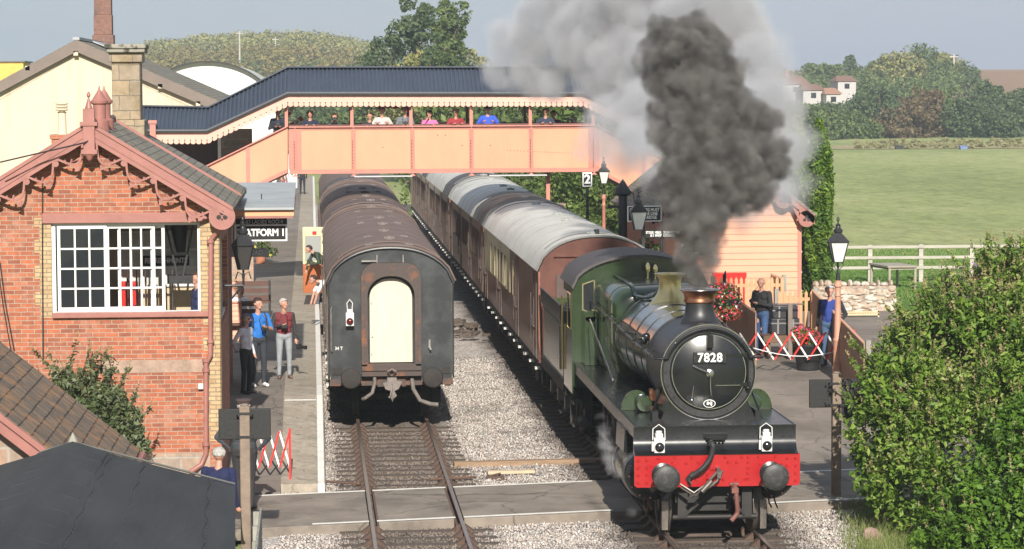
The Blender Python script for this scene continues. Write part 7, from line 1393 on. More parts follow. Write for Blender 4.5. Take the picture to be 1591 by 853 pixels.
# foreground bush on the right: many tall arching stems of leaves
BUSH = leafmat('bush_leaf', [(.025, .06, .012), (.075, .15, .018), (.15, .26, .033), (.26, .36, .06), (.45, .46, .22)], .5, .35)
BUSHG = leafmat('bramble_leaf', [(.025, .06, .010), (.07, .15, .015), (.14, .26, .03), (.22, .34, .05)], .45, .35)
def bush(name, label, blobs, n, leaf, m, sprays=0, droop=.3, base=None, cat='bush', core=True):
    b = Vector(base); t = thing(name, label, cat, b); o = np.array(b)
    sub = []
    for (x, y, z, rx, ry, rz) in blobs:
        for j in range(12):
            d = rng.normal(size=3); d /= np.linalg.norm(d); s_ = rng.uniform(.22, .42); sub.append((x+d[0]*rx*.85, y+d[1]*ry*.85, max(.05, z+d[2]*rz*.85), rx*s_, ry*s_, rz*s_))
    p, d = blob_pts(sub, int(n*.75), .55); p2, d2 = blob_pts(blobs, n-int(n*.75), .7)
    p = np.vstack([p, p2]); d = np.vstack([d, d2]); k = p[:, 2] > base[2]-.1; leaves('foliage', p[k]-o, leaf, m, t, d[k]*.5+np.array([0, -.1, .35]), jitter=.7, droop=droop)
    if sprays:
        g = MB(); lp, ld = [], []; tp = []
        B_ = np.array(blobs); w_ = B_[:, 3]*B_[:, 4]; w_ = w_/w_.sum()
        for s_ in range(sprays):
            i = rng.choice(len(B_), p=w_); x, y, z, rx, ry, rz = B_[i]; a = rng.uniform(0, 6.28); e = rng.uniform(.1, 1.5); d_ = V(math.cos(a)*math.cos(e)*rx, math.sin(a)*math.cos(e)*ry, math.sin(e)*rz)
            st = V(x, y, z)+d_*.8; L_ = rng.uniform(.25, .68); dr = (d_.normalized()*.8+V(0, 0, 1.0)).normalized(); pts = [st+dr*L_*q_+V(0, 0, -.18*L_*q_*q_)+d_.normalized()*.1*q_*q_ for q_ in (0, .25, .5, .75, 1)]
            g.tube([p_-b for p_ in pts], .007, 4)
            for q_ in np.linspace(0, 1, 13):
                f = q_*4; i0 = min(3, int(f)); c = pts[i0].lerp(pts[i0+1], f-i0)
                for s2 in (-1, 1): lp.append(c+V(rng.normal()*.03, rng.normal()*.03, 0)); ld.append((rng.normal()*.3, rng.normal()*.3, .8))
            for q_ in np.linspace(0, 1, 10): tp.append(pts[-1]+dr*q_*.16)
        leaves('spray_leaves', np.array([tuple(v) for v in lp])-o, leaf*1.15, m, t, np.array(ld)*.6, jitter=.6, long=2.4); g.build('stem', BARK, t, local=True)
        leaves('seed_spike', np.array([tuple(v) for v in tp])-o+rng.normal(size=(len(tp), 3))*.008, .04, mat('seed_brown', (.24, .20, .09), .9, var=.4, vs=20), t)
    return t
bl = []
for (px, py, Y, r) in ((1395, 585, 46.5, .6), (1445, 545, 47, .62), (1505, 510, 47, .72), (1575, 505, 46, .8), (1380, 620, 46, .55), (1420, 620, 45, .8), (1480, 560, 45.5, 1.0), (1560, 560, 45, 1.0), (1400, 690, 45, .7), (1460, 700, 44.5, .9), (1540, 680, 44, 1.0), (1620, 620, 44, 1.1), (1430, 770, 44, .8), (1625, 530, 45, .9), (1590, 470, 46, .7), (1540, 460, 46.5, .5), (1350, 680, 45.5, .45), (1370, 740, 45, .5)):
    q = at(px, py, Y); bl.append((q.x, q.y, q.z, r, r*1.0, r))
q = at(1400, 790, 46); bush('bush', 'tall wild bush with long leafy sprays filling the right foreground', bl, 29000, .098, BUSH, 760, base=(q.x+.8, 46, 0))
bl = []
for (px, py, Y, r) in ((1500, 800, 42.5, .6), (1560, 760, 42, .8), (1600, 820, 41.5, .9), (1520, 860, 41.5, .7), (1460, 850, 42.5, .5), (1600, 690, 42.5, .7)):
    q = at(px, py, Y); bl.append((q.x, q.y, q.z, r, r, r*.8))
q = at(1540, 830, 42); bush('bramble', 'bright green bramble low in front of the tall bush, bottom right', bl, 17000, .10, BUSHG, 60, base=(q.x, 42, 0))
# buddleia heads at the top of the bush
q = at(1540, 430, 46); t = thing('buddleia', 'dark buddleia with brown and mauve flower spikes at the top right', 'shrub', (q.x, 46.5, 0)); g = MB(); hp, fp, lp = [], [], []
for k in range(26):
    px = rng.uniform(1480, 1600); py = rng.uniform(412, 500); c = at(px, py, 46.3+rng.uniform(-.4, .4)); d = V(rng.normal()*.7-.2, rng.normal()*.3, rng.uniform(.2, 1)).normalized(); g.tube([c-V(0, 0, 1.2)-d*.3, c-d*.2, c], .008, 4)
    for q_ in np.linspace(0, 1, 26): (fp if k % 9 == 4 else hp).append(c+d*.2*q_+V(*rng.normal(size=3))*.02*(1.2-q_))
    for q_ in range(26): lp.append(c-d*rng.uniform(0, .5)-V(0, 0, rng.uniform(0, .5))+V(*rng.normal(size=3))*.1)
o = np.array(t.location); leaves('leaves', np.array([tuple(v) for v in lp])-o, .11, leafmat('buddleia_leaf', [(.02, .04, .012), (.05, .08, .022), (.10, .13, .05)]), t, long=3); leaves('seed_head', np.array([tuple(v) for v in hp])-o, .03, mat('seed_dark', (.10, .065, .03), .9, var=.3, vs=20), t); leaves('flower', np.array([tuple(v) for v in fp])-o, .03, mat('petal_mauve', (.35, .22, .50), .7, var=.2), t, long=1.2)
g.v = [tuple(Vector(v)-t.location) for v in g.v]; g.build('stem', BARK, t, local=True)
# weeds and grass at the foot of the bush
p = []; 
for k in range(9000): px = rng.uniform(1285, 1480); py = rng.uniform(775, 870); f = (px-1300)/90; (p.append(gz(px, py, -.12)) if rng.random() < f else None)
p = np.array([tuple(v) for v in p]); n = len(p); hgt = rng.uniform(.06, .3, n); lean_ = rng.normal(size=(n, 2))*.12; w_ = .006
V3 = np.stack([p+[-w_, 0, 0], p+[w_, 0, 0], p+np.stack([lean_[:, 0], lean_[:, 1], hgt], 1)], 1).reshape(-1, 3)
tag(raw_mesh('rough_grass', V3, np.arange(3*n), np.full(n, 3), leafmat('grass_blade', [(.06, .10, .02), (.14, .19, .04), (.30, .28, .12)])), 'rough green and straw grass at the foot of the right bush', 'grass', kind='stuff')
tag(sheet('earth_bank', [gz(1330, 800, -.1), gz(1340, 880, -.1), gz(1700, 900, -.1), gz(1700, 740, -.1), gz(1350, 740, -.1)], mat('bare_earth', (.14, .11, .07), .95, var=.3, vs=3, col2=(.10, .13, .04), lo=.5, hi=.6, bump=.5)), kind='structure')
q = gz(1352, 830, 0); g = MB(); g.sph((q.x, q.y, .0), .13, 5, sc=(1.2, .7, .9)); g.sph((q.x+.12, q.y, -.04), .09, 5, sc=(1.2, .7, .8)); g.sm = [False]*len(g.sm); tag(g.build('rock', mat('pink_rock', (.33, .22, .18), .9, var=.3, vs=6, bump=.6, bs=8)), 'pinkish rock lying in the grass below the bush', 'rock')
# buddleia by the signal box
bl = [(*at(px, py, Y), r, r, r*.8) for px, py, Y, r in ((130, 618, 47.3, .42), (165, 630, 47.2, .38), (100, 600, 47.5, .30), (190, 655, 47, .30), (150, 660, 47, .42), (205, 672, 47, .22), (215, 695, 47, .2))]
q = at(150, 700, 47.2); bush('buddleia', 'grey-green buddleia growing against the brick wall of the signal box', bl, 7000, .10, leafmat('buddleia_grey', [(.03, .05, .02), (.08, .11, .04), (.16, .19, .09), (.34, .37, .28)]), 40, base=(q.x, 47.2, .0))
# conifers and hedge right of the boarded building
CONI = leafmat('conifer', [(.018, .045, .008), (.05, .11, .015), (.12, .21, .025), (.30, .38, .05)], .6, .2)
def conifer(label, px, pt, pb, Y, wpx, m, n=14000):
    b = at(px, pb, Y); zt_ = at(px, pt, Y).z; w = wpx*Y/F; t = thing('conifer', label, 'tree', (b.x, Y, 0)); H_ = zt_; pts = np.empty((n, 3)); f = rng.random(n)**.85; a = rng.uniform(0, 2*PI, n); rr = w/2*(1-np.clip((f-.82)/.18, 0, 1)*.85)*(.80+.22*np.sin(a*5+f*23)*.7+.12*rng.normal(size=n)*.6)*np.sqrt(rng.uniform(.45, 1, n))
    pts[:, 0] = np.cos(a)*rr; pts[:, 1] = np.sin(a)*rr*1.6; pts[:, 2] = f*H_; d = np.stack([np.cos(a)*.9, np.sin(a)*.9, np.full(n, .5)], 1); leaves('crown', pts, .13, m, t, d*.5, long=2.2, jitter=.6)
    g = MB(); g.tube([(0, 0, 0), (0, 0, H_*.9)], [.15, .04], 6); g.build('trunk', BARK, t, local=True); return t
conifer('dense bright green conifer hedge column right of the boarded building', 1272, 186, 470, 77, 46, CONI, 26000)
conifer('taller yellow-tipped conifer half hidden in the smoke', 1226, 158, 470, 86, 62, leafmat('conifer_gold', [(.05, .10, .012), (.16, .22, .03), (.40, .40, .07)], .6, .2), 11000)
conifer('pale conifer behind the trefoil bargeboard', 1248, 215, 470, 82, 40, CONI, 9000)
# greenery beyond the right train, under and through the footbridge
HEDG = leafmat('hedge_leaf', [(.025, .05, .012), (.07, .12, .025), (.14, .20, .045), (.26, .30, .10)], .6, .25)
for i, (px, Y, h, w) in enumerate(((830, 112, 5.0, 5), (880, 104, 5.6, 5), (930, 108, 5.6, 5), (985, 104, 5.2, 4.5), (1030, 100, 4.5, 4))):
    b = at(px, 300, Y); tree(['leafy green shrub directly behind the pink bridge support', 'bright leafy shrub right of the bridge support', 'leafy shrub behind the platform number 2 sign', 'leafy shrub behind the water crane', 'leafy shrub beside the right stair of the footbridge'][i], (b.x, Y, .2), h, w, HEDG, 5000, .16, .1, group='shrubs beyond the right train', name='shrub', low=.05)
FARM = leafmat('far_leaf', [(.03, .06, .02), (.075, .115, .036), (.13, .18, .055), (.21, .25, .09)], .7, .2); FARD = leafmat('far_leaf_dark', [(.028, .055, .028), (.06, .10, .045), (.10, .14, .06), (.16, .19, .085)], .7, .2)
FARY = leafmat('far_leaf_gold', [(.09, .11, .04), (.19, .20, .07), (.30, .29, .10), (.42, .36, .13)], .7, .2); FARR = leafmat('far_leaf_russet', [(.05, .05, .025), (.12, .09, .045), (.19, .13, .07), (.20, .18, .09)], .7, .2)
gi = ['round tree glimpsed through the first bay of the footbridge', 'tree seen through the second bay of the footbridge', 'tree seen through the middle of the footbridge', 'pale willowy tree seen through the third bay of the footbridge', 'tree seen through the bay with the man in blue', 'tree seen through the sixth bay of the footbridge', 'tree seen behind the right end of the footbridge', 'tree half hidden by smoke beyond the right stair']
for i, (px, Y, h, w, m) in enumerate(((490, 265, 7.4, 16, FARD), (560, 255, 7.6, 14, FARD), (625, 245, 7.6, 13, FARM), (690, 150, 7.9, 9, HEDG), (760, 145, 8.2, 9, FARM), (830, 140, 8.0, 9, FARM), (895, 138, 8.2, 9, HEDG), (965, 135, 7.8, 9, FARM))):
    b = at(px, 300, Y); tree(gi[i], (b.x, Y, -.2), h, w, m, 3600, .34, .2, group='trees beyond the footbridge', low=.05)
for i, (px, Y, pt, w, m, shape, n, lab) in enumerate(((650, 215, -22, 5.0, FARD, 'poplar', 6500, 'tall dark poplar whose top leaves the picture, left of the pair'), (692, 222, -15, 5.2, FARM, 'poplar', 6500, 'tall poplar whose top leaves the picture, right of the pair'), (608, 230, 45, 8, FARD, 'round', 5500, 'dark rounded tree left of the tall poplars'), (580, 245, 62, 6, FARM, 'round', 3000, 'small rounded tree at the left end of the poplar group'), (668, 212, 62, 7, FARM, 'round', 4000, 'bushy tree in front of the tall poplars'), (735, 240, 68, 7, FARY, 'round', 4000, 'pale green tree right of the tall poplars, at the smoke edge'), (712, 218, 80, 6, FARD, 'round', 3000, 'dark low tree at the foot of the right poplar'), (632, 208, 70, 6, FARY, 'round', 3000, 'olive low tree at the foot of the left poplar'))):
    b = at(px, 200, Y); h = at(px, pt, Y).z+.3; tree(lab, (b.x, Y, -.3), h, w, m, int(n*1.6), .30, .3, shape, group='tall trees behind the footbridge roof', nb=18, low=.2)
# right-hand tree line on the far side of the field
RB = at(1400, 218, 352); lab_r = ['dark green', 'blue-green', 'russet brown', 'olive', 'dull green', 'dark bushy', 'reddish brown', 'grey green', 'deep green', 'broad dark', 'spreading', 'low dark', 'rounded green', 'edge']
spec = [(1262, 165, 8, FARM), (1300, 160, 8, FARD), (1335, 158, 8, FARD), (1366, 128, 9, FARD), (1404, 150, 8, FARR), (1438, 138, 9, FARR), (1468, 134, 9, FARM), (1500, 146, 8, FARD), (1536, 126, 9, FARD), (1566, 140, 9, FARD), (1596, 136, 10, FARD), (1380, 168, 7, FARR), (1480, 168, 7, FARR), (1322, 180, 7, FARM), (1625, 140, 10, FARM), (1548, 168, 7, FARD)]
for i, (px, pt, w, m) in enumerate(spec):
    Y = 350+(i*37 % 25); b = at(px, 218, Y); h = at(px, pt, Y).z+.4; nxt = ['left of the houses', 'below the houses', 'under the white gable', 'in front of the big olive mass', 'under the big olive mass', 'centre of the tree line', 'right of the russet pair', 'under the brown field', 'with a pointed top', 'before the brown field', 'at the picture edge', 'low in front at the left', 'low in front, centre', 'small, below the houses', 'cut by the picture edge', 'low, under the pointed tree'][i]
    tree(('russet' if m is FARR else 'dark' if m is FARD else 'green')+' field-edge tree, '+nxt, (b.x, Y, -.3), h, w, m, 6500, .40, .3, group='trees along the far side of the field', nb=16, low=.02)
spec = [(1398, 80, 13, FARY), (1432, 68, 13, FARM), (1462, 80, 11, FARY), (1368, 92, 10, FARM), (1345, 106, 9, FARM), (1488, 98, 9, FARM), (1322, 82, 5, FARD), (1290, 98, 9, FARM), (1258, 98, 9, FARM), (1420, 98, 12, FARY), (1509, 102, 3, FARD)]
nm = ['golden tree left of the mass top', 'highest olive tree above the field line', 'golden tree right of the mass top', 'olive tree on the left slope of the mass', 'lower olive tree beside the white gable', 'olive tree at the right end of the mass', 'small dark tree standing alone on the skyline', 'hazy tree behind the houses', 'hazy tree at the edge of the smoke', 'golden tree in front of the mass', 'small round tree beside the brown field']
for i, (px, pt, w, m) in enumerate(spec):
    Y = 500+(i*53 % 40); b = at(px, 150, Y); zb_ = hR(b.x, Y)-.5; h = at(px, pt, Y).z-zb_; tree('hillside tree: '+nm[i], (b.x, Y, zb_), max(4, h), w, m, 6500, .5, .4, group='trees on the right hillside', nb=16, low=.05)
# houses on the right hill
def house(label, px0, px1, py_r, py_e, py_b, Y, wm, rm, chim=True):
    a, b = at(px0, py_b, Y), at(px1, py_e, Y); zr = at(px0, py_r, Y).z; t = thing('house', label, 'house', ((a.x+b.x)/2, Y, a.z), 0, 'houses on the hill'); zb_ = a.z-3
    g = MB(); g.box(a.x, b.x, Y, Y+7, zb_, b.z); g.build('wall', wm, t); ym = Y+3.5; g = MB(); e = .3; rw_ = min(1, (b.x-a.x)*.12)
    g.prism([(a.x-e, Y-e, b.z), (b.x+e, Y-e, b.z), (b.x-rw_, ym, zr), (a.x+rw_, ym, zr)], (0, 0, .05)); g.add([(a.x-e, Y-e, b.z), (a.x+rw_, ym, zr), (a.x-e, Y+7+e, b.z), (b.x+e, Y-e, b.z), (b.x-rw_, ym, zr), (b.x+e, Y+7+e, b.z)], [(0, 1, 2), (3, 5, 4), (1, 4, 5, 2)]); rf = g.build('roof', rm, t)
    n = max(1, int((b.x-a.x)/2.6))
    for k in range(n): x = a.x+(k+.5)*(b.x-a.x)/n; g = MB(); g.box(x-.4, x+.4, Y-.04, Y, b.z-1.2, b.z-.4); g.build('window', GLASS, t)
    if chim: g = MB(); g.box(a.x+1, a.x+1.6, ym-.3, ym+.3, zr-.4, zr+.9); g.build('chimney', RED_BR, rf)
WH = mat('white_render', (.44, .43, .41), .8, var=.05); RR = mat('brown_roof', (.22, .12, .085), .8, var=.15); RO = mat('orange_roof', (.38, .20, .13), .8, var=.15)
house('white house with brown roof nearest the smoke', 1216, 1256, 118, 131, 146, 430, WH, RR); house('white house right of the first, smaller, with brown roof', 1302, 1330, 118, 126, 133, 440, WH, RR, False); house('white house low among the trees with orange roof', 1284, 1306, 137, 146, 154, 415, WH, RO, False); house('pale house with broad orange roof in front of the first', 1248, 1280, 131, 140, 150, 418, WH, RR, False)
# hill woods on the left: one mass of many crowns
def wood(name, label, n, fx, m, leaf, per, hfun):
    P_, D_ = [], []
    for k in range(n):
        x, y, s_ = fx(); z = hfun(x, y); r = s_; c = np.array([x, y, z+r*.9]); d = rng.normal(size=(per, 3)); d[:, 2] = np.abs(d[:, 2])*.9+.0; d /= np.linalg.norm(d, axis=1)[:, None]
        P_.append(c+d*np.array([r, r, r*1.25])*rng.uniform(.6, 1.08, (per, 1))); D_.append(d)
    return tag(leaves(name, np.vstack(P_), leaf, m, None, np.vstack(D_)*.7, jitter=.7), label, 'wood', kind='stuff')
def fx1(): px = rng.uniform(205, 600); Y = rng.uniform(700, 930); return at(px, 100, Y).x, Y, rng.uniform(2.6, 4.4)
def fx2(): px = rng.uniform(190, 620); Y = rng.uniform(440, 640); return at(px, 100, Y).x, Y, rng.uniform(2.0, 3.4)
wood('hill_wood', 'autumn-tinted wood covering the ridge of the left hill', 520, fx1, FARY, .8, 330, hL); wood('lower_hill_wood', 'green wood on the lower slope of the left hill', 420, fx2, FARM, .65, 300, hL)
def fx3(): px = rng.uniform(225, 560); Y = rng.uniform(560, 700); return at(px, 100, Y).x, Y, rng.uniform(2.2, 3.8)
wood('middle_hill_wood', 'ochre and green wood on the middle slope of the left hill', 260, fx3, leafmat('ochre_leaf', [(.07, .07, .02), (.16, .14, .04), (.28, .22, .07), (.20, .22, .07)], .7, .2), .75, 280, hL)
def fx4(): px = rng.uniform(1180, 1700); Y = rng.uniform(368, 385); return at(px, 100, Y).x, Y, rng.uniform(1.4, 2.2)
wood('field_edge_scrub', 'scrub filling the gaps behind the field-edge trees', 130, fx4, FARD, .5, 250, lambda x, y: -.3)
def fx5(): px = rng.uniform(1190, 1500); Y = rng.uniform(450, 520); return at(px, 100, Y).x, Y, rng.uniform(2, 3.2)
wood('right_hill_scrub', 'bushes between the houses and trees on the right hill', 90, fx5, FARM, .55, 250, lambda x, y: hR(x, y)-.3)
# poles, troughs
for i, (px, Y, pt, pb) in enumerate(((287+85, 600, 48, 62), (428, 700, 58, 80), (1482, 520, 84, 104))):
    a, b = at(px, pt, Y), at(px, pb, Y); g = MB(); g.cyl((b.x, Y, b.z-6), (a.x, Y, a.z), .22, .16, 8); g.box(a.x-.8, a.x+.8, Y-.1, Y+.1, a.z-.6, a.z-.4); tag(g.build('utility_pole', mat('pole_grey', (.45, .43, .38), .8)), ['pale utility pole on the left hill skyline', 'pale utility pole in front of the left hill wood', 'pale utility pole beside the brown field'][i], 'pole')
for px, m_, lab in ((1398, BLK, 'small dark trough in the far field'), (1498, mat('trough_blue', (.12, .18, .35), .6), 'small blue trough in the far field')):
    q = gz(px, 232, -.3); g = MB(); g.prism([(q.x-.45, q.y, .05), (q.x-.35, q.y, -.3), (q.x+.35, q.y, -.3), (q.x+.45, q.y, .05)], (0, .8, 0)); g.box(q.x-.5, q.x+.5, q.y-.05, q.y+.85, .05, .1); tag(g.build('trough', m_), lab, 'trough')
def fx6(): px = rng.uniform(1330, 1700); Y = rng.uniform(300, 335); return at(px, 210, Y).x, Y, rng.uniform(.1, .32)
wood('long_grass', 'pale long grass along the far edge of the field', 260, fx6, leafmat('straw', [(.18, .20, .08), (.28, .27, .13), (.34, .30, .17)], .8, .2), .5, 60, lambda x, y: -.5)
# lawn and field tufts close enough to read
p = []
for k in range(26000):
    px = rng.uniform(1290, 1700); py = rng.uniform(388, 470); p.append(tuple(gz(px, py, -.08)))
p = np.array(p); n = len(p); hgt = rng.uniform(.03, .10, n)*np.clip(p[:, 1]/90, .8, 3); V3 = np.stack([p+[-.02, 0, 0], p+[.02, 0, 0], p+np.stack([rng.normal(size=n)*.05, rng.normal(size=n)*.05, hgt], 1)], 1).reshape(-1, 3)
tag(raw_mesh('grass_tufts', V3, np.arange(3*n), np.full(n, 3), leafmat('lawn_blade', [(.05, .12, .015), (.10, .19, .03), (.17, .25, .05)])), 'short grass of the lawn and field beyond the stone wall', 'grass', kind='stuff')
# ---------------------------------------------------------------- people on the platforms
GROUNDZ = lambda Y: .9 if Y > 56.8 else .06+(Y-50.6)*.1355
def foot(px, py, z=.9): return gz(px, py, z)
p = foot(402, 601); r_, T_, hc_, k_ = person('dark-haired man in a blue T-shirt and dark trousers holding a camera', p, .35, 1.86, (.02, .16, .52), (.03, .035, .045), (.65, .65, .63), (.035, .022, .018), ('down', 'chest'), sleeve='short', tname='blue', turn=.5)
camera_for(p, .35, (.05, -.30, 1.26), 'black camera in the hand of the man in the blue T-shirt')
t = thing('backpack', 'dark backpack on the back of the man in the blue T-shirt', 'backpack', p, .35); g = MB(); g.sph((0, .2, 1.32), .5, 14, sc=(.30, .22, .42)); g.build('bag', cloth('bag', (.03, .03, .035)), t, local=True); g = MB()
for s in (-1, 1): g.tube([(s*.12, .14, 1.5), (s*.14, .0, 1.57), (s*.15, -.12, 1.48), (s*.15, -.14, 1.3), (s*.17, .05, 1.12)], .018, 6)
g.build('strap', cloth('bag', (0, 0, 0)), t, local=True)
p = foot(442, 588); person('grey-haired man in a maroon pullover and pale jeans with a camera', p, .15, 1.72, (.17, .025, .03), (.27, .29, .31), (.16, .10, .07), (.42, .40, .38), ('chest', 'down'), vest=(.04, .035, .035), tname='maroon', turn=.6)
camera_for(p, .15, (-.03, -.28, 1.17), 'black camera held at the chest of the grey-haired man'); camera_for((p.x+.33, p.y-.15, p.z-.55), .9, (0, 0, 1.25), 'second, long-lensed camera hanging at the hip of the grey-haired man', True)
p = foot(383, 612, .9); person('grey-haired woman in a white blouse and black trousers standing nearest the box', p, 1.0, 1.64, (.60, .58, .62), (.02, .02, .022), (.03, .03, .03), (.20, .19, .18), ('back', 'down'), tname='blouse', vest=(.62, .60, .64), glasses=True, turn=.2)
p = foot(376, 778, .06); p = V(at(376, 0, 47.6).x, 47.6, -.02); person('railwayman in a peaked cap and dark jacket behind the left notice board', (at(371, 0, 47.4).x, 47.4, 0), 2.9, 1.88, (.045, .05, .06), (.03, .028, .03), (.02, .02, .02), (.5, .48, .46), ('hips', 'hips'), hat=(.06, .04, .04), bulk=1.35, tname='guard')
person('elderly white-haired man in a blue jacket seen from behind by the dark shed corner', (at(331, 0, 41.8).x, 41.8, .06), 2.75, 1.74, (.010, .015, .06), (.05, .05, .06), (.03, .03, .03), (.40, .38, .35), ('down', 'down'), bulk=1.2, tname='navy', bald=False)
p = at(364, 478, 57.6); person('fair-haired person in white jacket and sunglasses seated behind the peach screen', (at(367, 0, 70.2).x, 70.2, .48), .2, 1.7, (.72, .70, .69), (.1, .1, .11), (.05, .04, .04), (.42, .26, .12), ('belly', 'rail'), tname='white', seated=True, glasses=True, long_hair=True)
person('second seated person with fair hair farther behind the screen', (at(357, 0, 71.5).x, 71.5, .55), .3, 1.7, (.4, .3, .25), (.1, .1, .11), (.05, .04, .04), (.40, .27, .14), ('belly', 'belly'), seated=True, voxel=.016)
person('person in a dark suit walking away far along the left platform', (at(467, 0, 160).x, 160, .9), 3.1, 1.75, (.02, .022, .03), (.02, .022, .03), (.02, .02, .02), (.05, .03, .02), ('down', 'down'), voxel=.02, stride=.5)
person('person in dark clothes seated under the footbridge stair', (at(434, 0, 150).x, 150, .5), .9, 1.7, (.02, .02, .045), (.02, .02, .03), (.02, .02, .02), (.3, .2, .12), ('belly', 'belly'), voxel=.02, seated=True)
# leaning out of the left train
person('person in a white shirt leaning out of the left train with both arms hanging', (.62, 72.5, 1.0), -1.35, 1.7, (.75, .75, .74), (.25, .08, .04), (.25, .09, .04), (.05, .03, .025), ('hang', 'hang'), lean=1.15, sleeve='short', tname='wshirt')
person('person in a dark green coat stooping at the open coach door', (.40, 78.9, 1.3), -1.3, 1.65, (.035, .055, .03), (.04, .06, .035), (.05, .03, .02), (.05, .03, .02), ('hang', 'belly'), lean=.9, tname='green')
person('signalman in a dark blue shirt inside the signal box by the open window', (at(301, 0, 49.9).x, 49.9, 2.3-.1), -1.2, 1.72, (.02, .03, .09), (.03, .03, .035), (.02, .02, .02), (.06, .04, .03), ('down', 'down'), tname='sblue', voxel=.014)
# right platform
p = foot(1184, 566); p = V(at(1184, 0, 63.8).x, 63.8, .9); person('bald man in a black jacket and blue jeans with a camera by the picket fence', p, -.9, 1.82, (.018, .018, .02), (.05, .10, .22), (.04, .03, .025), (.3, .3, .3), ('belly', 'chest'), tname='blackj', bald=True, bulk=1.12, turn=.3)
camera_for(p, -.9, (.0, -.30, 1.32), 'small camera held by the bald man in the black jacket')
p = V(at(1291, 0, 61.2).x, 61.2, .9); person('white-haired man in a blue and black jacket and jeans behind the right lamp post', p, -.5, 1.8, (.025, .05, .24), (.06, .11, .20), (.04, .03, .025), (.42, .41, .40), ('down', 'pocket'), tname='bluej', vest=(.02, .022, .03), bulk=1.12, turn=.3)
person('railwayman in a dark cap and long coat walking away beyond the right train', (at(945, 0, 79).x, 79, .9), 2.6, 1.85, (.015, .02, .035), (.015, .02, .03), (.02, .02, .02), (.3, .3, .3), ('down', 'down'), hat=(.015, .015, .02), bulk=1.15, voxel=.018)
person('second railwayman in a round dark hat beyond the right train', (at(928, 0, 81).x, 81, .9), 2.9, 1.85, (.015, .018, .03), (.015, .02, .03), (.02, .02, .02), (.05, .04, .03), ('down', 'down'), hat=(.02, .018, .02), voxel=.018)
# ---------------------------------------------------------------- spectators on the footbridge
fz = deck
def spec_(label, px, hp, top, hair, pose=('para', 'para'), rz=0, cam_=None, zoff=0, Y=YB2+.27, **k):
    x = at(px, 0, Y).x; ztop = at(px, hp-3, Y).z; h = (ztop-fz-zoff)/1.02 if zoff == 0 else 1.72; h = max(1.45, min(1.95, h)); z = ztop-h*1.015
    person(label, (x, Y, z), rz, h, top, (.04, .04, .05), (.03, .03, .03), hair, pose, voxel=.015, group='spectators on the footbridge', **k)
    if cam_: camera_for((x, Y, z), rz, (0, -.24 if pose[0] == 'face' else -.3, (1.60 if pose[0] == 'face' else 1.28)*h/1.75), cam_)
spec_('spectator in a dark jacket holding a camera on the left stair of the footbridge', 430, 172, (.025, .03, .045), (.05, .035, .03), ('chest', 'chest'), cam_='camera held by the spectator on the footbridge stair', zoff=1)
spec_('spectator with curly fair hair in a navy top, first bay of the footbridge', 480, 175, (.015, .02, .045), (.30, .20, .11), long_hair=True)
spec_('red-haired spectator photographing through a camera in the first bay', 518, 180, (.03, .06, .05), (.20, .07, .03), ('face', 'face'), cam_='camera raised by the red-haired spectator', long_hair=True)
spec_('fair-haired spectator with a red scarf leaning on the parapet', 573, 178, (.03, .03, .035), (.50, .38, .22), vest=(.03, .03, .035))
spec_('tall spectator in a pale checked shirt beside the one with the red scarf', 592, 170, (.55, .48, .46), (.06, .04, .03), sleeve='long')
spec_('spectator in sunglasses with a big camera beside the third bridge post', 628, 169, (.16, .17, .19), (.10, .08, .07), ('chest', 'chest'), cam_='big camera resting on the parapet', glasses=True)
spec_('black-haired spectator in bright pink drinking in the fourth bay', 666, 175, (.75, .16, .38), (.02, .015, .015), ('face', 'para'), long_hair=True)
spec_('grey-haired spectator in a red jacket beside the fourth bridge post', 707, 172, (.30, .03, .04), (.45, .42, .40), rz=.2)
spec_('spectator in a bright blue jacket and dark cap in the fifth bay', 757, 167, (.04, .10, .62), (.05, .04, .04), hat=(.03, .03, .035))
spec_('grey-haired spectator in a dark jacket in the last bay', 847, 171, (.03, .04, .07), (.30, .27, .25))
spec_('spectator in dark red half hidden behind the grey-haired one in the last bay', 859, 175, (.12, .02, .025), (.03, .025, .02), Y=YB2+.95)
for i, (px, py, w, a) in enumerate(((453, 169, .5, .9), (461, 189, .42, .6), (603, 165, .62, 0))):
    q = at(px, py, YB2+1.9); t = thing('flag', ['small red and white flag by the left bridge post', 'orange-red flag low by the left bridge post', 'red and white flag hanging from the footbridge roof'][i], 'flag', q); d = V(math.cos(a), 0, math.sin(a)); u = V(-d.z, 0, d.x); g = MB(); g.prism([q-d*w/2*.36-u*.07, q+d*w/2*.36-u*.07, q+d*w/2*.36+u*.07, q-d*w/2*.36+u*.07], (0, .02, 0)); g.build('white_band', WW, t)
    for s in (-1, 1): g = MB(); c = q+d*s*w*.38; g.prism([c-d*w*.16-u*.08, c+d*w*.16-u*.08, c+d*w*.16+u*.08, c-d*w*.16+u*.08], (0, .02, 0)); g.build('red_band', RW if i != 1 else mat('flag_orange', (.7, .13, .06), .6), t)
    if i != 1: g = MB(); g.cyl(q+V(.12, .03, -.1), V(q.x+.12, q.y+.03, ze_), .01); g.build('pole', STEEL, t)
    else: g = MB(); g.cyl(q, V(q.x+.1, q.y+.03, fz), .01); g.build('pole', STEEL, t)
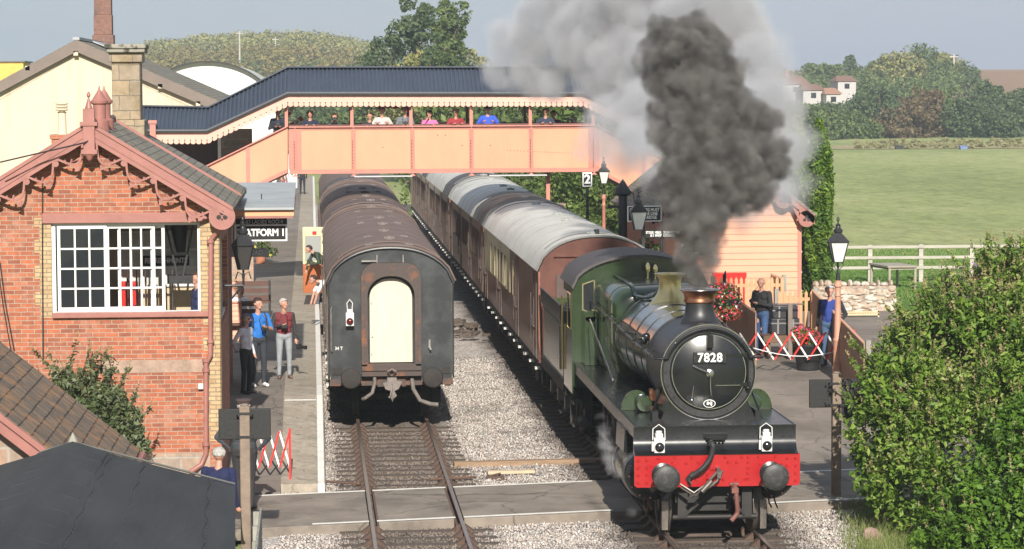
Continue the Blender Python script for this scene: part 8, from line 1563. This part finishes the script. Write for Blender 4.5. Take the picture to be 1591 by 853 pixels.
# ---------------------------------------------------------------- smoke
def puff_mesh(name, puffs):
    """many overlapping spheres; puffs = [(centre, radius)]"""
    bm = bmesh.new(); bmesh.ops.create_icosphere(bm, subdivisions=2, radius=1)
    v = np.array([x.co[:] for x in bm.verts]); f = np.array([[a.index for a in x.verts] for x in bm.faces]); bm.free()
    P = np.array([list(c)+[r] for c, r in puffs]); n = len(P)
    V = (v[None]*P[:, 3][:, None, None] + P[:, None, :3]).reshape(-1, 3)
    Fc = (f[None] + (np.arange(n)*len(v))[:, None, None]).reshape(-1, 3)
    me = bpy.data.meshes.new(name); me.vertices.add(len(V)); me.vertices.foreach_set('co', V.ravel())
    me.loops.add(Fc.size); me.loops.foreach_set('vertex_index', Fc.ravel())
    me.polygons.add(len(Fc)); me.polygons.foreach_set('loop_start', np.arange(0, Fc.size, 3)); me.update(calc_edges=True)
    return me
def smoke_mat(name, col, dens, scale, lo, hi, aniso=.0, detail=5, mottle=.0):
    m = bpy.data.materials.new(name); m.use_nodes = True; t = m.node_tree; t.nodes.clear()
    pv = t.nodes.new('ShaderNodeVolumePrincipled'); out = t.nodes.new('ShaderNodeOutputMaterial')
    pv.inputs['Color'].default_value = (*col, 1); pv.inputs['Anisotropy'].default_value = aniso
    pv.inputs['Density Attribute'].default_value = ''
    at_ = t.nodes.new('ShaderNodeAttribute'); at_.attribute_name = 'density'
    tc = t.nodes.new('ShaderNodeTexCoord'); nz = t.nodes.new('ShaderNodeTexNoise')
    nz.inputs['Scale'].default_value = scale; nz.inputs['Detail'].default_value = detail; nz.inputs['Roughness'].default_value = .6
    mr = t.nodes.new('ShaderNodeMapRange'); mr.inputs[1].default_value = lo; mr.inputs[2].default_value = hi
    mr.inputs[3].default_value = 0; mr.inputs[4].default_value = dens
    mu = t.nodes.new('ShaderNodeMath'); mu.operation = 'MULTIPLY'
    n2 = t.nodes.new('ShaderNodeTexNoise'); n2.inputs['Scale'].default_value = scale*.9; n2.inputs['Detail'].default_value = 4; cr_ = t.nodes.new('ShaderNodeValToRGB')
    cr_.color_ramp.elements[0].position = .36; cr_.color_ramp.elements[0].color = (*[c*(1-mottle) for c in col], 1); cr_.color_ramp.elements[1].position = .64; cr_.color_ramp.elements[1].color = (*[min(.97, c*(1+mottle)) for c in col], 1)
    t.links.new(tc.outputs['Object'], n2.inputs['Vector']); t.links.new(n2.outputs[0], cr_.inputs[0]); t.links.new(cr_.outputs[0], pv.inputs['Color'])
    t.links.new(tc.outputs['Object'], nz.inputs['Vector']); t.links.new(nz.outputs[0], mr.inputs[0])
    t.links.new(at_.outputs['Fac'], mu.inputs[0]); t.links.new(mr.outputs[0], mu.inputs[1])
    t.links.new(mu.outputs[0], pv.inputs['Density']); t.links.new(pv.outputs[0], out.inputs['Volume'])
    return m
def smoke_volume(name, puffs, mat, voxel, band, label, cat):
    me = puff_mesh(name+'_shape', puffs); src = bpy.data.objects.new(name+'_shape', me); COL.objects.link(src)
    vol = bpy.data.volumes.new(name); o = bpy.data.objects.new(name, vol); COL.objects.link(o)
    md = o.modifiers.new('m', 'MESH_TO_VOLUME'); md.object = src; md.resolution_mode = 'VOXEL_SIZE'; md.voxel_size = voxel
    md.interior_band_width = band; md.density = 1.0
    vol.materials.append(mat)
    src.hide_render = True
    return o
def lump(cs, n, sub):
    out = []
    for c, r in cs:
        out.append((c, r))
        for k in range(n):
            d = Vector(rng.normal(size=3)).normalized(); rr = r*rng.uniform(.25, .45); c2 = Vector(c)+d*r*rng.uniform(.75, 1.0); out.append((c2, rr))
            for j in range(sub): out.append((c2+Vector(rng.normal(size=3)).normalized()*rr*.95, rr*rng.uniform(.25, .5)))
    return out
def smoke_object(name, puffs, m, voxel, band, label, kindcat='smoke'):
    me = puff_mesh(name, puffs); o = bpy.data.objects.new(name, me); COL.objects.link(o)
    gn = bpy.data.node_groups.new(name+'_fill', 'GeometryNodeTree'); gn.interface.new_socket('Geometry', in_out='INPUT', socket_type='NodeSocketGeometry'); gn.interface.new_socket('Geometry', in_out='OUTPUT', socket_type='NodeSocketGeometry')
    i = gn.nodes.new('NodeGroupInput'); u = gn.nodes.new('NodeGroupOutput'); mv = gn.nodes.new('GeometryNodeMeshToVolume'); sm = gn.nodes.new('GeometryNodeSetMaterial'); mv.resolution_mode = 'VOXEL_SIZE'
    mv.inputs['Voxel Size'].default_value = voxel; mv.inputs['Interior Band Width'].default_value = band; mv.inputs['Density'].default_value = 1.0; sm.inputs['Material'].default_value = m
    gn.links.new(i.outputs[0], mv.inputs[0]); gn.links.new(mv.outputs[0], sm.inputs[0]); gn.links.new(sm.outputs[0], u.inputs[0])
    md = o.modifiers.new('fill', 'NODES'); md.node_group = gn; me.materials.append(m)
    return tag(o, label, kindcat, kind='stuff')
cs = [(at(x, y, Y), r*Y/4290) for x, y, r, Y in [(1085, 446, 17, 45.5), (1085, 425, 21, 45.5), (1088, 402, 26, 45.6), (1090, 375, 33, 45.8), (1092, 345, 42, 46), (1085, 305, 52, 46.3), (1115, 300, 48, 46.6), (1125, 265, 55, 46.8), (1065, 255, 42, 46.5), (1090, 225, 62, 47), (1110, 185, 60, 47.4), (1075, 150, 62, 47.5), (1060, 110, 58, 47.8), (1042, 72, 46, 48), (1085, 78, 52, 48.3), (1120, 120, 42, 48.5), (1160, 290, 44, 48.5), (1172, 245, 50, 49), (1165, 190, 45, 49.5), (1045, 200, 36, 47.3), (1032, 105, 42, 48), (1045, 295, 36, 46.6), (1058, 345, 32, 46.2), (1072, 395, 26, 45.8), (1082, 430, 24, 45.6)]]
smoke_object('dark_smoke', lump(cs, 22, 8), smoke_mat('dark_smoke', (.30, .285, .27), 36, 3.2, .35, .58, mottle=.42), .04, .25, 'thick dark grey smoke rising from the locomotive chimney')
cs = [(at(x, y, Y), r*Y/4290) for x, y, r, Y in [(800, 70, 48, 74), (780, 110, 34, 74), (840, 105, 55, 72), (850, 40, 60, 72), (930, 60, 80, 70), (930, 120, 50, 68), (860, 130, 28, 70), (990, 120, 75, 66), (985, 190, 50, 60), (940, 230, 32, 60), (975, 235, 38, 58), (1000, 20, 100, 68), (1090, 0, 90, 66), (1110, 60, 100, 64), (1180, 100, 60, 60), (1200, 170, 60, 58), (1230, 230, 44, 56), (1235, 285, 36, 56), (1205, 310, 42, 54), (1160, 320, 45, 54), (1140, 200, 70, 58), (1185, 240, 70, 58), (1175, 160, 60, 60), (1020, 160, 60, 60), (1040, 90, 80, 64), (925, 215, 34, 60), (950, 185, 45, 62), (990, 170, 50, 62), (1010, 240, 40, 56), (960, 245, 32, 58), (990, 215, 40, 57), (905, 235, 20, 60), (870, 0, 60, 72), (1020, 280, 30, 54)]]
smoke_object('pale_smoke', lump(cs, 14, 3), smoke_mat('pale_smoke', (.80, .80, .82), 9.5, 1.0, .29, .60), .11, .65, 'pale grey smoke cloud drifting across the right half of the footbridge')
cs = [(at(x, y, Y), r*Y/4290) for x, y, r, Y in [(950, 728, 12, 44.8), (946, 710, 15, 45), (942, 690, 16, 45.2), (938, 668, 13, 45.4), (934, 648, 9, 45.8), (960, 735, 10, 44.6), (982, 795, 10, 43.9)]]
smoke_object('steam', lump(cs, 10, 2), smoke_mat('steam', (.95, .95, .97), 4.5, 4, .36, .66), .035, .35, 'wisp of white steam beside the left cylinder of the locomotive', 'steam')
# haze over the fields
hz = MB(); hz.box(-900, 900, -30, 1650, -3, 60); ho = hz.build('haze', []); hm = bpy.data.materials.new('haze'); hm.use_nodes = True; t = hm.node_tree; t.nodes.clear(); pv = t.nodes.new('ShaderNodeVolumePrincipled'); ou_ = t.nodes.new('ShaderNodeOutputMaterial'); pv.inputs['Color'].default_value = (.72, .80, .92, 1); pv.inputs['Density'].default_value = HAZE; t.links.new(pv.outputs[0], ou_.inputs['Volume']); ho.data.materials.append(hm); tag(ho, 'thin pale air haze over the fields', 'haze', kind='stuff')
